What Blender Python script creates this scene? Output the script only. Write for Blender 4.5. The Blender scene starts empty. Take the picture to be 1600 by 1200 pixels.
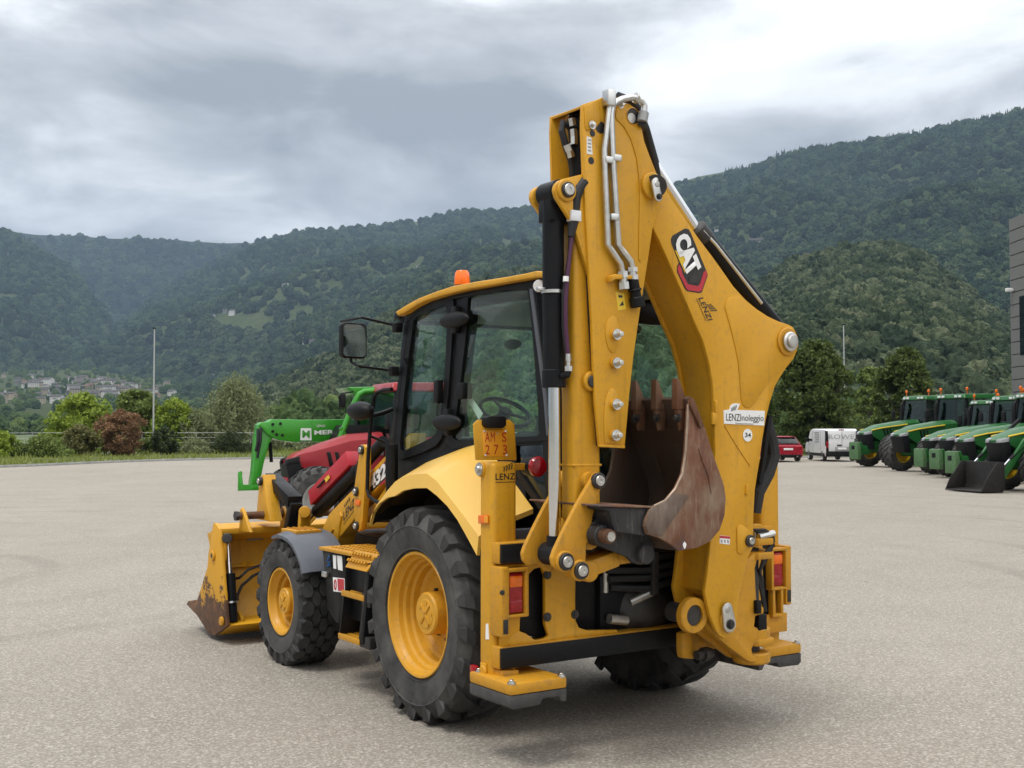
import bpy, bmesh, math, random
import numpy as np
from mathutils import Vector, Matrix, noise as mnoise
random.seed(7); RNG = np.random.default_rng(7)
R = math.radians
scene = bpy.context.scene
COL = scene.collection

# ---------------------------------------------------------------- camera
FPX, HOR, CAMH = 1835.84, 673.04, 1.8445          # focal length in px of a 1600 px wide picture, horizon row, eye height
PITCH = math.atan((HOR - 600) / FPX)
cd = bpy.data.cameras.new('camera'); cam = bpy.data.objects.new('camera', cd); COL.objects.link(cam)
cd.sensor_width = 36; cd.lens = 36 * FPX / 1600
cd.clip_start = 0.1; cd.clip_end = 60000
cam.location = (0, 0, CAMH); cam.rotation_euler = (R(90) + PITCH, 0, 0)
scene.camera = cam

# ---------------------------------------------------------------- exposure, sky, sun
vs = scene.view_settings
vs.view_transform = 'Standard'; vs.look = 'None'; vs.gamma = 1; vs.use_curve_mapping = False
vs.exposure = 0.36
SKY_A, SKY_B = (3.1, 1.7, 0.4), (0.3, 5.2, 1.3)
SUN_EL, SUN_AZ = R(58), R(-62)                     # azimuth measured from +Y towards +X
wd = bpy.data.worlds.new('World'); scene.world = wd; wd.use_nodes = True
nt = wd.node_tree; nt.nodes.clear()
def wn(t, **k):
    n = nt.nodes.new(t)
    for a, b in k.items(): setattr(n, a, b)
    return n
def wl(a, b): nt.links.new(a, b)
def wmath(op, a, b=None, c=None):
    n = wn('ShaderNodeMath', operation=op)
    for i, v in enumerate((a, b, c)):
        if v is None: continue
        if isinstance(v, (int, float)): n.inputs[i].default_value = v
        else: wl(v, n.inputs[i])
    return n.outputs[0]
sky = wn('ShaderNodeTexSky', sky_type='NISHITA', sun_disc=False, sun_elevation=SUN_EL, sun_rotation=SUN_AZ)
bg1 = wn('ShaderNodeBackground'); wl(sky.outputs[0], bg1.inputs[0]); bg1.inputs[1].default_value = 0.08
tc = wn('ShaderNodeTexCoord'); sep = wn('ShaderNodeSeparateXYZ'); wl(tc.outputs['Generated'], sep.inputs[0])
dz = wmath('MAXIMUM', sep.outputs[2], 0.0)
def wnoise(scale, detail, rough, dist=0.0, off=(0, 0, 0), sc=(1, 1, 1)):
    m = wn('ShaderNodeMapping'); m.inputs['Location'].default_value = off; m.inputs['Scale'].default_value = sc
    wl(tc.outputs['Generated'], m.inputs[0])
    n = wn('ShaderNodeTexNoise'); n.inputs['Scale'].default_value = scale; n.inputs['Detail'].default_value = detail
    n.inputs['Roughness'].default_value = rough; n.inputs['Distortion'].default_value = dist
    wl(m.outputs[0], n.inputs['Vector']); return n.outputs[0]
n1 = wnoise(2.4, 2, 0.5, 0.2, SKY_A, (1, 1, 3.6))
n2 = wnoise(5.2, 8, 0.56, 0.25, SKY_B, (1, 1, 2.6))
cl = wmath('ADD', wmath('MULTIPLY', n1, 0.56), wmath('MULTIPLY', n2, 0.50))
# the cloud deck is thinner over the right of the valley and thick where it hangs on the slopes
cl = wmath('ADD', cl, wmath('MULTIPLY', sep.outputs[0], 0.10))
cl = wmath('ADD', cl, wmath('MULTIPLY', wmath('MINIMUM', dz, 0.35), 0.22))
rmp = wn('ShaderNodeValToRGB'); wl(cl, rmp.inputs[0])
cr = rmp.color_ramp; cr.elements[0].position = 0.43; cr.elements[0].color = (0.235, 0.245, 0.258, 1)
cr.elements[1].position = 0.68; cr.elements[1].color = (0.83, 0.833, 0.835, 1)
e = cr.elements.new(0.53); e.color = (0.43, 0.44, 0.452, 1)
e = cr.elements.new(0.60); e.color = (0.68, 0.69, 0.70, 1)
# overcast sky: brighter towards the zenith
grad = wmath('ADD', 0.76, wmath('MULTIPLY', wmath('POWER', dz, 0.9), 1.75))
bg2 = wn('ShaderNodeBackground'); wl(rmp.outputs[0], bg2.inputs[0]); wl(grad, bg2.inputs[1])
mixw = wn('ShaderNodeMixShader'); mixw.inputs[0].default_value = 0.96
wl(bg1.outputs[0], mixw.inputs[1]); wl(bg2.outputs[0], mixw.inputs[2])
wo = wn('ShaderNodeOutputWorld'); wl(mixw.outputs[0], wo.inputs[0])
sd = bpy.data.lights.new('sun', 'SUN'); sd.energy = 1.5; sd.angle = R(17); sd.color = (1.0, 0.96, 0.90)
so = bpy.data.objects.new('sun', sd); COL.objects.link(so)
sdir = Vector((math.sin(SUN_AZ) * math.cos(SUN_EL), math.cos(SUN_AZ) * math.cos(SUN_EL) , math.sin(SUN_EL)))
SUNX = Vector((-0.42, -0.38, 1.30)).normalized()
so.rotation_euler = SUNX.to_track_quat('Z', 'Y').to_euler()
sky.sun_elevation = math.asin(SUNX.z); sky.sun_rotation = math.atan2(SUNX.x, SUNX.y)
scene.cycles.max_bounces = 8; scene.cycles.transparent_max_bounces = 16; scene.cycles.volume_bounces = 0
scene.cycles.use_denoising = True
scene.cycles.caustics_reflective = False; scene.cycles.caustics_refractive = False

# ---------------------------------------------------------------- materials
MATS = {}
class NT:
    def __init__(s, m): s.t = m.node_tree; s.b = s.t.nodes['Principled BSDF']
    def n(s, t, **k):
        n = s.t.nodes.new(t)
        for a, b in k.items(): setattr(n, a, b)
        return n
    def l(s, a, b): s.t.links.new(a, b)
    def coord(s, kind='Object'):
        return s.n('ShaderNodeTexCoord').outputs[kind]
    def noise(s, scale, detail=4, rough=0.55, vec=None, sc=None, dist=0):
        n = s.n('ShaderNodeTexNoise'); n.inputs['Scale'].default_value = scale; n.inputs['Detail'].default_value = detail
        n.inputs['Roughness'].default_value = rough; n.inputs['Distortion'].default_value = dist
        v = vec or s.coord()
        if sc:
            m = s.n('ShaderNodeMapping'); m.inputs['Scale'].default_value = sc; s.l(v, m.inputs[0]); v = m.outputs[0]
        s.l(v, n.inputs['Vector']); return n.outputs[0]
    def ramp(s, fac, stops):
        r = s.n('ShaderNodeValToRGB'); s.l(fac, r.inputs[0]); e = r.color_ramp.elements
        while len(e) < len(stops): e.new(0.5)
        for i, (p, c) in enumerate(stops):
            e[i].position = p; e[i].color = (*c, 1) if len(c) == 3 else c
        return r.outputs[0]
    def mix(s, fac, a, b, mode='MIX'):
        m = s.n('ShaderNodeMixRGB', blend_type=mode)
        for i, v in enumerate((fac, a, b)):
            if isinstance(v, (int, float)): m.inputs[i].default_value = v
            elif isinstance(v, tuple): m.inputs[i].default_value = (*v, 1)
            else: s.l(v, m.inputs[i])
        return m.outputs[0]
    def bump(s, h, strength=0.3, dist=0.01):
        b = s.n('ShaderNodeBump'); b.inputs['Strength'].default_value = strength; b.inputs['Distance'].default_value = dist
        s.l(h, b.inputs['Height']); s.l(b.outputs[0], s.b.inputs['Normal'])
    def math(s, op, a, b=0.0):
        m = s.n('ShaderNodeMath', operation=op)
        for i, v in enumerate((a, b)):
            if isinstance(v, (int, float)): m.inputs[i].default_value = v
            else: s.l(v, m.inputs[i])
        return m.outputs[0]
def newmat(name, col=(0.5, 0.5, 0.5), rough=0.5, metal=0.0, spec=0.5):
    m = bpy.data.materials.new(name); m.use_nodes = True; t = NT(m)
    t.b.inputs['Base Color'].default_value = (*col, 1); t.b.inputs['Roughness'].default_value = rough
    t.b.inputs['Metallic'].default_value = metal; t.b.inputs['Specular IOR Level'].default_value = spec
    MATS[name] = m; return m, t
def sc3(c, k): return tuple(x * k for x in c)
def paint(name, col, rough=0.38, dirt=0.25, dirtcol=(0.16, 0.12, 0.075), scratch=0.0, coat=0.15, orange=0.03):
    m, t = newmat(name, col, rough)
    a = t.noise(2.3, 5, 0.6); b = t.noise(26, 6, 0.65)
    c = t.mix(t.ramp(a, [(0.3, (0, 0, 0)), (0.75, (1, 1, 1))]), sc3(col, 0.94), sc3(col, 1.05))
    d = t.math('MULTIPLY', t.ramp(b, [(0.52, (0, 0, 0)), (0.78, (1, 1, 1))]), dirt)
    c = t.mix(d, c, dirtcol)
    if scratch:
        st = t.noise(5.5, 5, 0.6, sc=(3.2, 3.2, .22)); k0 = t.math('MULTIPLY', t.ramp(st, [(0.56, (0, 0, 0)), (0.74, (1, 1, 1))]), 0.30)
        c = t.mix(k0, c, (0.20, 0.105, 0.02))
        s1 = t.noise(9, 8, 0.75, sc=(1, 1, 5), dist=1.2)
        s2 = t.noise(3.1, 3, 0.5)
        k = t.math('MULTIPLY', t.ramp(s1, [(0.655, (0, 0, 0)), (0.675, (1, 1, 1))]), t.ramp(s2, [(0.52, (0, 0, 0)), (0.6, (1, 1, 1))]))
        c = t.mix(t.math('MULTIPLY', k, scratch), c, (0.05, 0.035, 0.025))
    t.l(c, t.b.inputs['Base Color'])
    rr = t.ramp(t.noise(7, 4), [(0.3, (rough - 0.07,) * 3), (0.8, (rough + 0.16,) * 3)]); t.l(rr, t.b.inputs['Roughness'])
    t.b.inputs['Specular IOR Level'].default_value = 0.35; t.b.inputs['Coat Weight'].default_value = coat; t.b.inputs['Coat Roughness'].default_value = 0.12
    t.bump(t.noise(55, 2), orange, 0.004)
    return m
def plain(name, col, rough=0.5, metal=0.0, var=0.12, scale=8, bumps=0.0):
    m, t = newmat(name, col, rough, metal)
    n = t.noise(scale, 5, 0.6)
    t.l(t.mix(t.ramp(n, [(0.3, (0, 0, 0)), (0.75, (1, 1, 1))]), sc3(col, 1 - var), sc3(col, 1 + var)), t.b.inputs['Base Color'])
    if bumps: t.bump(t.noise(scale * 6, 4), bumps, 0.006)
    return m
CAT_Y = (0.60, 0.300, 0.014)
paint('yellow_paint', CAT_Y, 0.42, 0.34, scratch=0.9, coat=0.05)
paint('yellow_worn', (0.54, 0.26, 0.016), 0.48, 0.55, scratch=1.0, coat=0.0)
paint('yellow_plastic_skylit', (0.76, 0.46, 0.085), 0.36, 0.05, coat=0.25)  # fender plastic; sky light on its top is put into the paler base
paint('yellow_rim', (0.60, 0.30, 0.02), 0.42, 0.40, coat=0.05)
paint('black_paint', (0.010, 0.0105, 0.012), 0.36, 0.12, dirtcol=(0.04, 0.037, 0.033), coat=0.0)
MATS['black_paint'].node_tree.nodes['Principled BSDF'].inputs['Specular IOR Level'].default_value = 0.14
paint('grey_plastic', (0.085, 0.095, 0.115), 0.5, 0.15, dirtcol=(0.15, 0.14, 0.12))
plain('black_plastic', (0.007, 0.007, 0.008), 0.5, var=0.25, bumps=0.1)
MATS['black_plastic'].node_tree.nodes['Principled BSDF'].inputs['Specular IOR Level'].default_value = 0.22
plain('hose_rubber', (0.012, 0.012, 0.013), 0.6)
plain('purple_sleeve', (0.06, 0.012, 0.045), 0.5)
plain('chrome', (0.75, 0.76, 0.78), 0.14, 1.0, 0.05)
plain('zinc', (0.62, 0.62, 0.60), 0.34, 1.0, 0.12, 20)
plain('pin_steel', (0.50, 0.49, 0.46), 0.42, 0.9, 0.2, 30)
plain('pin_worn', (0.36, 0.27, 0.20), 0.5, 0.4, 0.3, 20)
plain('dark_steel', (0.05, 0.047, 0.045), 0.5, 0.5, 0.3, 12)
plain('white_decal', (0.80, 0.80, 0.79), 0.45, var=0.03)
plain('black_decal', (0.016, 0.015, 0.015), 0.45, var=0.1)
plain('red_decal', (0.45, 0.02, 0.035), 0.4, var=0.08)
plain('yellow_decal', (0.75, 0.50, 0.03), 0.4, var=0.08)
plain('orange_plate', (0.80, 0.33, 0.015), 0.4, var=0.05)
plain('red_letter', (0.42, 0.02, 0.01), 0.45, var=0.05)
plain('grey_decal', (0.30, 0.31, 0.31), 0.4, var=0.08)
plain('red_lens', (0.30, 0.006, 0.010), 0.12, var=0.25, scale=20)
plain('orange_lens', (0.85, 0.17, 0.008), 0.16, var=0.15, scale=20)
plain('white_lens', (0.75, 0.76, 0.78), 0.10, var=0.1, scale=25)
plain('mirror_glass', (0.85, 0.87, 0.88), 0.02, 1.0, 0.01)
plain('seat_fabric', (0.025, 0.026, 0.028), 0.85, var=0.3)
plain('blue_plastic', (.03, .16, .45), .4)
plain('paper', (0.75, 0.77, 0.76), 0.6, var=0.03)
plain('cab_liner', (0.10, 0.105, 0.10), 0.8)
# tyre rubber with grey dust
def rubber(name, col, dust, amount):
    m, t = newmat(name, col, 0.72)
    a = t.noise(5, 6, 0.65); b = t.noise(60, 3, 0.6)
    f = t.math('MULTIPLY', t.ramp(a, [(0.35, (0, 0, 0)), (0.75, (1, 1, 1))]), amount)
    t.l(t.mix(f, col, dust), t.b.inputs['Base Color']); t.bump(b, 0.25, 0.004)
rubber('tyre_rubber', (0.022, 0.022, 0.023), (0.105, 0.100, 0.092), 0.9)
rubber('tyre_tread', (0.016, 0.016, 0.017), (0.065, 0.061, 0.056), 0.7)
rubber('rubber_pad', (0.030, 0.030, 0.031), (0.12, 0.11, 0.10), 0.8)
# worn bucket steel with rust
def rusty(name, base, rust, edge, mid=(0.22, 0.16, 0.12)):
    m, t = newmat(name, base, 0.62, 0.25)
    a = t.noise(3.4, 8, 0.68, sc=(1, 1, 0.55)); b = t.noise(19, 7, 0.7, sc=(1, 1, 0.25))
    c = t.ramp(a, [(0.33, base), (0.47, rust), (0.60, mid), (0.76, edge)])
    c = t.mix(t.math('MULTIPLY', t.ramp(b, [(0.45, (0, 0, 0)), (0.7, (1, 1, 1))]), 0.55), c, rust)
    sx = t.noise(7, 6, 0.7, sc=(1, 6.0, 0.7), dist=.3); c = t.mix(t.math('MULTIPLY', t.ramp(sx, [(0.55, (0, 0, 0)), (0.66, (1, 1, 1))]), 0.45), c, edge)
    t.l(c, t.b.inputs['Base Color'])
    t.l(t.ramp(a, [(0.3, (0.5,) * 3), (0.7, (0.8,) * 3)]), t.b.inputs['Roughness']); t.bump(b, 0.2, 0.006)
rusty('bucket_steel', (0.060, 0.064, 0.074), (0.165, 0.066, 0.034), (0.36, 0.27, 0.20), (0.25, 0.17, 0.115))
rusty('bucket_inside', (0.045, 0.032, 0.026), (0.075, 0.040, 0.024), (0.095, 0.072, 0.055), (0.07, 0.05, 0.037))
rusty('bucket_plate', (0.050, 0.052, 0.058), (0.105, 0.060, 0.042), (0.27, 0.21, 0.165), (0.16, 0.12, 0.095))
rusty('bucket_black', (0.018, 0.019, 0.023), (0.035, 0.033, 0.034), (0.20, 0.17, 0.14), (0.05, 0.05, 0.052))
rusty('tooth_steel', (0.075, 0.042, 0.026), (0.125, 0.050, 0.022), (0.24, 0.165, 0.12), (0.15, 0.085, 0.05))
# yellow bucket side with rust bare patches near the ground
m, t = newmat('yellow_rusted', CAT_Y, 0.5)
g = t.n('ShaderNodeSeparateXYZ'); t.l(t.coord(), g.inputs[0])
a = t.noise(9, 9, 0.72); hgt = t.math('SUBTRACT', t.math('ADD', a, 0.28), t.math('MULTIPLY', g.outputs[2], 0.62))
rc = t.ramp(t.noise(14, 8, 0.7), [(0.35, (0.05, 0.026, 0.018)), (0.55, (0.12, 0.05, 0.02)), (0.75, (0.24, 0.10, 0.04))])
t.l(t.mix(t.ramp(hgt, [(0.50, (0, 0, 0)), (0.53, (1, 1, 1))]), CAT_Y, rc), t.b.inputs['Base Color'])
# glass
def glass(name, tint, fres=1.45, rough=0.0):
    m = bpy.data.materials.new(name); m.use_nodes = True; nt_ = m.node_tree; nt_.nodes.clear()
    tr = nt_.nodes.new('ShaderNodeBsdfTransparent'); tr.inputs[0].default_value = (*tint, 1)
    gl = nt_.nodes.new('ShaderNodeBsdfGlossy'); gl.inputs['Roughness'].default_value = rough; gl.inputs[0].default_value = (0.9, 0.95, 0.93, 1)
    fr = nt_.nodes.new('ShaderNodeFresnel'); ge = nt_.nodes.new('ShaderNodeNewGeometry'); mr_ = nt_.nodes.new('ShaderNodeMapRange'); mr_.inputs[3].default_value = fres; mr_.inputs[4].default_value = 1 / fres; nt_.links.new(ge.outputs['Backfacing'], mr_.inputs[0]); nt_.links.new(mr_.outputs[0], fr.inputs[0])
    mx = nt_.nodes.new('ShaderNodeMixShader'); o = nt_.nodes.new('ShaderNodeOutputMaterial')
    nt_.links.new(fr.outputs[0], mx.inputs[0]); nt_.links.new(tr.outputs[0], mx.inputs[1]); nt_.links.new(gl.outputs[0], mx.inputs[2]); nt_.links.new(mx.outputs[0], o.inputs[0])
    MATS[name] = m
glass('cab_glass', (0.86, 0.95, 0.91), 1.38); glass('dark_glass', (0.10, 0.13, 0.14), 1.6)
glass('tractor_glass', (0.55, 0.66, 0.62), 1.42)
plain('loader_steel', (0.020, 0.017, 0.015), 0.6, 0.3, 0.4, 6)
plain('lamp_glass', (0.30, 0.31, 0.32), 0.08, var=0.5, scale=30)

# ---------------------------------------------------------------- mesh helpers
class G:
    def __init__(s): s.bm = bmesh.new()
    def _bev(s, verts, off, seg=2, ang=28):
        es = set()
        for v in verts:
            for e in v.link_edges:
                if len(e.link_faces) == 2 and e.calc_face_angle(0) > R(ang): es.add(e)
        if es and off > 0:
            bmesh.ops.bevel(s.bm, geom=list(es), offset=off, segments=seg, profile=0.5, affect='EDGES', clamp_overlap=True)
    def prism(s, pts, d, bev=0.006, seg=2):
        d = Vector(d); pts = [Vector(p) for p in pts]
        a = [s.bm.verts.new(p) for p in pts]; b = [s.bm.verts.new(p + d) for p in pts]
        n = len(pts); fs = [s.bm.faces.new(a[::-1]), s.bm.faces.new(b)]
        for i in range(n): fs.append(s.bm.faces.new((a[i], a[(i + 1) % n], b[(i + 1) % n], b[i])))
        bmesh.ops.recalc_face_normals(s.bm, faces=fs)
        s._bev(a + b, bev, seg); return s
    def hexa(s, p, bev=0.005, seg=2):
        v = [s.bm.verts.new(Vector(q)) for q in p]
        fs = [s.bm.faces.new([v[i] for i in f]) for f in ((3, 2, 1, 0), (4, 5, 6, 7), (0, 1, 5, 4), (1, 2, 6, 5), (2, 3, 7, 6), (3, 0, 4, 7))]
        bmesh.ops.recalc_face_normals(s.bm, faces=fs); s._bev(v, bev, seg); return s
    def box(s, lo, hi, bev=0.005, seg=2):
        x0, y0, z0 = lo; x1, y1, z1 = hi
        return s.hexa([(x0, y0, z0), (x1, y0, z0), (x1, y1, z0), (x0, y1, z0), (x0, y0, z1), (x1, y0, z1), (x1, y1, z1), (x0, y1, z1)], bev, seg)
    def beam(s, a, b, w, h, up=(0, 0, 1), bev=0.004):
        a = Vector(a); b = Vector(b); d = (b - a).normalized(); up = Vector(up)
        sd_ = d.cross(up).normalized() * w / 2; u2 = sd_.cross(d).normalized() * h / 2
        return s.hexa([a - sd_ - u2, a + sd_ - u2, a + sd_ + u2, a - sd_ + u2, b - sd_ - u2, b + sd_ - u2, b + sd_ + u2, b - sd_ + u2], bev)
    def tube(s, path, r, n=12, cap=True):
        path = [Vector(p) for p in path]; k = len(path)
        rs = r if isinstance(r, (list, tuple)) else [r] * k
        prev = None; rings = []
        for i, p in enumerate(path):
            t_ = (path[min(i + 1, k - 1)] - path[max(i - 1, 0)]).normalized()
            if prev is None:
                ref = Vector((0, 0, 1)) if abs(t_.z) < 0.9 else Vector((1, 0, 0)); nx = t_.cross(ref).normalized()
            else:
                nx = (prev - t_ * prev.dot(t_)).normalized()
            prev = nx; ny = t_.cross(nx)
            rings.append([s.bm.verts.new(p + (nx * math.cos(2 * math.pi * j / n) + ny * math.sin(2 * math.pi * j / n)) * rs[i]) for j in range(n)])
        for i in range(k - 1):
            for j in range(n): s.bm.faces.new((rings[i][j], rings[i][(j + 1) % n], rings[i + 1][(j + 1) % n], rings[i + 1][j]))
        if cap: s.bm.faces.new(rings[0][::-1]); s.bm.faces.new(rings[-1])
        return s
    def cyl(s, a, b, r, n=20, bev=0.0, r2=None):
        a = Vector(a); b = Vector(b)
        if bev:
            d = (b - a).normalized() * bev
            return s.tube([a, a + d * 0.02, a + d, b - d, b - d * 0.02, b], [r - bev, r - bev * 0.9, r, r2 or r, (r2 or r) - bev * 0.9, (r2 or r) - bev], n)
        return s.tube([a, b], [r, r2 or r], n)
    def lathe(s, prof, c, axis, n=48, close=False):
        c = Vector(c); ax = Vector(axis).normalized(); ref = Vector((0, 0, 1)) if abs(ax.z) < 0.9 else Vector((1, 0, 0))
        x = ax.cross(ref).normalized(); y = ax.cross(x); rings = []
        for (r, h) in prof:
            rings.append([s.bm.verts.new(c + ax * h + (x * math.cos(2 * math.pi * j / n) + y * math.sin(2 * math.pi * j / n)) * r) for j in range(n)])
        fs = []
        m = len(rings)
        for i in range(m if close else m - 1):
            A_, B_ = rings[i], rings[(i + 1) % m]
            for j in range(n): fs.append(s.bm.faces.new((A_[j], A_[(j + 1) % n], B_[(j + 1) % n], B_[j])))
        bmesh.ops.recalc_face_normals(s.bm, faces=fs); return s
    def sphere(s, c, r, sx=1, sy=1, sz=1, sub=2, rot=None):
        M = Matrix.Translation(Vector(c))
        if rot: M = M @ rot
        M = M @ Matrix.Diagonal((sx * r, sy * r, sz * r, 1))
        bmesh.ops.create_icosphere(s.bm, subdivisions=sub, radius=1, matrix=M); return s
    def face(s, pts): s.bm.faces.new([s.bm.verts.new(Vector(p)) for p in pts]); return s
    def mesh(s, name, smooth=True, ang=26):
        me = bpy.data.meshes.new(name); s.bm.to_mesh(me); s.bm.free()
        if smooth:
            me.polygons.foreach_set('use_smooth', [True] * len(me.polygons)); me.set_sharp_from_angle(angle=R(ang))
        return me
    def build(s, name, mat, parent=None, smooth=True, ang=26):
        return link(name, s.mesh(name, smooth, ang), mat, parent)
def link(name, me, mat, parent=None):
    o = bpy.data.objects.new(name, me)
    if mat is not None and not me.materials: me.materials.append(MATS[mat] if isinstance(mat, str) else mat)
    COL.objects.link(o)
    if parent is not None: o.parent = parent
    return o
def tag(o, label=None, cat=None, group=None, kind=None):
    if label: o['label'] = label
    if cat: o['category'] = cat
    if group: o['group'] = group
    if kind: o['kind'] = kind
    return o
def thing(name, loc, rz, label, cat, group=None):
    o = bpy.data.objects.new(name, None); COL.objects.link(o); o.empty_display_size = 0.3
    o.location = loc; o.rotation_euler = (0, 0, rz); return tag(o, label, cat, group)
def copy_tree(o, parent=None, kids=None):
    c = o.copy(); COL.objects.link(c)
    if parent is not None: c.parent = parent
    for ch in list(o.children): copy_tree(ch, c)
    return c
def from_np(name, verts, faces, mat, parent=None, smooth=False):
    me = bpy.data.meshes.new(name); me.from_pydata(verts.tolist() if hasattr(verts, 'tolist') else verts, [], faces.tolist() if hasattr(faces, 'tolist') else faces)
    if smooth: me.polygons.foreach_set('use_smooth', [True] * len(me.polygons))
    return link(name, me, mat, parent)
# a pixel of the photograph as a ray, for surveying real positions out of the picture
def ray(px, py):
    a, b = (px - 800) / FPX, (600 - py) / FPX
    return Vector((a, math.cos(PITCH) - b * math.sin(PITCH), math.sin(PITCH) + b * math.cos(PITCH)))
def ground_at(px, py, z=0.0):
    r = ray(px, py); s_ = (z - CAMH) / r.z; return Vector((r.x * s_, r.y * s_, z))
def at_depth(px, py, y):
    r = ray(px, py); s_ = y / r.y; return Vector((r.x * s_, y, CAMH + r.z * s_))
class Frame:
    """survey frame of a machine standing at (x, y) turned by rz: pixel + one known local coordinate -> local point"""
    def __init__(s, loc, rz): s.l = Vector(loc); s.c = math.cos(-rz); s.s = math.sin(-rz)
    def d(s, v): return Vector((v.x * s.c - v.y * s.s, v.x * s.s + v.y * s.c, v.z))
    def P(s, px, py, ax, val):
        o = s.d(Vector((0, 0, CAMH)) - s.l); r = s.d(ray(px, py)); k = (val - o[ax]) / r[ax]; return o + r * k
def text_mesh(s, p00, p10, p01, lift, name, mat, parent, bold=0.0, sp=1.0, thick=0.0015):
    """flat lettering: p00/p10 ends of the baseline, p01 top left; lift = outward normal vector"""
    cu = bpy.data.curves.new(name, 'FONT'); cu.body = s; cu.offset = bold; cu.space_character = sp; cu.resolution_u = 3
    ob = bpy.data.objects.new(name, cu); COL.objects.link(ob)
    me = bpy.data.meshes.new_from_object(ob.evaluated_get(bpy.context.evaluated_depsgraph_get()))
    bpy.data.objects.remove(ob); bpy.data.curves.remove(cu)
    co = np.array([v.co[:] for v in me.vertices]); lo, hi = co.min(0), co.max(0)
    p00, p10, p01, lift = map(Vector, (p00, p10, p01, lift))
    X, Y = p10 - p00, p01 - p00
    for v in me.vertices:
        a = (v.co.x - lo[0]) / (hi[0] - lo[0]); b = (v.co.y - lo[1]) / (hi[1] - lo[1])
        v.co = p00 + X * a + Y * b + lift
    me.materials.clear()
    return link(name, me, mat, parent)
# ================================================================ wheels
def ring_pt(c, side, r, th, h): return Vector((c[0] + r * math.cos(th), c[1] + side * h, c[2] + r * math.sin(th)))
def tyre_mesh(c, side, Rr, W, rim, n=64):
    w = W / 2; q = Rr - rim; g = G()
    prof = [(rim - 0.01, -w * .78), (rim + .02, -w * .86), (rim + q * .30, -w * 1.0), (rim + q * .62, -w * 1.02), (Rr - .075, -w * .94), (Rr - .04, -w * .80), (Rr - .032, -w * .4), (Rr - .030, 0),
            (Rr - .032, w * .4), (Rr - .04, w * .80), (Rr - .075, w * .94), (rim + q * .60, w * 1.03), (rim + q * .585, w * 1.05), (rim + q * .565, w * 1.03), (rim + q * .32, w * 1.02), (rim + q * .13, w * .95), (rim + q * .10, w * .96), (rim + .028, w * .88), (rim + .012, w * .84), (rim - .01, w * .76)]
    return g.lathe([(r, side * h) for r, h in prof], c, (0, 1, 0), n)
def lug_tread(c, side, Rr, W, nl, slant, hw, down):
    g = G(); w = W / 2
    for i in range(nl):
        for sgn in (1, -1):
            t0 = 2 * math.pi * (i + (0.5 if sgn < 0 else 0)) / nl
            st = [(-.10 * w, 0.0, Rr + .002, Rr - .05, hw * .9), (.35 * w, slant * .42, Rr + .001, Rr - .05, hw), (.80 * w, slant * .88, Rr - .005, Rr - .06, hw * 1.12), (1.02 * w, slant, Rr - .03, Rr - .10, hw * 1.2), (1.045 * w, slant * 1.0, Rr - down * .6, Rr - down * .6 - .05, hw * .85), (1.02 * w, slant, Rr - down, Rr - down - .03, hw * .45)]
            rings = []
            for k, (h, dt, rt, rb, hh) in enumerate(st):
                th = t0 + dt; a = hh / Rr; b = a * 1.3
                if k < 4:
                    q = [ring_pt(c, side, rb, th - b, sgn * h), ring_pt(c, side, rt, th - a, sgn * h), ring_pt(c, side, rt, th + a, sgn * h), ring_pt(c, side, rb, th + b, sgn * h)]
                    if k == 3:
                        q[0] = ring_pt(c, side, rb, th - b, sgn * .93 * w); q[3] = ring_pt(c, side, rb, th + b, sgn * .93 * w)
                else:
                    q = [ring_pt(c, side, rt, th - b, sgn * (h - .05)), ring_pt(c, side, rt, th - a, sgn * h), ring_pt(c, side, rt, th + a, sgn * h), ring_pt(c, side, rt, th + b, sgn * (h - .05))]
                rings.append([g.bm.verts.new(p) for p in q])
            fs = []
            for k in range(len(rings) - 1):
                for j in range(3): fs.append(g.bm.faces.new((rings[k][j], rings[k][j + 1], rings[k + 1][j + 1], rings[k + 1][j])))
            fs.append(g.bm.faces.new(rings[0])); fs.append(g.bm.faces.new(rings[-1][::-1]))
            bmesh.ops.recalc_face_normals(g.bm, faces=fs)
    return g
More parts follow.
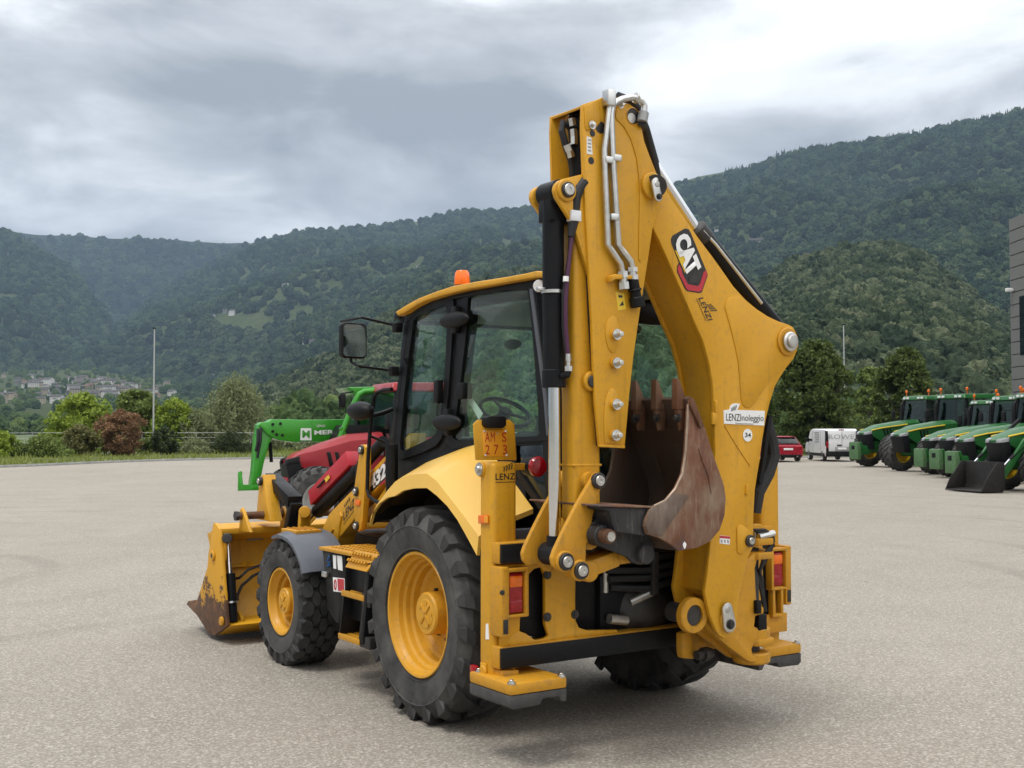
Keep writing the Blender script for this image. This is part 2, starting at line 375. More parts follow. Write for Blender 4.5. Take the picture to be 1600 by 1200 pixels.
def block_tread(c, side, Rr, W, nb):
    g = G(); w = W / 2
    rows = [(-.62, .5, .22), (-.24, 0, .19), (.14 - .02, .5, .19), (.52, 0, .19)]
    for i in range(nb):
        for (hc, ph, hs) in [(-.78, 0, .25), (-.38, .5, .20), (0, 0, .19), (.38, .5, .20), (.78, 0, .25)]:
            th = 2 * math.pi * (i + ph) / nb; dth = 2 * math.pi / nb * .44
            outer = abs(hc) > .7; s_ = 1 if hc >= 0 else -1
            top, bot = [], []
            shape = [(-1, -.45), (-.45, -1), (.45, -1), (1, -.45), (1, .45), (.45, 1), (-.45, 1), (-1, .45)]
            for (a, b) in shape:
                h = (hc + a * hs) * w; rt = Rr - (.022 if abs(h) > .9 * w else 0)
                top.append(g.bm.verts.new(ring_pt(c, side, rt, th + b * dth * .86, h * .985)))
                bot.append(g.bm.verts.new(ring_pt(c, side, Rr - .06, th + b * dth, h)))
            fs = [g.bm.faces.new(top)]
            for j in range(8): fs.append(g.bm.faces.new((bot[j], bot[(j + 1) % 8], top[(j + 1) % 8], top[j])))
            if outer:   # shoulder lug running down the sidewall
                q = [ring_pt(c, side, Rr - .03, th - dth * .6, s_ * w * 1.03), ring_pt(c, side, Rr - .03, th + dth * .6, s_ * w * 1.03), ring_pt(c, side, Rr - .095, th + dth * .4, s_ * w * 1.045), ring_pt(c, side, Rr - .095, th - dth * .4, s_ * w * 1.045)]
                q2 = [ring_pt(c, side, Rr - .04, th - dth * .7, s_ * w * .9), ring_pt(c, side, Rr - .04, th + dth * .7, s_ * w * .9), ring_pt(c, side, Rr - .11, th + dth * .6, s_ * w * .95), ring_pt(c, side, Rr - .11, th - dth * .6, s_ * w * .95)]
                A_ = [g.bm.verts.new(p) for p in q]; B_ = [g.bm.verts.new(p) for p in q2]
                fs.append(g.bm.faces.new(A_))
                for j in range(4): fs.append(g.bm.faces.new((A_[j], A_[(j + 1) % 4], B_[(j + 1) % 4], B_[j])))
            bmesh.ops.recalc_face_normals(g.bm, faces=fs)
    return g
def rim_mesh(c, side, rim, W, disc, n=64):
    """stepped wheel rim; disc = depth of the centre disc from the wheel's middle"""
    w = W / 2; g = G(); o = w * .86
    prof = [(rim + .012, o), (rim + .016, o + .006), (rim + .010, o + .014), (rim - .004, o + .010), (rim - .012, o - .012), (rim - .018, o - .03), (rim - .032, o - .045), (rim - .036, o - .075),
            (rim - .052, o - .09), (rim - .056, disc + .09), (rim - .072, disc + .075), (rim - .080, disc + .035), (rim - .105, disc + .022), (rim - .115, disc + .030), (rim - .135, disc + .008), (rim * .50, disc), (0.001, disc), (0.001, disc - .012), (rim - .1, disc - .012), (rim - .04, disc), (rim - .02, -o), (rim + .012, -o)]
    return g.lathe([(r, side * h) for r, h in prof], c, (0, 1, 0), n)
def hub_mesh(c, side, r, h0, h1, star=True):
    g = G(); C_ = Vector(c)
    g.lathe([(r * 1.0, side * h0), (r, side * (h1 - .012)), (r * .93, side * h1), (r * .70, side * h1), (r * .66, side * (h1 + .004)), (.001, side * (h1 + .004))], c, (0, 1, 0), 40)
    if star:
        for k in range(5):
            a = 2 * math.pi * k / 5 + .5
            p = C_ + Vector((math.cos(a) * r * .55, side * (h1 + .003), math.sin(a) * r * .55))
            g.cyl(p, p + Vector((0, side * .006, 0)), r * .10, 10)
        for a in (R(50), R(130)):
            d = Vector((math.cos(a), 0, math.sin(a))) * r * .60; o = C_ + Vector((0, side * (h1 + .006), 0))
            g.beam(o - d, o + d, .022, .012, (0, 1, 0), .003)
    return g
def bolts(parent, mat, c, side, r, h, n, s=.012):
    g = G()
    for k in range(n):
        a = 2 * math.pi * k / n + .2; p = Vector((c[0] + math.cos(a) * r, c[1] + side * h, c[2] + math.sin(a) * r))
        g.cyl(p, p + Vector((0, side * .022, 0)), s, 6)
    return g.build('wheel_nuts', mat, parent)

# ================================================================ the yellow backhoe loader
BA = 0.58404
BL = (0.2781, 8.1363, 0.0)
F = Frame(BL, BA + math.pi / 2)
B = thing('backhoe_loader', BL, BA + math.pi / 2, 'big yellow backhoe loader in the middle of the yard with its digging arm folded up', 'backhoe loader')
def U(px, py, u): return F.P(px, py, 0, u)
def V(px, py, v): return F.P(px, py, 1, v)
def Zz(px, py, z): return F.P(px, py, 2, z)
def pu(g, pts, u, d, bev=.006): return g.prism([U(x, y, u) for x, y in pts], (d, 0, 0), bev)
def pv(g, pts, v, d, bev=.006): return g.prism([V(x, y, v) for x, y in pts], (0, -d, 0), bev)
def part(name, g, mat, parent=B, ang=26): return g.build(name, mat, parent, True, ang)
def PU(name, pts, u, d, mat, parent=B, bev=.006): return part(name, pu(G(), pts, u, d, bev), mat, parent)
def PV(name, pts, v, d, mat, parent=B, bev=.006): return part(name, pv(G(), pts, v, d, bev), mat, parent)
XU = Vector((-1, 0, 0)); YV = Vector((0, 1, 0))
def pin(g, p, axis, r, l, bev=.006, n=24): p = Vector(p); a = Vector(axis).normalized(); return g.cyl(p, p + a * l, r, n, bev)
def pin_cap(name, p, axis, ro, ri, parent, lift=.02):
    """steel collar with a bright pin end in it"""
    p = Vector(p); a = Vector(axis).normalized()
    o = part(name, G().lathe([(ro, -.01), (ro, lift), (ro * .9, lift + .004), (ri * 1.12, lift + .004), (ri * 1.1, lift - .006), (.001, lift - .006)], p, a, 28), 'dark_steel', parent)
    part('pin_end', G().lathe([(ri, lift - .01), (ri, lift + .008), (ri * .88, lift + .013), (ri * .35, lift + .013), (ri * .28, lift + .009), (.001, lift + .009)], p, a, 24), 'pin_steel', o)
    return o
def bolt(parent, p, axis, r=.016, l=.03, mat='zinc'):
    g = G(); p = Vector(p); a = Vector(axis).normalized()
    g.cyl(p - a * .004, p + a * .006, r * 1.45, 16).cyl(p + a * .004, p + a * l * .55, r, 6).cyl(p + a * l * .5, p + a * l, r * .72, 12, .002)
    return part('bolt', g, mat, parent)
def chevrons(p00, p10, p01, lift, parent, mat='black_decal', name='leaf_emblem'):
    """two rows of slanted bars forming the firm's leaf emblem"""
    g = G(); p00, p10, p01, lift = map(Vector, (p00, p10, p01, lift)); X, Y = p10 - p00, p01 - p00
    for i in range(4):
        x0 = .06 + i * .22; y1 = .52 + .12 * i; y1 = min(y1, .94)
        for q in ([(x0, 0.02 + .06 * i), (x0 + .10, .02 + .06 * i), (x0 + .17, y1 - .12), (x0 + .07, y1 - .10)], [(x0 - .06, y1 - .06), (x0 + .08, y1 + .02), (x0 + .20, y1 + .04), (x0 + .13, y1 - .07), (x0 + .02, y1 - .11)]):
            g.face([p00 + X * a + Y * min(b, 1) + lift for a, b in q])
    return g.build(name, mat, parent, False)
def lenzi(base, p00, p10, p01, lift, mat='black_decal', emblem=None, sub=True):
    t = text_mesh('LENZI', p00, p10, p01, lift, 'lettering', mat, base, .012, 1.05)
    X, Y = Vector(p10) - Vector(p00), Vector(p01) - Vector(p00)
    if sub:
        g = G(); o = Vector(p00) - Y * .42; g.face([o + Vector(lift), o + X + Vector(lift), o + X + Y * .10 + Vector(lift), o + Y * .10 + Vector(lift)]); g.build('underline', mat, base, False)
    if emblem: chevrons(*emblem, lift, base, mat)
    return t

# ---- rear and front wheels
def machine_wheel(name, c, side, Rr, W, rim, disc, hubr, hub, tread):
    t = tyre_mesh(c, side, Rr, W, rim).build(name, 'tyre_rubber', B)
    tr = tread.build('tread', 'tyre_tread', t, True, 20)
    rm = rim_mesh(c, side, rim, W, disc).build('rim', 'yellow_rim', t)
    hb = hub_mesh(c, side, hubr, disc - .02, hub).build('hub', 'yellow_rim', t)
    bolts(t, 'dark_steel', c, side, hubr * 1.28, disc, 10)
    return t
RZ, RR, RW = .672, .69, .44
RC = .862
for side in (1, -1):
    c = (0, side * RC, RZ)
    machine_wheel('rear_wheel', c, side, RR, RW, .385, -.02, .137, .135, lug_tread(c, side, RR, RW, 20, -.26 if side > 0 else -.26, .036, .17))
FZ, FR, FW, FC = .492, .50, .335, .925
for side in (1, -1):
    c = (2.2, side * FC, FZ)
    machine_wheel('front_wheel', c, side, FR, FW, .252, -.01, .105, .13, block_tread(c, side, FR, FW, 22))
part('rear_axle', G().cyl((0, -.8, RZ), (0, .8, RZ), .13, 20).sphere((0, 0, RZ), .26), 'dark_steel')
part('front_axle', G().cyl((2.2, -.85, FZ), (2.2, .85, FZ), .08, 16).sphere((2.2, 0, FZ), .18), 'dark_steel')
g = G(); g.box((-1.0, -.36, .62), (2.75, .36, .98), .02); g.box((1.1, -.30, .42), (1.9, .30, .66), .02); g.box((-.7, -.55, .95), (.9, .55, 1.3), .02)
part('chassis', g, 'black_paint')

# ---- rear fenders (moulded, with a folded outer lip)
lip_lo = [(577, 822), (583, 800), (592, 787), (605, 777.5), (617, 775), (630, 766.5), (647, 763), (667, 762.5), (683, 775), (699, 791), (715, 813), (729, 838), (745, 868)]
lip_hi = [(580, 806), (590, 787), (604, 768), (617, 753), (627, 746), (637, 743), (648, 741), (657, 740.3), (667, 740), (682, 751), (703, 778), (724, 805), (748, 838)]
def fender(side):
    g = G(); lo = [V(x, y, 1.10) for x, y in lip_lo]; hi = [V(x, y, 1.085) for x, y in lip_hi]
    rows = []; lin = []
    for a, b in zip(lo, hi):
        up = Vector((b.x, .70, b.z + .10 + max(0, min(.09, .09 - abs(b.x + .25) * .08))))
        mid = Vector((b.x, .90, b.z + .055 + max(0, min(.06, .06 - abs(b.x + .25) * .05))))
        iu = Vector((a.x, .70, a.z + .03)); dn = Vector((0, 0, .03))
        rows.append([a, b, mid, up, up - dn, mid - dn, b - Vector((0, .02, .02)), a - Vector((0, .02, 0))]); lin.append([a + Vector((0, -.022, .004)), b + Vector((0, -.024, -.028)), mid - dn * 1.3, up - dn * 1.2, iu + dn, Vector((a.x, 1.04, a.z + .03))])
    vs_ = [[g.bm.verts.new(Vector((p.x, side * p.y, p.z))) for p in r] for r in rows]; fs = []
    for i in range(len(vs_) - 1):
        for j in range(8): fs.append(g.bm.faces.new((vs_[i][j], vs_[i][(j + 1) % 8], vs_[i + 1][(j + 1) % 8], vs_[i + 1][j])))
    gl_ = G(); vl_ = [[gl_.bm.verts.new(Vector((p.x, side * p.y, p.z))) for p in r] for r in lin]; fl_ = []
    for i in range(len(vl_) - 1):
        for j in range(6): fl_.append(gl_.bm.faces.new((vl_[i][j], vl_[i][(j + 1) % 6], vl_[i + 1][(j + 1) % 6], vl_[i + 1][j])))
    bmesh.ops.recalc_face_normals(gl_.bm, faces=fl_); gl_.build('fender_liner', 'black_plastic', B, True, 24)
    fs.append(g.bm.faces.new(vs_[0])); fs.append(g.bm.faces.new(vs_[-1][::-1])); bmesh.ops.recalc_face_normals(g.bm, faces=fs)
    return g.build('rear_fender', 'yellow_plastic_skylit', B, True, 42)
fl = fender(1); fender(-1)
for s in (1, -1): part('fender_end_cap', G().box((-.90, s * .62, .95), (-.845, s * 1.07, 1.27), .02), 'grey_plastic')
part('wheel_arch_liner', G().box((-.70, .45, 1.0), (.75, .70, 1.55), .03).box((-.70, -.70, 1.0), (.75, -.45, 1.55), .03), 'black_plastic')

# ---- cab
CV = .68
def both(fn):
    a = fn(1); b = fn(-1); return a
def mir(pts, s): return [Vector((p.x, s * p.y, p.z)) for p in pts]
def PVs(name, px, v, d, mat, parent=B, bev=.006):
    """traced on the left side and repeated on the machine's right side"""
    for s in (1, -1): o = part(name, G().prism(mir([V(x, y, v) for x, y in px], s), (0, -d * s, 0), bev), mat, parent)
    return o
roof_px = [(617, 487), (627, 481), (640, 473), (653, 466), (680, 455.5), (707, 446.5), (745, 439.5), (787, 433), (820, 427), (837, 423), (858, 425), (862, 432), (848, 433.5), (827, 435.5), (790, 442), (760, 447.5), (725, 453.5), (693, 461.5), (665, 470), (645, 480), (632, 489), (621, 494)]
roof = part('cab_roof', G().prism([V(x, y, .76) for x, y in roof_px], (0, -1.52, 0), .012, 3), 'yellow_paint')
part('roof_edge_trim', G().box((.93, -.70, 2.66), (1.02, .70, 2.71), .01), 'black_plastic')
head_px = [(633, 493), (648, 481), (668, 471), (700, 460), (730, 454), (790, 443), (848, 434), (856, 434), (856, 452), (824, 452), (790, 453), (733, 462), (706, 468), (690, 473), (668, 480), (652, 488), (641, 500), (633, 506)]
PVs('cab_header', head_px, .71, .10, 'black_paint')
part('roof_liner', G().box((-.84, -.64, 2.64), (.80, .64, 2.66), .004), 'cab_liner')
PVs('front_pillar', [(632, 494), (641, 497), (638, 520), (629, 590), (623, 666), (617, 700), (612, 726), (607, 726), (607, 690), (613, 655), (622, 590), (628, 530)], .69, .09, 'black_paint')
door_out = [(640, 492), (652, 484), (670, 476), (694, 468), (703, 466), (708, 470), (709, 480), (704, 560), (700, 620), (694, 668), (690, 684), (680, 697), (660, 707), (627, 718), (618, 716), (618, 690), (625, 620), (632, 560)]
door_in = [(646, 500), (655, 491), (672, 484), (692, 477), (697, 478), (699, 486), (696, 560), (692, 620), (687, 660), (683, 674), (674, 684), (656, 693), (630, 705), (626, 703), (625, 690), (631, 620), (638, 560)]
def loop_frame(name, out, inn, v, d, mat, parent=B, bev=.005):
    for s in (1, -1):
        g = G()
        n, m_ = len(out), len(inn)
        o3, i3 = mir([V(x, y, v) for x, y in out], s), mir([V(x, y, v) for x, y in inn], s)
        dd = Vector((0, -d * s, 0)); A_ = [g.bm.verts.new(p) for p in o3]; B_ = [g.bm.verts.new(p) for p in i3]; C_ = [g.bm.verts.new(p + dd) for p in o3]; D_ = [g.bm.verts.new(p + dd) for p in i3]
        fs = []
        assert n == m_ or True
        if n == m_:
            for i in range(n):
                j = (i + 1) % n
                for q in ((A_[i], A_[j], B_[j], B_[i]), (C_[i], D_[i], D_[j], C_[j]), (A_[i], C_[i], C_[j], A_[j]), (B_[i], B_[j], D_[j], D_[i])): fs.append(g.bm.faces.new(q))
        else:
            edges = []
            for L in (A_, B_):
                for i in range(len(L)): edges.append(g.bm.edges.new((L[i], L[(i + 1) % len(L)])))
            r_ = bmesh.ops.triangle_fill(g.bm, edges=edges, use_beauty=True)
            for f in [x for x in r_['geom'] if isinstance(x, bmesh.types.BMFace)]: fs.append(f)
            edges = []
            for L in (C_, D_):
                for i in range(len(L)): edges.append(g.bm.edges.new((L[i], L[(i + 1) % len(L)])))
            r_ = bmesh.ops.triangle_fill(g.bm, edges=edges, use_beauty=True)
            for f in [x for x in r_['geom'] if isinstance(x, bmesh.types.BMFace)]: fs.append(f)
            for L, K in ((A_, C_), (B_, D_)):
                for i in range(len(L)): fs.append(g.bm.faces.new((L[i], L[(i + 1) % len(L)], K[(i + 1) % len(L)], K[i])))
        bmesh.ops.recalc_face_normals(g.bm, faces=fs)
        last = g.build(name, mat, parent, True)
        if s == 1: first = last
    return first
door = loop_frame('cab_door', door_out, [(640 + 6, 500)] + door_in[1:] + [(636, 575)], .705, .035, 'black_paint')
PVs('door_glass', door_in, .692, .006, 'cab_glass')
# middle pillar and rear side window
PVs('middle_pillar', [(702, 464), (733, 459), (731, 500), (724, 560), (716, 620), (706, 684), (700, 700), (680, 712), (690, 690), (697, 660), (702, 620), (706, 560), (709, 480)], .688, .08, 'black_paint')
win_out = [(722, 461), (737, 456), (824, 446), (831, 447), (834, 458), (846, 560), (853, 640), (856, 688), (850, 692), (706, 700), (697, 694), (703, 660), (712, 600), (719, 530)]
win_in = [(731, 466), (740, 461), (818, 451), (824, 453), (826, 460), (835, 560), (841, 640), (844, 676), (840, 681), (713, 688), (707, 684), (711, 660), (719, 600), (727, 530)]
loop_frame('rear_side_window', win_out, win_in, .70, .03, 'black_paint')
PVs('rear_side_glass', win_in, .69, .006, 'cab_glass')
low_out = [(800, 690), (856, 688), (862, 780), (858, 800), (845, 800), (800, 735)]
low_in = [(806, 696), (848, 694), (853, 778), (851, 786), (846, 786), (806, 730)]
loop_frame('lower_side_window', low_out, low_in, .70, .03, 'black_paint'); PVs('lower_side_glass', low_in, .69, .006, 'dark_glass')
PVs('rear_pillar', [(832, 446), (851, 434), (858, 440), (872, 640), (878, 800), (862, 806), (856, 690), (846, 560)], .70, .07, 'black_paint')
PVs('cab_sill', [(612, 716), (627, 716), (660, 706), (682, 694), (692, 688), (715, 690), (800, 688), (806, 730), (760, 735), (700, 735), (640, 745), (612, 752)], .685, .10, 'black_paint')
rp = G(); rp.box((-.90, -.68, 2.52), (-.82, .68, 2.66), .01).box((-.90, -.68, 1.35), (-.84, .68, 1.50), .01)
part('rear_header', rp, 'black_paint')
part('rear_window', G().box((-.886, -.62, 1.50), (-.880, .62, 2.52), 0), 'cab_glass')
fb = G(); fb.beam((.94, -.68, 2.66), (.94, .68, 2.66), .08, .07).beam((1.16, -.66, 1.62), (1.16, .66, 1.62), .10, .10)
part('windscreen_frame', fb, 'black_paint')
part('windscreen', G().hexa([(1.16, -.62, 1.66), (1.165, -.62, 1.66), (1.165, .62, 1.66), (1.16, .62, 1.66), (.945, -.62, 2.64), (.95, -.62, 2.64), (.95, .62, 2.64), (.945, .62, 2.64)], 0), 'cab_glass')
part('cab_floor', G().box((-.85, -.66, 1.28), (1.2, .66, 1.34), .01), 'black_plastic')
part('cab_lower_panel', G().box((-.82, .60, 1.12), (-.68, .664, 1.52), .004).box((-.82, -.664, 1.12), (-.68, -.60, 1.52), .004).box((.70, -.64, .95), (1.2, .64, 1.30), .02), 'black_plastic')
# door and window hinges with their oval covers
for (x, y) in ((710, 500), (698, 660)):
    for s in (1, -1):
        c = V(x, y, .73); c.y *= s
        part('hinge_cover', G().sphere(c, .09, 2.1, .40, .62, 3), 'black_plastic')
        part('hinge_bracket', G().box((c.x - .03, min(c.y, s * .70) - .01, c.z - .09), (c.x + .03, max(c.y, s * .70) + .012, c.z + .09), .01), 'black_plastic')
part('door_handle', G().box(tuple(V(690, 612, .70) - Vector((.03, 0, .08))), tuple(V(690, 612, .70) + Vector((.03, .05, .08))), .01), 'black_plastic', door)
part('window_latch', G().box(tuple(V(722, 612, .69) - Vector((.04, .06, .05))), tuple(V(722, 612, .69) + Vector((.04, .02, .06))), .012), 'black_plastic')
# seat, column, wheel, console, paper, levers
g = G(); g.box((-.35, -.25, 1.70), (.12, .25, 1.84), .04, 3); g.hexa([(-.46, -.24, 1.8), (-.34, -.24, 1.78), (-.34, .24, 1.78), (-.46, .24, 1.8), (-.56, -.22, 2.30), (-.48, -.22, 2.32), (-.48, .22, 2.32), (-.56, .22, 2.30)], .04, 3); g.box((-.3, -.2, 1.33), (.1, .2, 1.7), .02)
part('seat', g, 'seat_fabric')
g = G(); ctr = Vector((.60, 0, 1.98)); nrm = Vector((-.55, 0, .83)).normalized(); xa = Vector((0, 1, 0)); ya = nrm.cross(xa)
g.tube([ctr + (xa * math.cos(a) + ya * math.sin(a)) * .19 for a in np.linspace(0, 2 * math.pi, 33)], .017, 8, False)
for a in (0.5, 2.6, 4.7): g.beam(ctr, ctr + (xa * math.cos(a) + ya * math.sin(a)) * .19, .03, .015, nrm)
g.cyl(ctr - nrm * .02, ctr + nrm * .02, .05); g.cyl(ctr, ctr - nrm * .30, .04); g.beam((.72, 0, 1.32), ctr - nrm * .2, .16, .16)
part('steering_wheel', g, 'black_plastic')
part('front_console', G().hexa([(.80, -.25, 1.34), (1.1, -.25, 1.34), (1.1, .25, 1.34), (.80, .25, 1.34), (.86, -.22, 1.80), (1.06, -.22, 1.80), (1.06, .22, 1.80), (.86, .22, 1.80)], .03), 'black_plastic')
g = G()
for (x, y) in ((-.62, -.22), (-.62, .22), (.25, -.42), (.3, -.5)): g.tube([(x, y, 1.4), (x, y, 1.95)], .012, 8).sphere((x, y, 1.97), .035)
part('control_lever', g, 'black_plastic')
part('side_console', G().box((-.5, -.62, 1.34), (.4, -.40, 1.72), .03), 'black_plastic')
part('paper_sheet', G().hexa([tuple(V(728, 620, .62)), tuple(V(733, 616, .62)), tuple(V(754, 646, .62)), tuple(V(748, 656, .62))] + [tuple(V(728, 620, .62) + Vector((0, -.004, 0))), tuple(V(733, 616, .62) + Vector((0, -.004, 0))), tuple(V(754, 646, .62) + Vector((0, -.004, 0))), tuple(V(748, 656, .62) + Vector((0, -.004, 0)))], 0), 'paper')
part('cab_mirror', G().sphere(V(801, 538, .1), .07, 1.5, .6, .55), 'black_plastic')
# beacon on the roof
bp = V(722, 443, .35)
o = part('beacon', G().lathe([(.055, 0), (.058, .02), (.052, .085), (.040, .105), (.001, .11)], (bp.x, bp.y, bp.z - .012), (0, 0, 1), 24), 'orange_lens')
part('beacon_base', G().cyl((bp.x, bp.y, bp.z - .05), (bp.x, bp.y, bp.z + .0), .05), 'black_plastic', o)
# work lamp under the rear of the roof
wl_ = V(843, 447, .74)
part('work_lamp', G().lathe([(.036, -.03), (.038, .01), (.033, .016), (.001, .014)], wl_, (-.6, .8, 0), 24), 'white_lens')
part('work_lamp_housing', G().lathe([(.001, -.07), (.036, -.06), (.044, .0), (.041, .012), (.036, .010)], wl_, (-.6, .8, 0), 24), 'black_plastic')
# gas strut of the rear window
part('window_strut', G().tube([V(831, 452, .72), V(853, 620, .72), V(858, 680, .72)], .016, 10), 'grey_plastic')
# big side mirror on its bracket, near side
MV = .98
g = G(); g.tube([V(533, 560 - 58, MV), V(556, 498, MV), V(565, 496, MV), V(612, 507, .74), V(622, 512, .72)], .010, 10); g.tube([V(548, 560, MV), V(549, 566, MV), V(560, 572, MV), V(605, 578, .76), V(618, 580, .72)], .010, 10)
g.box(tuple(V(621, 512, .73) - Vector((.03, .03, .035))), tuple(V(621, 512, .73) + Vector((.03, .03, .035))), .006); g.box(tuple(V(615, 580, .73) - Vector((.03, .03, .035))), tuple(V(615, 580, .73) + Vector((.03, .03, .035))), .006)
part('mirror_arm', g, 'black_plastic')
# the mirror glass faces backwards
def rrect(y0, y1, z0, z1, r, k=6):
    out = []
    for (cy_, cz_, a0) in ((y1 - r, z1 - r, 0), (y0 + r, z1 - r, 90), (y0 + r, z0 + r, 180), (y1 - r, z0 + r, 270)):
        for i in range(k): a = R(a0 + 90 * i / (k - 1)); out.append((cy_ + math.cos(a) * r, cz_ + math.sin(a) * r))
    return out
mu = V(553, 531, MV).x
a_, b_ = U(534, 531, mu), U(574, 531, mu); zt, zb = U(553, 504, mu).z, U(553, 560, mu).z
mr = part('side_mirror', G().prism([(mu, y, z) for y, z in rrect(b_.y, a_.y, zb, zt, .035)], (.06, 0, 0), .012, 3), 'black_plastic')
part('mirror_face', G().prism([(mu - .002, y, z) for y, z in rrect(b_.y + .012, a_.y - .014, zb + .014, zt - .014, .028)], (.003, 0, 0), 0), 'mirror_glass', mr)
# same mirror on the far side, seen through the glass
mr2 = mr.copy(); COL.objects.link(mr2); mr2.parent = B; mr2.location = (.15, -2 * a_.y + .16, 0)
g2 = G(); g2.tube([(.95, -.70, 2.55), (mu + .2, -.98, 2.58), (mu + .18, -1.0, 2.5)], .010, 8); part('mirror_arm', g2, 'black_plastic')
# low round work light / mirror pod at the door front and the grab rails
PODV = .95
g = G(); g.sphere(V(563, 642, PODV), .095, 1.75, .8, .72, 3); pod = part('indicator_pod', g, 'black_plastic')
part('indicator_lens', G().prism([V(x, y, PODV + .055) for x, y in ((542, 636), (553, 638), (556, 645), (553, 648), (545, 650), (542, 643))], (0, -.10, 0), .008), 'white_lens', pod)
rail = [(612, 608), (600, 609), (590, 613), (584, 622), (579, 660), (575, 720), (574, 765), (577, 776), (586, 783), (604, 789)]
part('grab_rail', G().tube([V(x, y, .90) for x, y in rail], .014, 10), 'black_plastic')
part('grab_rail_bracket', G().tube([V(580, 650, .90), V(596, 646, .80), V(612, 640, .70)], .018, 8).tube([V(577, 681, .90), V(600, 690, .70)], .010, 8), 'black_plastic')
part('exhaust_guard', G().tube([V(612, 695, .78), V(612, 760, .78)], .045, 12).tube([V(610, 760, .78), V(605, 800, .78)], .03, 12), 'black_plastic')

# ---- engine hood and loader lift arms
part('hood', G().hexa([(1.2, -.42, 1.15), (2.75, -.40, 1.05), (2.75, .40, 1.05), (1.2, .42, 1.15), (1.2, -.42, 1.66), (2.75, -.36, 1.42), (2.75, .36, 1.42), (1.2, .42, 1.66)], .05, 3), 'black_paint')
arm_px = [(500, 834), (507, 818), (514, 803), (534, 782), (552, 764), (575, 741), (605, 709), (640, 676), (640, 722), (605, 745), (578, 777), (562, 800), (548, 818), (531, 839), (528, 856), (514, 850)]
for s in (1, -1):
    a = part('lift_arm', G().prism(mir([V(x, y, .66) for x, y in arm_px], s), (0, -.14 * s, 0), .008), 'yellow_paint')
    if s == 1: ARM = a
part('arm_gusset', G().tube([V(532, 802, .664), V(534, 806, .664), V(531, 820, .664), V(528, 850, .664)], .012, 8).tube([V(521, 826, .664), V(513, 842, .664)], .009, 8), 'yellow_paint', ARM)
part('lift_cylinder_cover', G().prism([V(x, y, .64) for x, y in ((640, 728), (640, 757), (588, 795), (567, 816), (564, 806), (590, 780), (605, 757))], (0, -.10, 0), .006), 'yellow_paint')
part('tilt_lever', G().prism([V(x, y, .74) for x, y in ((562, 702), (562, 695), (567, 694.5), (571, 699), (571, 740), (566, 812), (563, 828), (558, 831), (555, 825), (552.5, 793), (553, 763), (558, 728))], (0, -.05, 0), .008), 'yellow_paint')
for (x, y) in ((565.5, 703), (557, 768), (557.5, 822)): pin_cap('pivot_cap', V(x, y, .742), YV, .036, .022, B, .012)
PV('side_marker', [(554, 781), (561.5, 782), (561, 790), (554, 789)], .752, .012, 'orange_lens', bev=.003)
YL = Vector((0, .004, 0))
lenzi(ARM, V(537, 814, .66), V(556, 789, .66), V(537, 800, .66), YL, emblem=(V(538, 794, .66), V(549, 782, .66), V(537, 786, .66)))
dec = G(); dec.face([V(x, y, .6625) for x, y in ((578, 748), (601, 722), (606, 726), (607, 742), (601, 749), (581, 768), (576, 766))]); part('number_decal', dec, 'black_decal', ARM)
dec = G(); dec.face([V(x, y, .6615) for x, y in ((589, 736), (603, 718), (608, 722), (609, 744), (603, 752), (594, 760))]); part('decal_edge', dec, 'red_decal', ARM)
text_mesh('432', V(579, 768, .664), V(604, 744, .664), V(578, 745, .664), YL * .5, 'lettering', 'white_decal', ARM, .045, .95)
# red safety strut and black lift cylinder beyond the near arm
part('safety_strut', G().beam(V(492, 778, .52), V(552, 716, .52), .13, .11, (0, 1, 0), .006), 'red_decal')
part('strut_slot', G().beam(V(496, 762, .588), V(507, 750, .588), .012, .018, (0, 1, 0), .002), 'black_decal')
part('strut_sticker', G().prism([V(x, y, .590) for x, y in ((507, 748), (513, 742), (515, 747), (509, 754))], (0, -.003, 0), 0), 'yellow_decal')
part('lift_cylinder', G().cyl(V(496, 800, .50), V(560, 735, .50), .06, 18, .01).cyl(V(560, 735, .5), V(600, 690, .5), .05, 18), 'black_paint')
part('lift_rod', G().cyl(V(480, 818, .50), V(498, 798, .50), .028), 'chrome')
part('hood_hoses', G().tube([V(520, 760, .45), V(535, 790, .45), V(545, 770, .45)], .015, 8).tube([V(565, 765, .6), V(556, 752, .6), V(560, 720, .6)], .012, 8), 'hose_rubber')

# ---- front loader bucket
BV = 1.17
side_px = [(333, 817.5), (336, 817), (342, 826.5), (345.5, 861), (349, 912), (354.5, 978), (335, 993), (325, 989), (308, 962), (291, 944), (294, 939), (308, 937), (324, 886), (325, 868)]
def Vb(pts, v): return [V(x, y, v) for x, y in pts]
sp = Vb(side_px, BV)
LB = part('loader_bucket', G().prism([Vector((p.x, BV - .03, p.z)) for p in (sp[0] + Vector((0, 0, -.002)), sp[2], sp[2] + Vector((0, 0, -.05)), sp[3] + Vector((.34, 0, .06)), sp[3] + Vector((.34, 0, 0)), sp[4] + Vector((.36, 0, 0)), sp[5] + Vector((.30, 0, .02)), sp[5], sp[6], sp[6] + Vector((.05, 0, .03)), sp[5] + Vector((.36, 0, .06)), sp[4] + Vector((.40, 0, 0)), sp[3] + Vector((.38, 0, 0)), sp[2] + Vector((.40, 0, -.07)), sp[0] + Vector((.02, 0, -.05)))], (0, -2 * (BV - .03), 0), .008), 'yellow_paint')
for s in (1, -1): part('bucket_side', G().prism(mir(sp, s), (0, -.03 * s, 0), .004), 'yellow_rusted', LB)
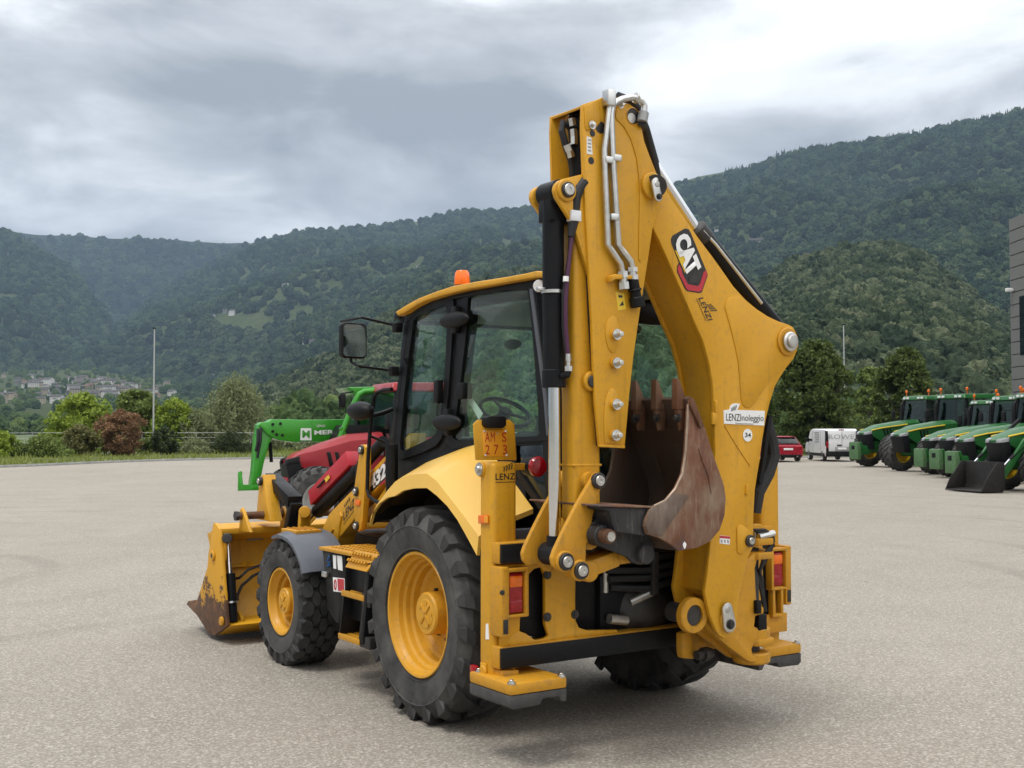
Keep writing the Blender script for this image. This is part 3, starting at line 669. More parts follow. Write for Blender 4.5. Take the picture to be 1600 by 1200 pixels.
part('cutting_edge', G().prism([Vector((p.x, BV - .035, p.z)) for p in (sp[6], sp[8], sp[9], sp[9] + Vector((0, 0, .03)), sp[7] + Vector((-.02, 0, .05)))], (0, -2 * (BV - .035), 0), .003), 'tooth_steel', LB)
pb = V(334, 868, BV); part('side_boss', G().cyl(pb, pb + YV * .02, .045, 20, .006), 'yellow_paint', LB)
part('side_boss_hole', G().cyl(pb + YV * .005, pb + YV * .022, .02), 'dark_steel', LB)
pb = V(349, 974, BV); part('lower_pivot', G().cyl(pb + Vector((0, .004, .02)), pb + Vector((0, .03, .02)), .04, 20, .006), 'yellow_worn', LB)
for (z_, h_) in ((.62, .018), (.36, .012)):
    q = sp[4]; part('rear_rib', G().box((sp[4].x + .325, -1.1, z_), (sp[4].x + .37, BV - .16, z_ + h_), .003), 'yellow_paint', LB)
# type plate and grease points on the bucket back
zt0 = U(387, 857, sp[3].x - .004)
part('type_plate', G().prism([U(x, y, sp[3].x + .332) for x, y in ((387, 832), (412, 831), (410, 843), (387, 845))], (.01, 0, 0), 0), 'zinc', LB)
for (x, y) in ((381, 881), (392, 880)): bolt(LB, U(x, y, sp[4].x + .352), XU, .022, .03, 'yellow_paint')
# clamshell cylinder
part('clam_barrel', G().cyl(V(359, 896, 1.08), V(363, 972, 1.08), .048, 20, .006), 'black_paint', LB)
part('clam_rod', G().cyl(V(355.5, 846, 1.08), V(359, 897, 1.08), .026), 'chrome', LB)
part('clam_clamp', G().cyl(V(361.5, 940, 1.08), V(361.7, 943, 1.08), .062), 'zinc', LB)
part('clam_eye', G().cyl(V(355, 841, 1.13), V(355, 841, 1.03), .045, 18, .006), 'dark_steel', LB)
part('clam_lug', G().prism([V(x, y, 1.0) for x, y in ((371, 955), (376, 965), (377, 976), (371, 979), (367, 974))], (0, -.03, 0), .004).prism([V(x, y, 1.14) for x, y in ((347, 842), (350, 838), (352, 850), (351, 876), (348, 866))], (0, -.02, 0), .003), 'yellow_paint', LB)
g = G(); g.tube([V(366, 904, 1.0), V(374, 903, 1.0), (V(377, 900, 1.0)), V(388, 890, .9), V(412, 881, .75)], .012, 8); g.tube([V(371, 938, 1.03), V(371, 930, 1.0), V(378, 915, .95), V(395, 900, .85), V(412, 892, .75)], .014, 8)
part('bucket_hose', g, 'hose_rubber', LB)
# fork axle and brackets along the top edge
ztop = V(374, 806, 1.02)
part('fork_shaft', G().cyl((ztop.x, 1.03, ztop.z), (ztop.x, -1.03, ztop.z), .034, 18), 'tooth_steel', LB)
part('shaft_end', G().cyl((ztop.x, 1.03, ztop.z), (ztop.x, 1.06, ztop.z), .045, 6), 'dark_steel', LB)
g = G()
for yv in (1.0, .62, -.62, -1.0):
    g.prism([(ztop.x + .06, yv, ztop.z - .14), (ztop.x + .05, yv, ztop.z + .04), (ztop.x + .01, yv, ztop.z + .07), (ztop.x - .04, yv, ztop.z + .03), (ztop.x - .20, yv, ztop.z - .13)], (0, -.03, 0), .005)
part('shaft_bracket', g, 'yellow_paint', LB)
for s in (1, -1):
    w0 = V(410, 813, .80); w1 = V(412, 745, .80)
    part('coupler_tower', G().prism([(w1.x + .10, s * .80, w1.z), (w1.x + .02, s * .80, w1.z + .02), (w0.x - .12, s * .80, w1.z - .28), (w0.x - .18, s * .80, w0.z), (w0.x + .16, s * .80, w0.z)], (0, -.12 * s, 0), .01), 'yellow_paint', LB)
    pin_cap('pivot_cap', (w1.x + .05, s * .805, w1.z - .04), (0, s, 0), .04, .025, LB, .02)
# black tilt link (front) of the loader linkage
part('tilt_link', G().beam(V(424, 747, .66), V(461, 784, .66), .10, .13, (0, 1, 0), .008).beam(V(461, 784, .66), V(453, 832, .66), .09, .10, (0, 1, 0), .008), 'black_paint')
part('lever_eye', G().cyl(V(476, 800, .70), V(476, 800, .60), .05, 18, .006).beam(V(476, 802, .65), V(474, 830, .65), .06, .09, (0, 1, 0), .006), 'yellow_paint')

# ---- front fenders, step box
fo = [(424, 838), (433, 835), (441, 837.5), (449, 842), (456, 850), (463, 863), (469, 879), (472.5, 896)]
for s in (1, -1):
    g = G(); o3 = [V(x, y, 1.11) for x, y in fo]; rows = []
    for i, p in enumerate(o3):
        t_ = (o3[min(i + 1, 7)] - o3[max(i - 1, 0)]).normalized(); nn = Vector((t_.z, 0, -t_.x)); nn = nn if nn.z > 0 or i > 4 else -nn
        if nn.x > .3 and i > 4: nn = -nn
        rows.append([p - nn * .025, p, Vector((p.x, 1.04, p.z)) + nn * .022, Vector((p.x, .74, p.z)) + nn * .03, Vector((p.x, .74, p.z)) + nn * .015, Vector((p.x, 1.03, p.z)) + nn * .005])
    vv = [[g.bm.verts.new(Vector((p.x, s * p.y, p.z))) for p in r] for r in rows]; fs = []
    for i in range(7):
        for j in range(6): fs.append(g.bm.faces.new((vv[i][j], vv[i][(j + 1) % 6], vv[i + 1][(j + 1) % 6], vv[i + 1][j])))
    fs.append(g.bm.faces.new(vv[0])); fs.append(g.bm.faces.new(vv[-1][::-1])); bmesh.ops.recalc_face_normals(g.bm, faces=fs)
    part('front_fender', g, 'grey_plastic', ang=40)
tread0 = V(470, 829, .92)
part('fender_tread', G().box((tread0.x - .14, .80, tread0.z - .02), (tread0.x + .16, 1.02, tread0.z + .012), .004), 'yellow_worn')
g = G()
for i in range(6):
    for j in range(4): g.cyl((tread0.x - .11 + i * .046, .83 + j * .05, tread0.z + .01), (tread0.x - .11 + i * .046, .83 + j * .05, tread0.z + .022), .011, 8)
part('tread_studs', g, 'yellow_worn')
SV = 1.02
box_px = [(503, 858), (539, 861.5), (541, 920), (536, 926), (530, 975), (524, 972), (511, 952), (508, 900)]
SB = part('step_box', G().prism([V(x, y, SV) for x, y in box_px], (0, -.40, 0), .008), 'black_paint')
part('far_step_box', G().prism(mir([V(x, y, SV) for x, y in box_px], -1), (0, .40, 0), .008), 'black_paint')
part('box_recess', G().prism([V(x, y, SV + .002) for x, y in ((505, 863), (516, 864), (518, 892), (514, 897), (507, 893))], (0, -.004, 0), 0), 'black_decal', SB)
part('blue_key_ring', G().tube([V(x, y, SV + .012) for x, y in ((514, 869), (511, 878), (516, 877), (511, 886), (515, 883))], .006, 6), 'blue_plastic', SB)
part('box_latch', G().box(tuple(V(511, 897, SV) - Vector((.04, 0, .02))), tuple(V(511, 897, SV) + Vector((.04, .03, .02))), .006), 'zinc', SB)
for q in (((520, 867), (525, 868), (525, 889), (521, 888)), ((526.5, 868), (534, 869), (535, 892), (528, 890))): part('sticker', G().prism([V(x, y, SV + .003) for x, y in q], (0, -.003, 0), 0), 'white_decal', SB)
part('warning_sticker', G().prism([V(x, y, SV + .003) for x, y in ((520, 902), (538, 904), (538.5, 926), (521, 924))], (0, -.003, 0), 0), 'white_decal', SB)
part('warning_panel', G().prism([V(x, y, SV + .005) for x, y in ((527, 904), (537, 905), (537.5, 924.5), (528, 923))], (0, -.003, 0), 0), 'red_decal', SB)
part('warning_ring', G().tube([V(523.7, 913.5, SV + .006) + Vector((math.cos(a) * .016, 0, math.sin(a) * .035)) for a in np.linspace(0, 2 * math.pi, 17)], .004, 6), 'red_decal', SB)
zd = V(503, 856, SV).z
dk = G().box((V(588, 856, SV).x, .62, zd - .015), (V(502, 856, SV).x, SV + .02, zd + .01), .004)
DK = part('deck_plate', dk, 'yellow_worn')
xs0, xs1 = V(588, 860, SV).x, V(552, 860, SV).x
part('anti_slip_step', G().hexa([(xs0, SV - .02, zd + .012), (xs1, SV - .02, zd + .012), (xs1 - .02, SV + .06, zd - .09), (xs0, SV + .06, zd - .09), (xs0, SV - .02, zd + .03), (xs1, SV - .02, zd + .03), (xs1 - .02, SV + .075, zd - .085), (xs0, SV + .075, zd - .085)], .004), 'yellow_worn', DK)
g = G()
for i in range(7):
    for j in range(2):
        p = Vector((xs0 + .05 + i * (xs1 - xs0 - .1) / 6, SV + .012 + j * .034, zd + .005 - j * .045)); g.cyl(p, p + Vector((0, .02, .012)), .012, 8)
for i in range(14):
    for j in range(5): p = Vector((xs0 + .08 + i * .055, .70 + j * .07, zd + .008)); g.cyl(p, p + Vector((0, 0, .01)), .010, 8)
part('step_studs', g, 'yellow_worn', DK)
for (xa_, ya_, xb_, yb_, zz_) in ((534, 926, 569, 934, 0), (529, 993, 562, 1002, 0)):
    p0, p1 = V(xa_, ya_, SV + .04), V(xb_, yb_, SV + .04)
    g = G(); zc = p0.z
    for k in range(4): g.box((p1.x, SV - .17 + k * .055, zc - .012), (p0.x, SV - .135 + k * .055, zc + .012), .003)
    g.box((p1.x, SV + .03, zc - .02), (p0.x, SV + .045, zc + .02), .003)
    part('step', g, 'yellow_worn')
p0, p1 = V(562, 1006, SV + .03), V(577, 880, SV + .03)
g = G(); g.prism([V(x, y, SV + .04) for x, y in ((562, 1008), (559, 1006), (568, 925), (573, 880), (578, 880), (574, 930), (567, 1007))], (0, -.30, 0), .004)
g.prism([V(x, y, SV + .03) for x, y in ((529, 993), (531, 993), (538, 930), (535, 930))], (0, -.28, 0), .003)
part('step_frame', g, 'black_paint')
part('step_bracket', G().box((p0.x - .16, SV - .1, p0.z - .02), (p0.x, SV + .03, p0.z + .06), .004).box((V(572, 937, SV).x - .13, SV - .06, V(572, 937, SV).z - .04), (V(572, 937, SV).x, SV + .035, V(572, 937, SV).z + .05), .004), 'dark_steel')
part('under_tank', G().box((.62, .45, .48), (1.15, .98, .92), .02), 'black_paint')
# ================================================================ rear frame and stabilisers
FU = -1.10
def ua(x, y, u): return U(x, y, u)
r1, r2 = U(783, 1013, FU), U(783, 1047, FU)
RT, RB = r1.z, r2.z                                     # bottom rail
u1, u2 = U(783, 850, FU), U(783, 882, FU)
UT, UB = u1.z, u2.z                                     # top rail
HW = 1.14
g = G(); g.box((FU + .012, -HW, RB), (FU + .19, HW, RT + .004), .008); part('lower_rail', g, 'yellow_worn')
part('lower_wear_strip', G().box((FU - .006, -.92, RB + .004), (FU + .014, r1.y, RT - .004), .004), 'black_paint')
g = G(); g.box((FU + .012, -1.02, UB), (FU + .16, HW, UT + .004), .008); part('upper_rail', g, 'yellow_worn')
part('upper_wear_strip', G().box((FU - .006, -.78, UB + .004), (FU + .014, u1.y, UT - .004), .004), 'black_paint')
# upright plates with cut-outs between the rails
def up_plate(name, px, u, d, mat): return part(name, pu(G(), px, u, d, .005), mat)
up_plate('frame_plate', [(846, 884), (900, 878), (899, 940), (900, 970), (905, 981), (918, 985), (965, 984), (965, 989), (835, 1005), (800, 1012), (792, 1002), (806, 988), (812, 986), (822, 990), (836, 1000), (850, 998), (858, 994), (852, 975), (852, 900)], FU + .03, .03, 'yellow_paint')
up_plate('frame_plate', [(783, 883), (846, 879), (846, 886), (835, 889), (824, 900), (816, 904), (812, 990), (806, 992), (796, 1008), (783, 1012)], FU + .032, .03, 'yellow_paint')
up_plate('side_tank', [(812, 900), (822, 890), (852, 886), (852, 994), (840, 997), (826, 992), (813, 985)], FU + .10, .10, 'black_plastic')
for (x, y) in ((855, 898), (855, 964), (898, 960)): bolt(B, U(x, y, FU + .03), XU, .018, .012, 'dark_steel')
# right half of the frame and dark interior
g = G(); g.box((FU + .03, -1.05, RT), (FU + .06, -.55, UB), .006); g.box((-.95, -.55, RT), (-.90, .55, 1.30), .01)
part('frame_back', g, 'black_plastic')
part('gearbox', G().sphere((-.85, 0, .75), .22, 1, 1.4, 1).box((-1.0, -.25, .55), (-.7, .1, .72), .02), 'dark_steel')
g = G()
for k in range(6):
    z0 = .90 + k * .055
    g.tube([(-1.02 - .01 * k, .30 + .02 * k, z0), (-1.06, .05, z0 - .02 + .01 * (k % 2)), (-1.08, -.25, z0 + .03), (-1.10, -.55, z0 + .02)], .022, 8)
part('hydraulic_hoses', g, 'hose_rubber')
part('hose_clamp', G().box((-1.10, -.02, .84), (-1.07, .03, 1.26), .006), 'dark_steel')
g = G(); g.cyl((-1.0, .32, .87), (-1.0, .32, 1.20), .02).cyl((-1.05, .33, .72), (-1.05, .2, .70), .03).cyl((-1.02, .15, .80), (-1.05, -.02, .86), .028)
part('hydraulic_fittings', g, 'pin_steel')

# stabiliser posts
PL = 1.145
pz0, pz1 = V(748, 1050, PL).z - .03, V(748, 721, PL).z
pf, pr = V(748, 900, PL).x, V(769, 900, PL).x
pw = PL - U(809, 900, pr).y
def stab(s):
    y0_, y1_ = s * (PL - pw), s * PL; lo_, hi_ = min(y0_, y1_), max(y0_, y1_)
    P_ = part('stabiliser_post', G().box((pr, lo_, pz0), (pf, hi_, pz1), .03, 4), 'yellow_paint', ang=40)
    part('stabiliser_leg', G().box((pr + .02, lo_ + .02, .42), (pf - .02, hi_ - .02, .60), .01), 'yellow_worn', P_)
    f0, f1 = V(733, 1060, 1.20).x, U(797, 1078, -1.28)
    pz = .455
    a = V(797, 1072, 1.20)
    k = U(886, 1050, a.x).y
    ylo, yhi = (k, 1.20) if s > 0 else (-1.05, -k + .15)
    FT = part('stabiliser_foot', G().box((a.x, ylo, a.z - .055), (f0, yhi, a.z + .008), .012), 'yellow_worn', P_)
    g = G()
    pr_ = [(0, 0), (1, 0), (1, -1), (.92, -1), (.86, -.55), (.58, -.55), (.52, -1), (.06, -1.05), (0, -.8)]
    g.prism([(a.x + .004, ylo + (yhi - ylo) * (1 - q if s > 0 else q), a.z - .057 + h * .07) for q, h in pr_], (f0 - a.x - .008, 0, 0), .004)
    part('rubber_pad', g, 'rubber_pad', FT)
    for (dx, dy) in ((.05, .06), (.05, .94), (.9, .9)): bolt(FT, (a.x + (f0 - a.x) * dx, ylo + (yhi - ylo) * dy, a.z + .008), (0, 0, 1), .016, .02)
    return P_
POST = stab(1); POST2 = stab(-1)
bz = V(752, 733, PL)
part('post_boss', G().cyl(bz - YV * .01, bz + YV * .012, .045, 22, .006), 'yellow_paint', POST); bolt(POST, bz + YV * .012, YV, .026, .022)
part('side_marker', G().prism([V(x, y, PL + .001) for x, y in ((749.5, 805), (764, 805), (764, 818), (749.5, 818))], (0, .012, 0), .003), 'orange_lens', POST)
part('marker_reflector', G().prism([V(x, y, PL + .014) for x, y in ((757, 806.5), (762.5, 806.5), (762.5, 816.5), (757, 816.5))], (0, .002, 0), 0), 'orange_plate', POST)
part('torn_sticker', G().prism([V(x, y, PL) for x, y in ((759.5, 975), (763, 974), (764.5, 999), (759, 999))], (0, .002, 0), 0), 'white_decal', POST)
part('red_reflector', G().box(tuple(V(741, 1050, PL + .02) - Vector((.03, .015, .035))), tuple(V(741, 1050, PL + .02) + Vector((.03, .015, .04))), .008), 'red_lens', POST)
part('casting_knob', G().cyl(V(757, 1048, PL), V(757, 1048, PL) + YV * .018, .035, 16, .008).box(tuple(V(757, 1048, PL) - Vector((.03, 0, .045))), tuple(V(757, 1048, PL) + Vector((.03, .012, .045))), .005), 'yellow_paint', POST)
part('post_collar', pu(G(), [(783, 1048), (811, 1047), (811, 1064), (795, 1067), (783, 1066)], FU + .01, .12), 'yellow_worn', POST)
def post_text(): 
    q = pr - .001
    lenzi(POST, U(774, 750, q), U(807, 749, q), U(774, 740, q), XU * .002, emblem=(U(785, 737, q), U(803, 736, q), U(785, 722.5, q)))
post_text()
# plate holder with number plate and lamp
q = pr + .03
PH = part('plate_holder', pu(G(), [(740, 663), (747, 656), (797, 656), (804, 663), (807.5, 719), (744, 719)], q, .012, .003), 'yellow_paint')
NP = part('number_plate', pu(G(), [(754, 672), (792, 672), (793, 713), (756, 713)], q - .004, .004, .001), 'orange_plate', PH)
for (s_, x0_, x1_, yb, yt) in (('A', 757.5, 765, 690.5, 675.5), ('M', 766.5, 773, 690.5, 675.5), ('S', 784, 791, 690.5, 675.5), ('2', 758, 765, 710, 695), ('7', 771.5, 778.5, 710, 695), ('3', 785.5, 792, 710, 695)):
    text_mesh(s_, U(x0_, yb, q - .004), U(x1_, yb, q - .004), U(x0_, yt, q - .004), XU * .002, 'lettering', 'red_letter', NP, .0)
part('plate_seal', G().cyl(U(777.5, 677.5, q - .004), U(777.5, 677.5, q - .006), .005, 10), 'grey_decal', NP)
part('plate_lamp', pu(G(), [(760, 652), (766, 650), (788, 650), (792, 653), (792, 665), (787, 669), (765, 669), (760, 664)], q - .05, .06, .008), 'black_plastic', PH)
for (x, y) in ((756.5, 673.5), (790, 673.5), (758.5, 711), (791.5, 711)): part('plate_screw', G().cyl(U(x, y, q - .004), U(x, y, q - .007), .006, 10), 'zinc', NP)
# red round lamp on its bracket
lc = U(838, 729, pr + .02)
RL = part('round_lamp', G().lathe([(.001, .10), (.055, .09), (.062, .02), (.058, 0)], lc, (1, 0, 0), 28), 'black_plastic')
part('lamp_lens', G().lathe([(.058, 0), (.060, -.02), (.052, -.034), (.001, -.040)], lc, (1, 0, 0), 28), 'red_lens', RL)
part('lamp_bracket', G().box((pr + .05, lc.y + .05, lc.z - .02), (pr + .09, PL - .1, lc.z + .02), .004), 'yellow_paint', RL)
# tail lamps with their guards
def tail(s):
    a, b = U(790, 897, FU + .02), U(815, 955, FU + .02); x = FU + .005
    ya, yb = s * a.y, s * b.y; lo_, hi_ = min(ya, yb), max(ya, yb)
    out = s * a.y
    def bx(y0_, y1_): return (min(s * y0_, s * y1_), max(s * y0_, s * y1_))
    g = G()
    yA, yB = bx(a.y + .055, a.y); g.box((x - .03, yA, b.z - .13), (x + .10, yB, a.z + .045), .012)
    yA, yB = bx(a.y + .05, b.y - .022); g.box((x - .03, yA, a.z + .012), (x + .05, yB, a.z + .034), .008); g.box((x - .03, yA, b.z - .026), (x + .05, yB, b.z - .008), .008)
    yA, yB = bx(b.y + .002, b.y - .022); g.box((x - .03, yA, b.z - .02), (x + .05, yB, a.z + .02), .008)
    tg = part('lamp_guard', g, 'yellow_worn')
    part('tail_lamp', G().box((x - .012, lo_ + .002, b.z - .006), (x + .05, hi_ - .002, a.z + .006), .016, 3), 'red_lens', tg)
    h_ = a.z - b.z
    part('turn_lens', G().box((x - .016, lo_ + .008, a.z - h_ * .36), (x + .04, hi_ - .008, a.z - .008), .012, 3), 'orange_lens', tg)
    part('brake_lens', G().box((x - .016, lo_ + .008, b.z + .01), (x + .04, hi_ - .008, b.z + h_ * .34), .012, 3), 'red_lens', tg)
    yA, yB = bx(a.y + .045, a.y + .012)
    part('guard_slot', G().box((x - .0325, yA, b.z - .11), (x - .028, yB, b.z - .03), .002), 'black_decal', tg)
    return tg
TG = tail(1); TG2 = tail(-1)
bolt(TG, U(784.5, 926, FU - .03), XU, .010, .006, 'dark_steel')

# ================================================================ digging arm, folded across the back of the machine
SN, SFAR = -1.56, -1.245           # near and far plate of the outer dipper
stick_px = [(910.5, 163), (924, 158.5), (937, 154), (955, 145), (963, 151), (972, 160), (985, 163), (994, 170), (999, 179), (1007, 220), (1015, 242), (1026, 270), (1035, 288), (1035, 310), (1027, 335), (1020, 358), (1013, 405), (1001, 482), (990, 559), (984, 615), (976.5, 699), (937, 697), (930.5, 627), (927, 559), (925, 499), (919, 400), (915, 330), (912, 270), (909.5, 206), (909.5, 190)]
SP = part('dipper_arm', pu(G(), stick_px, SN, .025, .006), 'yellow_paint')
far_px = [(910.5, 163), (937, 154), (963, 151), (999, 179), (1026, 270), (1035, 300), (1020, 358), (1001, 482), (976, 699), (937, 697), (927, 559), (919, 400), (912, 270), (909.5, 190)]
f3 = [U(x, y, SN) for x, y in far_px]
part('dipper_far_plate', G().prism([Vector((SFAR - .02, p.y, p.z)) for p in f3], (.02, 0, 0), .004), 'yellow_paint', SP)
# bent cover strap over the head, webs between the plates
t0, t1, t2 = U(911, 163, SN), U(937, 154, SN), U(957, 146, SN)
part('head_strap', G().prism([(SN + .004, t0.y, t0.z - .004), (SN + .004, t1.y - .01, t1.z - .002), (SN + .004, t1.y - .01, t1.z - .016), (SN + .004, t0.y - .004, t0.z - .018)], (SFAR - SN - .008, 0, 0), .003)
     .prism([(SN - .008, t0.y - .004, t0.z - .012), (SN - .008, t1.y + .012, t1.z - .006), (SN - .008, U(938, 190, SN).y, U(938, 190, SN).z), (SN - .008, U(931, 196, SN).y, U(931, 199, SN).z), (SN - .008, U(915, 204, SN).y, U(915, 204, SN).z), (SN - .008, U(913, 195, SN).y, U(913, 195, SN).z)], (.008, 0, 0), .003), 'yellow_paint', SP)
w1_ = [U(x, y, SN) for x, y in ((963, 151), (999, 180), (1026, 270), (1018, 356), (1001, 480), (976, 698), (972, 698), (997, 480), (1013, 356), (1020, 272), (993, 182), (960, 156))]
part('dipper_web', G().prism([Vector((SN + .026, p.y, p.z)) for p in w1_], (SFAR - SN - .047, 0, 0), .002), 'yellow_paint', SP)
w2_ = [U(x, y, SN) for x, y in ((922, 272), (932, 500), (945, 697), (941, 697), (928, 500), (918, 272))]
part('dipper_inner_web', G().prism([Vector((SN + .05, p.y, p.z)) for p in w2_], (.20, 0, 0), .002), 'dark_steel', SP)
part('dipper_end_lip', pu(G(), [(936, 694.5), (977, 696.5), (976.5, 700.5), (936.5, 698.5)], SN - .012, .012, .002), 'yellow_paint', SP)
# doubler plate around the head and weld line
part('head_doubler', pu(G(), [(962, 177), (966, 165), (972, 162), (985, 164.5), (993, 171), (998, 180), (1006, 221), (1014, 243), (1025, 271), (1033, 290), (1033, 308), (1025, 334), (1018, 358), (1012, 394), (1005, 406), (1000.5, 409), (998, 405), (1000, 297), (998.5, 275), (995, 247), (986, 217), (975, 197.5), (963, 186)], SN - .005, .005, .002), 'yellow_paint', SP)
for bx_ in ([(946, 510), (950, 499), (957, 493), (964, 496), (967, 505), (968, 530), (966, 543), (962, 550), (957, 552), (951, 544), (947, 530)], [(944, 650), (946, 625), (951, 610), (957, 606), (963, 610), (966, 618), (966, 693), (945, 692)]):
    part('wear_boss', pu(G(), bx_, SN - .006, .006, .004), 'yellow_paint', SP)
for (x, y) in ((963, 523), (963, 567.5), (962.5, 632), (961.5, 680)):
    p = U(x - 4, y, SN)
    part('bolt_boss', G().cyl(p, p + XU * .028, .028, 20, .006), 'yellow_paint', SP); bolt(SP, p + XU * .028, XU, .021, .045)
for (x, y, r) in ((938, 199, .034), (925.5, 208.5, .018), (923.5, 251, .020)):
    p = U(x, y, SN); part('plate_hole', G().cyl(p + XU * .0008, p + XU * .0016, r, 24), 'black_decal', SP)
p = U(988, 182, SN); part('head_bore', G().lathe([(.052, .0), (.046, .008), (.044, .006), (.044, -.0)], p + XU * .004, XU, 28), 'yellow_worn', SP)
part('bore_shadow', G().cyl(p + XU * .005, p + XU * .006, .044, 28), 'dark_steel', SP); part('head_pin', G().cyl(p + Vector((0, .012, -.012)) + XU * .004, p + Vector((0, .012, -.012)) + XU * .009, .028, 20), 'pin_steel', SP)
bolt(SP, U(925, 195.5, SN - .008), XU, .016, .026); bolt(SP, U(969.5, 164.5, SN), XU, .013, .03)
part('type_sticker', pu(G(), [(917, 213), (924, 215), (926, 242), (917, 240)], SN - .002, .002, 0), 'white_decal', SP)
g = G()
for k in range(4): pu(g, [(918.5, 217 + k * 5.5), (923.5, 218 + k * 5.5), (924, 220.5 + k * 5.5), (918.5, 219.5 + k * 5.5)], SN - .003, .001, 0)
part('sticker_print', g, 'grey_decal', SP)
WS = part('warning_sticker', pu(G(), [(962, 456), (975, 458), (978, 483), (966, 485)], SN - .002, .002, 0), 'yellow_decal', SP)
g = G(); pu(g, [(968, 478), (975, 477), (973, 470)], SN - .003, .001, 0); pu(g, [(966, 461), (972, 461.5), (973, 465), (967, 465)], SN - .003, .001, 0); part('sticker_print', g, 'black_decal', WS)
# hydraulic pipes along the near plate
pz_ = SN - .03
PA = [(953, 165), (952, 170), (944.5, 234), (945, 260), (950, 383), (955, 390), (970, 412), (972.5, 424)]
PB_ = [(1006, 178), (1007, 165), (1003, 158), (996, 154), (985, 152), (972, 155), (962, 160), (957, 166), (955, 180), (957.5, 250), (966, 383), (972, 391), (985, 408), (988, 419)]
part('hydraulic_pipe', G().tube([U(x, y, pz_) for x, y in PA], .0165, 12), 'zinc', SP)
part('hydraulic_pipe', G().tube([U(x, y, pz_) for x, y in PB_], .0185, 12), 'zinc', SP)
for (x, y, dx) in ((944, 252, -5), (957, 249, 5), (953, 341, 4)):
    part('pipe_clamp', G().box(tuple(U(x, y, SN) - Vector((.052, .026, .018))), tuple(U(x, y, SN) + Vector((0, .026, .018))), .004), 'zinc', SP)
for (x0_, y0_, x1_, y1_) in ((972.5, 424, 975, 452), (988, 418, 989, 437), (996, 154, 992, 152)):
    a, b = U(x0_, y0_, pz_), U(x1_, y1_, pz_)
    g = G(); g.cyl(a, a.lerp(b, .35), .030, 6).cyl(a.lerp(b, .35), a.lerp(b, .6), .024, 12).cyl(a.lerp(b, .6), b, .031, 6); part('pipe_fitting', g, 'zinc', SP)
part('pipe_elbow', G().box(tuple(U(951, 155, pz_) - Vector((.03, .03, .04))), tuple(U(951, 155, pz_) + Vector((.03, .025, .05))), .006), 'zinc', SP)
a, b = U(989, 437, pz_), U(997, 480, pz_)
part('quick_coupler', G().cyl(a, a.lerp(b, .35), .03, 16, .004).cyl(a.lerp(b, .33), a.lerp(b, .42), .038, 16, .004).cyl(a.lerp(b, .42), a.lerp(b, .62), .030, 16).cyl(a.lerp(b, .62), b, .042, 16, .006), 'black_plastic', SP)
part('coupler_bracket', pu(G(), [(956, 431), (962, 428), (997, 431), (998, 436), (962, 436), (956, 440)], SN - .05, .05, .003), 'yellow_paint', SP)
part('pipe_end', G().cyl(U(1006, 176, pz_), U(1003, 190, pz_), .030, 12), 'grey_decal', SP)
part('head_hose', G().tube([U(1003, 190, pz_), U(1008, 200, SN + .06), U(1014, 225, SN + .1), U(1023, 258, SN + .12), U(1030, 300, SN + .16)], .026, 10).tube([U(965, 150, SN + .1), U(985, 157, SN + .1), U(998, 170, SN + .1), U(1010, 205, SN + .1), U(1024, 255, SN + .15)], .024, 10), 'hose_rubber', SP)
# inside of the open head: cylinder, hoses and fittings
hx = -1.40
part('extension_cylinder', G().cyl(U(906, 290, hx), U(905, 205, hx), .06, 18, .008).sphere(U(905, 195, hx), .075), 'black_paint', SP)
part('inner_hose', G().tube([U(895, 200, hx), U(879, 192, hx), U(878, 205, hx), U(884, 228, hx), U(892, 250, hx), U(898, 285, hx)], .020, 10).tube([U(902, 182, hx), U(893, 195, hx), U(896, 250, hx + .05), U(898, 290, hx)], .022, 10).tube([U(893, 180, hx + .05), U(905, 178, hx), U(912, 190, hx)], .03, 8), 'hose_rubber', SP)
for (x0_, y0_, x1_, y1_) in ((893, 185, 895, 197), (896, 202, 897, 214), (897, 214, 897, 226), (886, 226, 890, 236), (890, 236, 893, 246)):
    part('hose_fitting', G().cyl(U(x0_, y0_, hx - .04), U(x1_, y1_, hx - .04), .022, 6), 'zinc', SP)
for (x, y, r) in ((874.8, 230, .022), (874, 271, .020)):
    p = U(x, y, SFAR - .021); part('far_plate_hole', G().cyl(p, p + XU * .001, r, 20), 'white_decal', SP) if False else None
# main pin with its keeper plate at the boom joint
kb = U(1016, 291, SN)
part('joint_boss', G().cyl(kb, kb + XU * .03, .075, 28, .006), 'yellow_paint', SP)
def keeper(px0, px1, u, r0, r1_, parent):
    a, b = U(*px0, u), U(*px1, u); n = 14; d = (b - a).normalized(); s_ = Vector((0, -d.z, d.y)); pts = []
    for i in range(n + 1): an = math.pi * i / n; pts.append(a - d * math.sin(an) * r0 + s_ * math.cos(an) * r0)
    for i in range(n + 1): an = math.pi * i / n; pts.append(b + d * math.sin(an) * r1_ - s_ * math.cos(an) * r1_)
    o = part('pin_keeper', G().prism(pts, XU * .016, .004), 'zinc', parent)
    part('keeper_pin', G().cyl(a + XU * .014, a + XU * .020, r0 * .5, 20, .003), 'pin_steel', o)
    part('keeper_bolt', G().cyl(b + XU * .014, b + XU * .022, r1_ * .62, 16).cyl(b + XU * .02, b + XU * .034, r1_ * .42, 6), 'dark_steel', o)
    return o
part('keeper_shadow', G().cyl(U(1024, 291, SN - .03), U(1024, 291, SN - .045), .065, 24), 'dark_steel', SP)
keeper((1024, 288), (1026.5, 308), SN - .045, .037, .028, SP)

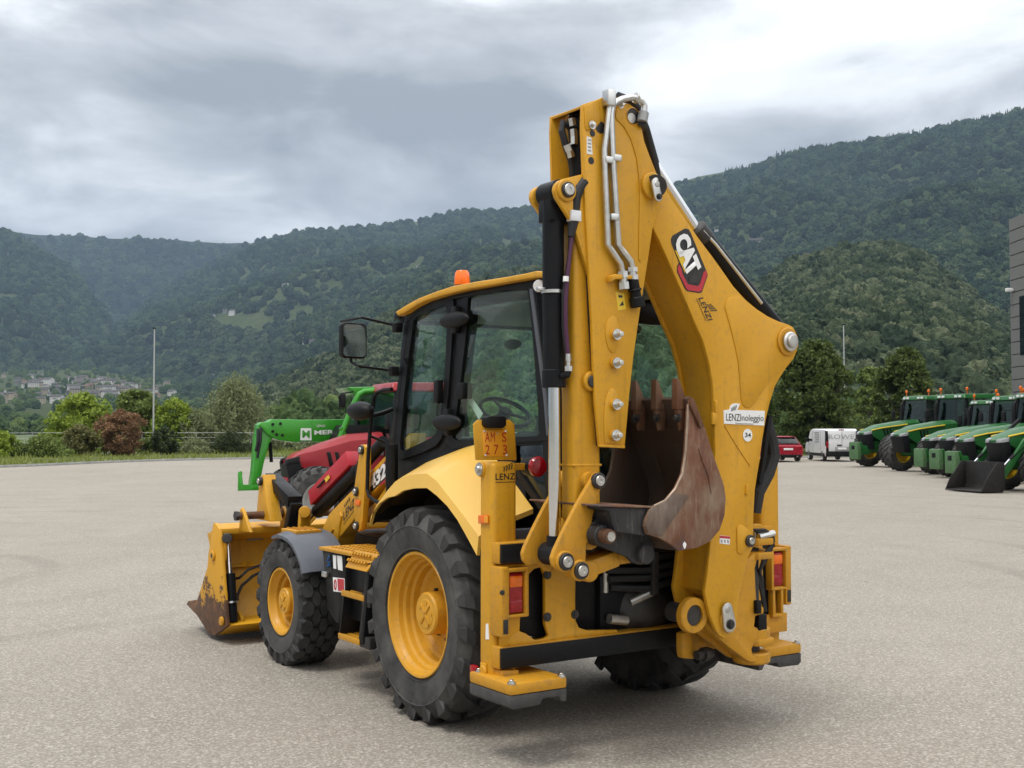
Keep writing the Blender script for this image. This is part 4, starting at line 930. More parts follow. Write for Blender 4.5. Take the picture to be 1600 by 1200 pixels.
# inner (sliding) dipper section
NI, FI = -1.505, -1.375
yl, yr = U(897, 727, NI).y, U(940, 727, NI).y
zt_, zb_ = U(905, 345, NI).z, U(905, 816, NI).z
IS = part('inner_dipper', G().box((NI, yr, zb_), (FI, yl, zt_), .028, 4), 'yellow_paint', B, 40)
for (x, y) in ((886, 725), (898, 760)): pass
part('dipper_seam', G().box((NI - .003, yr, U(905, 727, NI).z - .006), (FI, yl + .003, U(905, 727, NI).z + .006), .003), 'yellow_paint', IS)
p = U(921, 596, NI); part('stop_boss', G().cyl(p, p + XU * .03, .055, 22, .006), 'yellow_paint', IS); part('stop_nut', G().cyl(p + XU * .03, p + XU * .045, .036, 20, .004), 'dark_steel', IS)
# bracket with the ears carrying the bucket cylinder
ear_px = [(866, 297), (868, 288), (874, 282), (880, 279.5), (914, 271), (918, 340), (922, 434), (899, 360), (889, 340), (869, 308)]
for (u_, d_) in ((-1.545, .03), (-1.335, .03)):
    e3 = [U(x, y, -1.545) for x, y in ear_px]
    ear = part('cylinder_ear', G().prism([Vector((u_, p.y, p.z)) for p in e3], (d_, 0, 0), .008), 'yellow_paint', IS)
ec = U(884, 297.5, -1.545); bc = Vector((0, ec.y, ec.z))
part('ear_boss', G().cyl((-1.545, bc.y, bc.z), (-1.562, bc.y, bc.z), .062, 26, .006), 'yellow_paint', IS)
part('far_ear_boss', G().cyl((-1.305, bc.y, bc.z), (-1.275, bc.y, bc.z), .062, 26, .006), 'yellow_paint', IS)
pin_cap('pin_cap', (-1.562, bc.y, bc.z), XU, .042, .033, IS, .012)
part('bracket_plate', G().prism([Vector((-1.51, U(x, y, -1.5).y, U(x, y, -1.5).z)) for x, y in ((880, 281), (912, 272), (915, 296), (890, 300))], (.17, 0, 0), .004), 'yellow_paint', IS)
# bucket cylinder
CU_ = -1.425
ct = Vector((CU_, bc.y, bc.z)); rb = U(867, 866, CU_); cdv = (rb - ct).normalized()
ze = U(867, 605, CU_).z; ce = ct + cdv * ((ct.z - ze) / -cdv.z)
BC = part('bucket_cylinder', G().cyl(ct + cdv * .03, ce, .060, 28, .006), 'black_paint')
zg = U(867, 578, CU_).z; cg_ = ct + cdv * ((ct.z - zg) / -cdv.z)
part('gland', G().cyl(cg_, ce + cdv * .003, .065, 28, .004), 'black_paint', BC)
part('cylinder_eye', G().cyl(ct - XU * -.0 + Vector((-.075, 0, 0)), ct + Vector((.075, 0, 0)), .07, 24, .008).box((CU_ - .06, ct.y - .058, ct.z - .16), (CU_ + .06, ct.y + .058, ct.z), .01), 'black_paint', BC)
part('cylinder_rod', G().cyl(ce - cdv * .02, rb - cdv * .07, .0335, 24), 'chrome', BC)
part('rod_eye', G().cyl(rb + Vector((-.085, 0, 0)), rb + Vector((.085, 0, 0)), .062, 24, .008).cyl(rb - cdv * .1, rb, .045, 18), 'black_paint', BC)
part('gas_band', G().cyl(ct + cdv * ((ct.z - U(867, 454, CU_).z) / -cdv.z), ct + cdv * ((ct.z - U(867, 459, CU_).z) / -cdv.z), .068, 24), 'zinc', BC)
part('band_screw', G().box(tuple(U(886, 456, CU_) - Vector((.01, .05, .008))), tuple(U(886, 456, CU_) + Vector((.01, .03, .008))), .003).box(tuple(U(846, 452, CU_) - Vector((.01, .03, .008))), tuple(U(846, 452, CU_) + Vector((.01, .03, .012))), .003), 'zinc', BC)
hp = [(912, 284), (903, 296), (899, 310), (898, 332)]
hs = SN + .03
part('sleeve_hose', G().tube([U(x, y, hs) for x, y in hp], [.034, .034, .031, .027], 12), 'hose_rubber', BC)
part('hose_clip', G().box(tuple(U(896, 338, hs) - Vector((.03, .034, .03))), tuple(U(896, 338, hs) + Vector((.02, .034, .03))), .006), 'white_lens', BC)
part('purple_hose', G().tube([U(895, 350, hs), U(892, 385, hs), U(887, 430, hs), U(884, 470, hs), U(884, 510, hs), U(888, 555, hs)], .011, 10), 'purple_sleeve', BC)
part('black_hose', G().tube([U(893, 346, hs + .03), U(890, 400, hs + .03), U(881, 460, hs + .03), U(881, 510, hs + .03), U(886, 556, hs + .02)], .013, 10).tube([U(896, 344, hs), U(894, 356, hs), U(892, 370, hs)], [.03, .026, .018], 10), 'hose_rubber', BC)
part('hose_fitting', G().cyl(U(888, 553, hs), U(888, 564, hs), .016, 8).cyl(U(888, 564, hs), U(888, 572, hs), .012, 10).cyl(U(888, 572, hs), U(888, 580, hs), .022, 6), 'zinc', BC)
part('port_elbow', G().tube([U(888, 580, hs), U(887, 586, hs), U(880, 587, hs + .02), U(872, 586, CU_)], .018, 10), 'black_paint', BC)
part('hose_band', G().cyl(U(884.5, 432, hs), U(884, 440, hs), .016, 10), 'white_decal', BC)

# tilt links at the foot of the dipper
link_px = [(929, 740), (935, 737), (941, 742), (943, 752), (939, 765), (932, 790), (926, 810), (926, 815), (924, 822), (922, 845), (917, 850), (916, 872), (916, 888), (912, 899), (905, 902), (896, 897), (888, 888), (872, 892), (864, 884), (862, 872), (866, 860), (880, 830), (900, 790)]
lk = [U(x, y, -1.575) for x, y in link_px]
LK = part('tilt_link_plate', G().prism([Vector((-1.575, p.y, p.z)) for p in lk], (.03, 0, 0), .010, 3), 'yellow_worn')
part('far_link_plate', G().prism([Vector((-1.30, p.y, p.z)) for p in lk], (.03, 0, 0), .010, 3), 'yellow_worn', LK)
p = U(930, 752, -1.575); part('link_tube', G().cyl((-1.545, p.y, p.z), (-1.27, p.y, p.z), .05, 20), 'yellow_worn', LK)
part('link_spacer', G().prism([Vector((-1.545, U(x, y, -1.575).y, U(x, y, -1.575).z)) for x, y in ((915, 812), (924, 818), (920, 846), (905, 848))], (.25, 0, 0), .01), 'yellow_worn', LK)
for (x, y, r) in ((934, 751, .044), (881, 877, .046), (904.5, 891, .046)):
    p = U(x, y, -1.575)
    if y > 800: part('link_boss', G().cyl(p - XU * .01, p + XU * .018, r * 1.25, 26, .006), 'yellow_worn', LK)
    pin_cap('pin_cap', p + XU * (.018 if y > 800 else .004), XU, r, r * .68, LK, .012)
# lower link from the tilt links to the bucket
l0, l1 = U(908, 888, -1.43), U(1008, 862, -1.43)
LL = part('bucket_link', G().beam(l0, l0.lerp(l1, .45) + Vector((0, 0, .02)), .16, .09, (0, 0, 1), .012).beam(l0.lerp(l1, .45) + Vector((0, 0, .02)), l1, .15, .075, (0, 0, 1), .012), 'yellow_worn')
for (x, y) in ((908, 890),): p = U(x, y, -1.43); part('link_eye', G().cyl(p + Vector((-.09, 0, 0)), p + Vector((.09, 0, 0)), .06, 22, .008), 'yellow_worn', LL)

# bucket
BU, BF = -1.73, -1.07
cheek_px = [(1076, 632), (1079, 620), (1084, 626), (1101, 666), (1116, 714), (1126, 742), (1132, 760), (1134.5, 780), (1132.5, 805), (1125, 828), (1110, 846), (1090, 856), (1072, 859), (1061, 861), (1046, 849), (1032, 841), (1012, 834.5), (1008, 822), (1010, 811), (1016, 797), (1022, 791), (1041, 782), (1056, 764), (1067, 740), (1072, 706), (1074, 670)]
ck = [U(x, y, BU) for x, y in cheek_px]
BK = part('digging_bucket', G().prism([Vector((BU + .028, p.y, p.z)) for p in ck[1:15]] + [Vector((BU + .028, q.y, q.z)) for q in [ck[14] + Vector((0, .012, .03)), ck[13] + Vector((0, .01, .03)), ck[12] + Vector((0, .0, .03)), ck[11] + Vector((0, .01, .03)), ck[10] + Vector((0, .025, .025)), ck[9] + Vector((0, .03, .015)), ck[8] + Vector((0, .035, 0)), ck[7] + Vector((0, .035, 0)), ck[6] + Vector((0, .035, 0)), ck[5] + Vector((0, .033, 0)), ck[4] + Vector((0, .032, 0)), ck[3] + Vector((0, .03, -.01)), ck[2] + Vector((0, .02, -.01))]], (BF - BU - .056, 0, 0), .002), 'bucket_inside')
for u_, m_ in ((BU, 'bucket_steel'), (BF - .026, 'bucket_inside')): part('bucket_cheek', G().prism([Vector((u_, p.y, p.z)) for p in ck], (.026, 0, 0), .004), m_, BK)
# bent-in wear plates on the near cheek
part('cheek_plate', pu(G(), [(1016, 797), (1022, 791.5), (1041, 782.5), (1052, 770), (1078, 774), (1060, 800), (1034, 838), (1013, 833.5), (1009, 821)], BU - .008, .008, .003), 'bucket_plate', BK)
part('worn_edge', G().tube([Vector((BU + .004, p.y, p.z)) for p in [ck[0]] + ck[:19:-1]], .007, 6), 'pin_worn', BK)
part('side_cutter', pu(G(), [(1081, 620), (1085, 624), (1101, 666), (1096, 670), (1079, 634)], BU - .02, .02, .004), 'tooth_steel', BK)
part('cheek_rib', G().tube([U(x, y, BU - .002) for x, y in ((1092, 700), (1098, 720), (1107, 742), (1112, 770))], .006, 6), 'bucket_steel', BK)
part('yard_paint_spot', G().prism([U(1069.5, 852, BU - .001) + Vector((0, math.cos(a) * .012 * (1 + .2 * math.sin(3 * a)), math.sin(a) * .018 * (1 + .15 * math.cos(4 * a)))) for a in np.linspace(0, 2 * math.pi, 14)[:-1]], (-.002, 0, 0), 0), 'white_decal', BK)
# back of the bucket: torque tube and ears
tb = [U(x, y, BU) for x, y in ((960, 793), (1018, 794), (1012, 834), (965, 824))]
dv = Vector((0, 0, 0))
tube_px = [(945, 790), (1020, 792), (1018, 797), (1011, 812), (1010, 830), (1016, 838), (966, 832), (958, 800), (945, 797)]
part('torque_tube', G().prism([Vector((BU + .03, U(x, y, BU).y, U(x, y, BU).z)) for x, y in tube_px], (BF - BU - .06, 0, 0), .012), 'bucket_black', BK)
part('bucket_floor_lip', G().prism([Vector((BU + .01, U(x, y, BU).y, U(x, y, BU).z)) for x, y in ((936, 789), (1022, 791), (1021, 794), (936, 792))], (BF - BU - .02, 0, 0), .003), 'bucket_steel', BK)
ear2 = [(926, 820), (958, 796), (962, 792), (1012, 796), (1012, 834), (1030, 842), (1026, 868), (1020, 878), (1008, 884), (994, 880), (985, 871), (935, 851), (924, 842), (922, 830)]
for u_ in (-1.575, -1.30): part('bucket_ear', G().prism([Vector((u_, U(x, y, -1.6).y, U(x, y, -1.6).z)) for x, y in ear2], (.035, 0, 0), .008), 'bucket_black', BK)
for (x, y, r, l_) in ((934, 836, .058, .05), (1008, 866, .055, .02)):
    p = U(x, y, -1.6)
    part('ear_boss', G().cyl((-1.56, p.y, p.z), (-1.60 - l_, p.y, p.z), r, 26, .006), 'bucket_black', BK)
    if l_ > .03: part('bucket_pin', G().cyl((-1.63, p.y, p.z), (-1.70, p.y, p.z), .040, 22, .004).cyl((-1.70, p.y, p.z), (-1.715, p.y, p.z), .036, 22), 'tooth_steel', BK); part('pin_end', G().cyl((-1.715, p.y, p.z), (-1.719, p.y, p.z), .026, 20), 'pin_steel', BK)
part('dipper_nose', G().cyl((-1.53, U(934, 836, -1.6).y, U(934, 836, -1.6).z), (-1.30, U(934, 836, -1.6).y, U(934, 836, -1.6).z), .085, 22).prism([Vector((-1.50, U(x, y, -1.5).y, U(x, y, -1.5).z)) for x, y in ((897, 800), (940, 800), (950, 830), (940, 850), (925, 850))], (.13, 0, 0), .01), 'yellow_worn', IS)
# lip and teeth
lipy, lipz = ck[1].y, ck[1].z
for i, px in enumerate((1068, 1036, 1004, 978)):
    uc = BU + .06 + i * (BF - BU - .12) / 3
    base = Vector((uc, lipy + .014, lipz - .03))
    g = G(); dn = (ck[3] - ck[1]).normalized(); upv = Vector((0, .05, 1)).normalized()
    def q(h, o, w): return base + upv * h + Vector((0, o, 0)) + Vector((w, 0, 0))
    w = .026
    g.hexa([q(-.16, .03, -w * .35), q(-.16, .03, w * .35), q(-.16, -.02, w * .35), q(-.16, -.02, -w * .35), q(-.02, .05, -w * .8), q(-.02, .05, w * .8), q(-.02, -.035, w * .8), q(-.02, -.035, -w * .8)], .008)
    g.hexa([q(-.04, .055, -w), q(-.04, .055, w), q(-.04, -.04, w), q(-.04, -.04, -w), q(.135, .045, -w * .92), q(.135, .045, w * .92), q(.13, .028, w * .92), q(.13, .028, -w * .92)], .006)
    tt = part('bucket_tooth', g, 'tooth_steel', BK)
    bolt(tt, q(-.085, .035, 0), (0, 1, 0), .02, .022, 'dark_steel')
part('cutting_lip', G().prism([Vector((BU + .01, p.y, p.z)) for p in (ck[1] + Vector((0, .026, -.012)), ck[1] + Vector((0, -.005, .004)), ck[3] + Vector((0, .02, 0)), ck[3] + Vector((0, .045, 0)))], (BF - BU - .02, 0, 0), .003), 'bucket_inside', BK)
for u_ in (-1.60, -1.27):
    part('inner_weld_bead', G().tube([(u_, ck[4].y + .036, ck[4].z), (u_, ck[7].y + .05, ck[7].z)], .004, 6), 'bucket_inside', BK)

# boom
NB, FB = -1.535, -1.235
boom_px = [(1014, 320), (1018, 296), (1034, 283), (1042, 299), (1053, 316), (1065, 333), (1091, 371), (1114, 401.5), (1130, 424), (1146, 447), (1165, 468), (1183, 483), (1200, 494), (1217, 502), (1232, 507), (1239, 510.5), (1244, 519), (1246, 533), (1246, 547), (1240, 561), (1228, 576), (1219, 590), (1211, 604), (1203, 630), (1197, 655), (1191, 690), (1186, 726), (1180, 765), (1178, 800), (1177, 835), (1176.5, 856), (1170, 869), (1163, 895), (1156, 925), (1151, 966), (1149, 983), (1143, 994), (1132, 998), (1124, 993), (1119, 985), (1110, 962.5), (1105, 942), (1101.5, 925), (1105, 901), (1110.5, 846), (1118, 703), (1115.5, 644), (1114.5, 604), (1109, 570), (1099, 533), (1085, 502), (1073, 473), (1063, 450), (1044, 406), (1030, 375), (1021, 357)]
b3 = [U(x, y, NB) for x, y in boom_px]
BM = part('boom', G().prism([Vector((NB, p.y, p.z)) for p in b3], (.03, 0, 0), .006), 'yellow_paint')
part('boom_far_plate', G().prism([Vector((FB - .03, p.y, p.z)) for p in b3], (.03, 0, 0), .006), 'yellow_paint', BM)
def inset(i0, i1, d): return [(boom_px[i][0] + d, boom_px[i][1]) for i in range(i0, i1)]
core_r = [(1030, 292), (1040, 300), (1062, 334), (1088, 372), (1111, 402.5), (1143, 449), (1181, 486), (1216, 505), (1236, 513), (1242, 533), (1242, 546), (1225, 574), (1208, 603), (1194, 655), (1183, 726), (1176, 790), (1174, 850), (1165, 880), (1152, 925)]
core_l = [(1140, 940), (1128, 935), (1116, 925), (1116, 900), (1116, 846), (1121, 703), (1118.5, 643), (1117.5, 604), (1112, 571), (1102, 534), (1076, 474), (1047, 406), (1024, 357), (1018, 330)]
c3 = [U(x, y, NB) for x, y in core_r + core_l]
part('boom_box', G().prism([Vector((NB + .029, p.y, p.z)) for p in c3], (FB - NB - .058, 0, 0), .004), 'yellow_paint', BM)
part('boom_doubler', pu(G(), [(1149, 464), (1140, 465), (1135, 471), (1133, 480), (1140, 505), (1146, 528), (1151, 550), (1154.5, 568), (1157, 600), (1158, 622), (1161, 632), (1166, 637), (1173, 637), (1180, 630), (1190, 615), (1208, 590), (1226, 573), (1238, 561), (1243.5, 547), (1243.5, 534), (1241.5, 521), (1237, 513), (1216, 505), (1198, 497), (1182, 486.5), (1164, 471), (1154, 462)], NB - .006, .006, .003), 'yellow_paint', BM)
p = U(1230, 534, NB - .006); part('hump_boss', G().cyl(p, p + XU * .014, .088, 30, .006), 'yellow_worn', BM)
o = part('hump_pin', G().cyl(p + XU * .014, p + XU * .040, .060, 30, .008), 'zinc', BM); part('pin_end', G().cyl(p + XU * .038, p + XU * .058, .042, 26, .006), 'pin_steel', o)
part('boom_seam', G().tube([U(x, y, NB - .001) for x, y in ((1132, 665), (1150, 695), (1172, 728))], .004, 6), 'yellow_paint', BM)
for bx_ in ([(1118, 626), (1122, 626), (1122, 645), (1118, 645)], [(1114, 644), (1122, 646), (1121, 664), (1113, 663)], [(1167, 757), (1170, 757), (1169, 774), (1166, 773)]): part('edge_lug', pu(G(), bx_, NB - .012, .02, .004), 'yellow_paint', BM)
part('pivot_doubler', pu(G(), [(1152, 826), (1156, 820), (1161, 820), (1176, 832), (1177, 848), (1172, 858), (1160, 866), (1153, 864), (1152.5, 850)], NB - .008, .008, .004), 'yellow_paint', BM)
pin_cap('pin_cap', U(1171, 845, NB - .008), XU, .036, .022, BM, .014)
p = U(1136, 968, NB); part('foot_boss', G().cyl(p, p + XU * .012, .062, 26, .006), 'yellow_worn', BM)
keeper((1134.5, 952), (1138, 975), NB - .012, .040, .048, BM)
# stick cylinder on the outer side of the boom
a, b = U(1088, 360, -1.38), U(1180, 480, -1.38); m0 = U(1038, 292, -1.38)
cyv = (b - a).normalized(); off = Vector((0, 0, 0))
SC = part('dipper_cylinder', G().cyl(a, U(1225, 530, -1.38), .062, 26, .008), 'black_paint')
part('cylinder_head', G().cyl(a - cyv * .02, a + cyv * .08, .070, 26, .008), 'dark_steel', SC)
part('cylinder_rod', G().cyl(U(1000, 225, -1.38), a, .034, 20), 'chrome', SC)
part('cylinder_pipe', G().tube([U(1098, 360, -1.44), U(1118, 382, -1.44), U(1190, 474, -1.44)], .010, 8), 'zinc', SC)
# lettering on the boom
DL = NB - .002
DC = part('maker_decal', pu(G(), [(1048.5, 373), (1051, 368), (1070, 357), (1076, 358), (1079.5, 364), (1105, 426), (1106, 430), (1097, 456), (1093.5, 458), (1074, 455), (1070, 451), (1058, 425), (1058, 416), (1061, 410), (1049, 380)], DL, .0015, 0), 'black_decal', BM)
part('decal_shield', pu(G(), [(1059, 418), (1061.5, 413), (1065, 421), (1066.5, 428), (1075, 444), (1090, 447), (1093, 445), (1098, 431), (1099, 426), (1103, 422), (1105, 429), (1096.5, 454), (1093, 456), (1075, 453.5), (1072, 450), (1059.5, 425)], DL - .002, .0015, 0), 'red_decal', DC)
part('decal_mesh', pu(G(), [(1076, 434), (1086, 421), (1097, 425), (1091, 443.5), (1077, 442)], DL - .002, .0015, 0), 'dark_steel', DC)
part('decal_triangle', pu(G(), [(1054.5, 390.5), (1073.5, 401), (1070.5, 427)], DL - .003, .0015, 0), 'yellow_decal', DC)
text_mesh('CAT', U(1051, 377.5, DL), U(1074.5, 436, DL), U(1072, 359, DL), XU * .006, 'lettering', 'white_decal', DC, .06, .86)
lenzi(BM, U(1091, 466, DL), U(1106, 501, DL), U(1098.5, 464.5, DL), XU * .001, emblem=(U(1103, 475, DL), U(1108, 489, DL), U(1117.5, 473, DL)))
SG = part('hire_sign', pu(G(), [(1131, 641), (1140, 640), (1141.5, 634), (1145, 631), (1149, 630), (1156.5, 631), (1152, 640.5), (1195, 642), (1194, 665), (1131.5, 662)], DL - .002, .004, 0), 'white_decal', BM)
text_mesh('LENZI', U(1134, 657, DL), U(1157, 658, DL), U(1134, 646, DL), XU * .004, 'lettering', 'black_decal', SG, .0)
text_mesh('noleggio', U(1158.5, 660.5, DL), U(1192.5, 661.3, DL), U(1158.5, 647.5, DL), XU * .004, 'lettering', 'black_decal', SG, -.002)
g = G(); pu(g, [(1149, 660.5), (1177, 662), (1177, 663.3), (1149, 661.8)], DL - .004, .001, 0); part('small_print', g, 'grey_decal', SG)
chevrons(U(1141, 643, DL), U(1150, 643, DL), U(1143, 632, DL), XU * .004, SG)
c_ = U(1168, 680, DL)
ND = part('number_disc', G().cyl(c_, c_ + XU * .002, .038, 32), 'white_decal', BM)
text_mesh('34', U(1163.5, 683.2, DL), U(1173, 683.6, DL), U(1163.5, 676, DL), XU * .003, 'lettering', 'black_decal', ND, .02)
DG = part('danger_sticker', pu(G(), [(1125, 836.5), (1141, 838), (1140, 851), (1124.5, 849)], DL, .0015, 0), 'white_decal', BM)
part('sticker_header', pu(G(), [(1125, 837), (1141, 838.3), (1140.8, 842), (1124.9, 840.6)], DL - .001, .0015, 0), 'red_decal', DG)
g = G()
for k in range(3): pu(g, [(1126 + k * 5, 843 + k * .3), (1129 + k * 5, 843.4 + k * .3), (1129 + k * 5, 848.5 + k * .3), (1126.5 + k * 5, 847.5 + k * .3)], DL - .001, .0015, 0)
part('sticker_print', g, 'grey_decal', DG)

# swing post carrying the boom
KP = -1.455
sw_px = [(1181, 862), (1186, 868), (1180, 888), (1182, 932), (1184, 944), (1194, 949), (1194, 959), (1181, 963), (1179, 979), (1186, 982), (1194, 985), (1204, 991), (1201, 998), (1180, 1005), (1175, 1014), (1177, 1024), (1183, 1028), (1206, 1024), (1205, 1030), (1194, 1036), (1180, 1036), (1170, 1034), (1140, 1012), (1112, 988), (1100, 972), (1096, 955), (1110, 955), (1122, 958), (1140, 930), (1160, 880)]
SWP = part('swing_post', pu(G(), sw_px, KP, .04, .010), 'yellow_worn')
part('swing_far_plate', G().prism([Vector((KP + .16, p.y, p.z)) for p in [U(x, y, KP) for x, y in sw_px]], (.04, 0, 0), .010), 'yellow_worn', SWP)
kc = U(1192, 985, KP)
kpy = kc.y
part('king_pin', G().cyl((KP + .10, kpy, .42), (KP + .10, kpy, 1.12), .05, 20), 'dark_steel', SWP)
for zc, hh in ((U(1190, 1030, KP).z, .035), (U(1190, 992, KP).z, .04)): part('king_pin_lug', G().cyl((KP + .10, kpy, zc - hh), (KP + .10, kpy, zc + hh), .115, 28, .012), 'yellow_worn', SWP)
part('swing_web', G().prism([Vector((KP + .03, U(x, y, KP).y, U(x, y, KP).z)) for x, y in ((1140, 935), (1182, 868), (1180, 960), (1172, 1030), (1150, 1010), (1125, 985))], (.15, 0, 0), .01), 'yellow_worn', SWP)
hubc = Vector((-1.50, U(1086, 962, -1.5).y, U(1086, 962, -1.5).z))
part('swing_boss', G().lathe([(.062, 0), (.098, 0), (.104, .008), (.104, .045), (.062, .045)], hubc, (1, 0, 0), 30, True), 'yellow_worn', SWP)
part('swing_boss_pin', G().cyl(hubc + Vector((.012, 0, 0)), hubc + Vector((.2, 0, 0)), .058, 24), 'dark_steel', SWP)
pf_ = U(1136, 968, NB); part('boom_foot_pin', G().cyl((NB + .03, pf_.y, pf_.z), (FB - .03, pf_.y, pf_.z), .055, 22), 'dark_steel', SWP)
part('far_swing_hub', G().cyl((FB - .03, pf_.y, pf_.z), (FB - .09, pf_.y, pf_.z), .10, 28, .012), 'yellow_worn', SWP)
part('lower_strut', G().beam(U(1085, 965, -1.3), U(1165, 1028, -1.3), .10, .06, (0, 0, 1), .01).prism([U(x, y, -1.25) for x, y in ((1066, 990), (1080, 985), (1084, 1010), (1090, 1020), (1086, 1030), (1068, 1029), (1066, 1015))], (.06, 0, 0), .01), 'yellow_worn', SWP)
part('strut_bolts', G().cyl(U(1088, 1024, -1.3), U(1112, 1020, -1.3), .03, 8).cyl(U(1098, 1022, -1.3), U(1106, 1021, -1.3), .042, 12), 'dark_steel', SWP)
# sliding carriage behind the post with its upper arms and pipework
g = G(); yk = kpy
g.box((FU - .012, yk - .30, RB - .03), (FU - .07, yk + .34, UT + .03), .012)
part('carriage', g, 'yellow_worn')
g = G()
for zc in (U(1195, 846, KP).z, U(1195, 868, KP).z, U(1195, 1003, KP).z): g.prism([(FU - .07, yk - .26, zc - .022), (FU - .07, yk + .26, zc - .022), (KP + .06, yk + .10, zc - .022), (KP - .02, yk + .05, zc - .022), (KP - .02, yk - .08, zc - .022), (KP + .08, yk - .13, zc - .022)], (0, 0, .044), .01)
part('carriage_arm', g, 'yellow_worn')
g = G(); g.cyl((KP + .06, yk, U(1195, 843, KP).z), (KP + .06, yk, U(1195, 830, KP).z), .045, 8); g.tube([(KP, yk + .03, U(1195, 838, KP).z), (KP, yk - .10, U(1195, 834, KP).z)], .02, 8)
part('swing_fittings', g, 'zinc')
g = G()
for k in range(4):
    yo = yk - .02 - .02 * k
    g.tube([U(1178 + 2 * k, 828 + 2 * k, KP + .02), U(1195, 828 + 2 * k, KP), U(1208, 836 + k, KP), U(1209, 845, KP), U(1203 - 3 * k, 866, KP), U(1190 - k, 886 + 2 * k, KP + .04), U(1185 + 2 * k, 905, KP + .08), U(1190 + k, 930, KP + .1), U(1194 + k, 955, KP + .12)], .009, 8)
part('swing_hoses', g, 'hose_rubber')
part('boom_hose_loop', G().tube([U(1195, 655, -1.36), U(1205, 690, -1.36), U(1208, 712, -1.36), U(1200, 738, -1.36), U(1184, 768, -1.36), U(1178, 800, -1.34)], .045, 12), 'hose_rubber', BM)
part('boom_edge_strip', G().tube([U(x + 3, y, -1.40) for x, y in ((1199, 650), (1194, 680), (1190, 715), (1183, 755))], .02, 8), 'black_plastic', BM)
part('stop_block', G().box(tuple(U(1187, 972, KP + .02) - Vector((.03, .035, .05))), tuple(U(1187, 972, KP + .02) + Vector((.03, .035, .05))), .008).box(tuple(U(1183, 948, KP - .01) - Vector((.02, .02, .04))), tuple(U(1183, 948, KP - .01) + Vector((.02, .02, .04))), .006), 'black_plastic')
# right-hand guard loop beside the tail lamp
lp = U(1213, 940, FU)
g = G()
for (y0_, y1_, z0_, z1_) in ((lp.y - .05, lp.y + .05, lp.z - .10, lp.z - .075), (lp.y - .05, lp.y + .05, lp.z + .075, lp.z + .10), (lp.y - .05, lp.y - .025, lp.z - .09, lp.z + .09), (lp.y + .025, lp.y + .05, lp.z - .09, lp.z + .09)): g.box((FU - .02, y0_, z0_), (FU + .03, y1_, z1_), .008)
part('guard_loop', g, 'yellow_worn')
# ================================================================ ground, verge, kerb
def mat_asphalt():
    m, t = newmat('asphalt', (0.2, 0.2, 0.2), 0.9)
    o = t.coord()
    big = t.noise(0.10, 5, 0.6, o); mid = t.noise(0.9, 6, 0.65, o); fine = t.noise(46, 5, 0.8, o); agg = t.n('ShaderNodeTexVoronoi'); agg.inputs['Scale'].default_value = 72; t.l(o, agg.inputs['Vector'])
    streak = t.noise(0.35, 6, 0.6, o, sc=(1, .22, 1), dist=1.0)
    c = t.ramp(big, [(0.3, (0.248, 0.221, 0.184)), (0.7, (0.300, 0.269, 0.226))])
    c = t.mix(t.math('MULTIPLY', t.ramp(mid, [(0.4, (0, 0, 0)), (0.75, (1, 1, 1))]), 0.40), c, (0.190, 0.170, 0.146))
    c = t.mix(t.math('MULTIPLY', t.ramp(streak, [(0.54, (0, 0, 0)), (0.66, (1, 1, 1))]), 0.22), c, (0.36, 0.328, 0.284))
    # pale stone chips and dark gaps of the worn surface
    c = t.mix(t.math('MULTIPLY', t.ramp(agg.outputs['Color'], [(0.5, (0, 0, 0)), (0.9, (1, 1, 1))]), 0.85), c, (0.475, 0.436, 0.378))
    c = t.mix(t.math('MULTIPLY', t.ramp(fine, [(0.28, (1, 1, 1)), (0.50, (0, 0, 0))]), 0.75), c, (0.045, 0.041, 0.036))
    # oil and damp stains, cracks sealed by traffic
    stn = t.noise(0.55, 4, 0.55, o, dist=.4); c = t.mix(t.math('MULTIPLY', t.ramp(stn, [(0.64, (0, 0, 0)), (0.74, (1, 1, 1))]), 0.35), c, (0.11, 0.10, 0.085))
    spk = t.noise(2.6, 2, 0.5, o); c = t.mix(t.math('MULTIPLY', t.ramp(spk, [(0.745, (0, 0, 0)), (0.765, (1, 1, 1))]), 0.6), c, (0.06, 0.055, 0.048))
    # sweeping tyre scuffs
    w = t.n('ShaderNodeTexWave', wave_type='RINGS', rings_direction='Z'); w.inputs['Scale'].default_value = 0.17; w.inputs['Distortion'].default_value = 2.5; w.inputs['Detail'].default_value = 3; w.inputs['Detail Scale'].default_value = 0.6
    mp = t.n('ShaderNodeMapping'); mp.inputs['Location'].default_value = (9, -15, 0); t.l(o, mp.inputs[0]); t.l(mp.outputs[0], w.inputs['Vector'])
    sc_ = t.math('MULTIPLY', t.ramp(w.outputs[0], [(0.86, (0, 0, 0)), (0.97, (1, 1, 1))]), t.ramp(t.noise(0.22, 3, 0.5, o), [(0.5, (0, 0, 0)), (0.62, (1, 1, 1))]))
    c = t.mix(t.math('MULTIPLY', sc_, 0.20), c, (0.09, 0.085, 0.08))
    t.l(c, t.b.inputs['Base Color'])
    h = t.math('ADD', t.math('MULTIPLY', agg.outputs['Distance'], 0.6), fine)
    t.bump(h, 0.55, 0.008)
    t.b.inputs['Specular IOR Level'].default_value = 0.25
mat_asphalt()
plain('grass_ground', (0.085, 0.105, 0.032), 0.95, var=0.4, scale=0.9)
plain('meadow', (0.085, 0.115, 0.045), 0.95, var=0.3, scale=0.03)
plain('kerb_stone', (0.24, 0.235, 0.22), 0.9, var=0.2, scale=3)
kerb_px = [(-40, 46), (-28, 55), (-24.6, 60), (-23.4, 67), (-20, 74.5), (-14, 77.5), (-4, 79.2), (8, 80), (24, 81), (60, 83)]
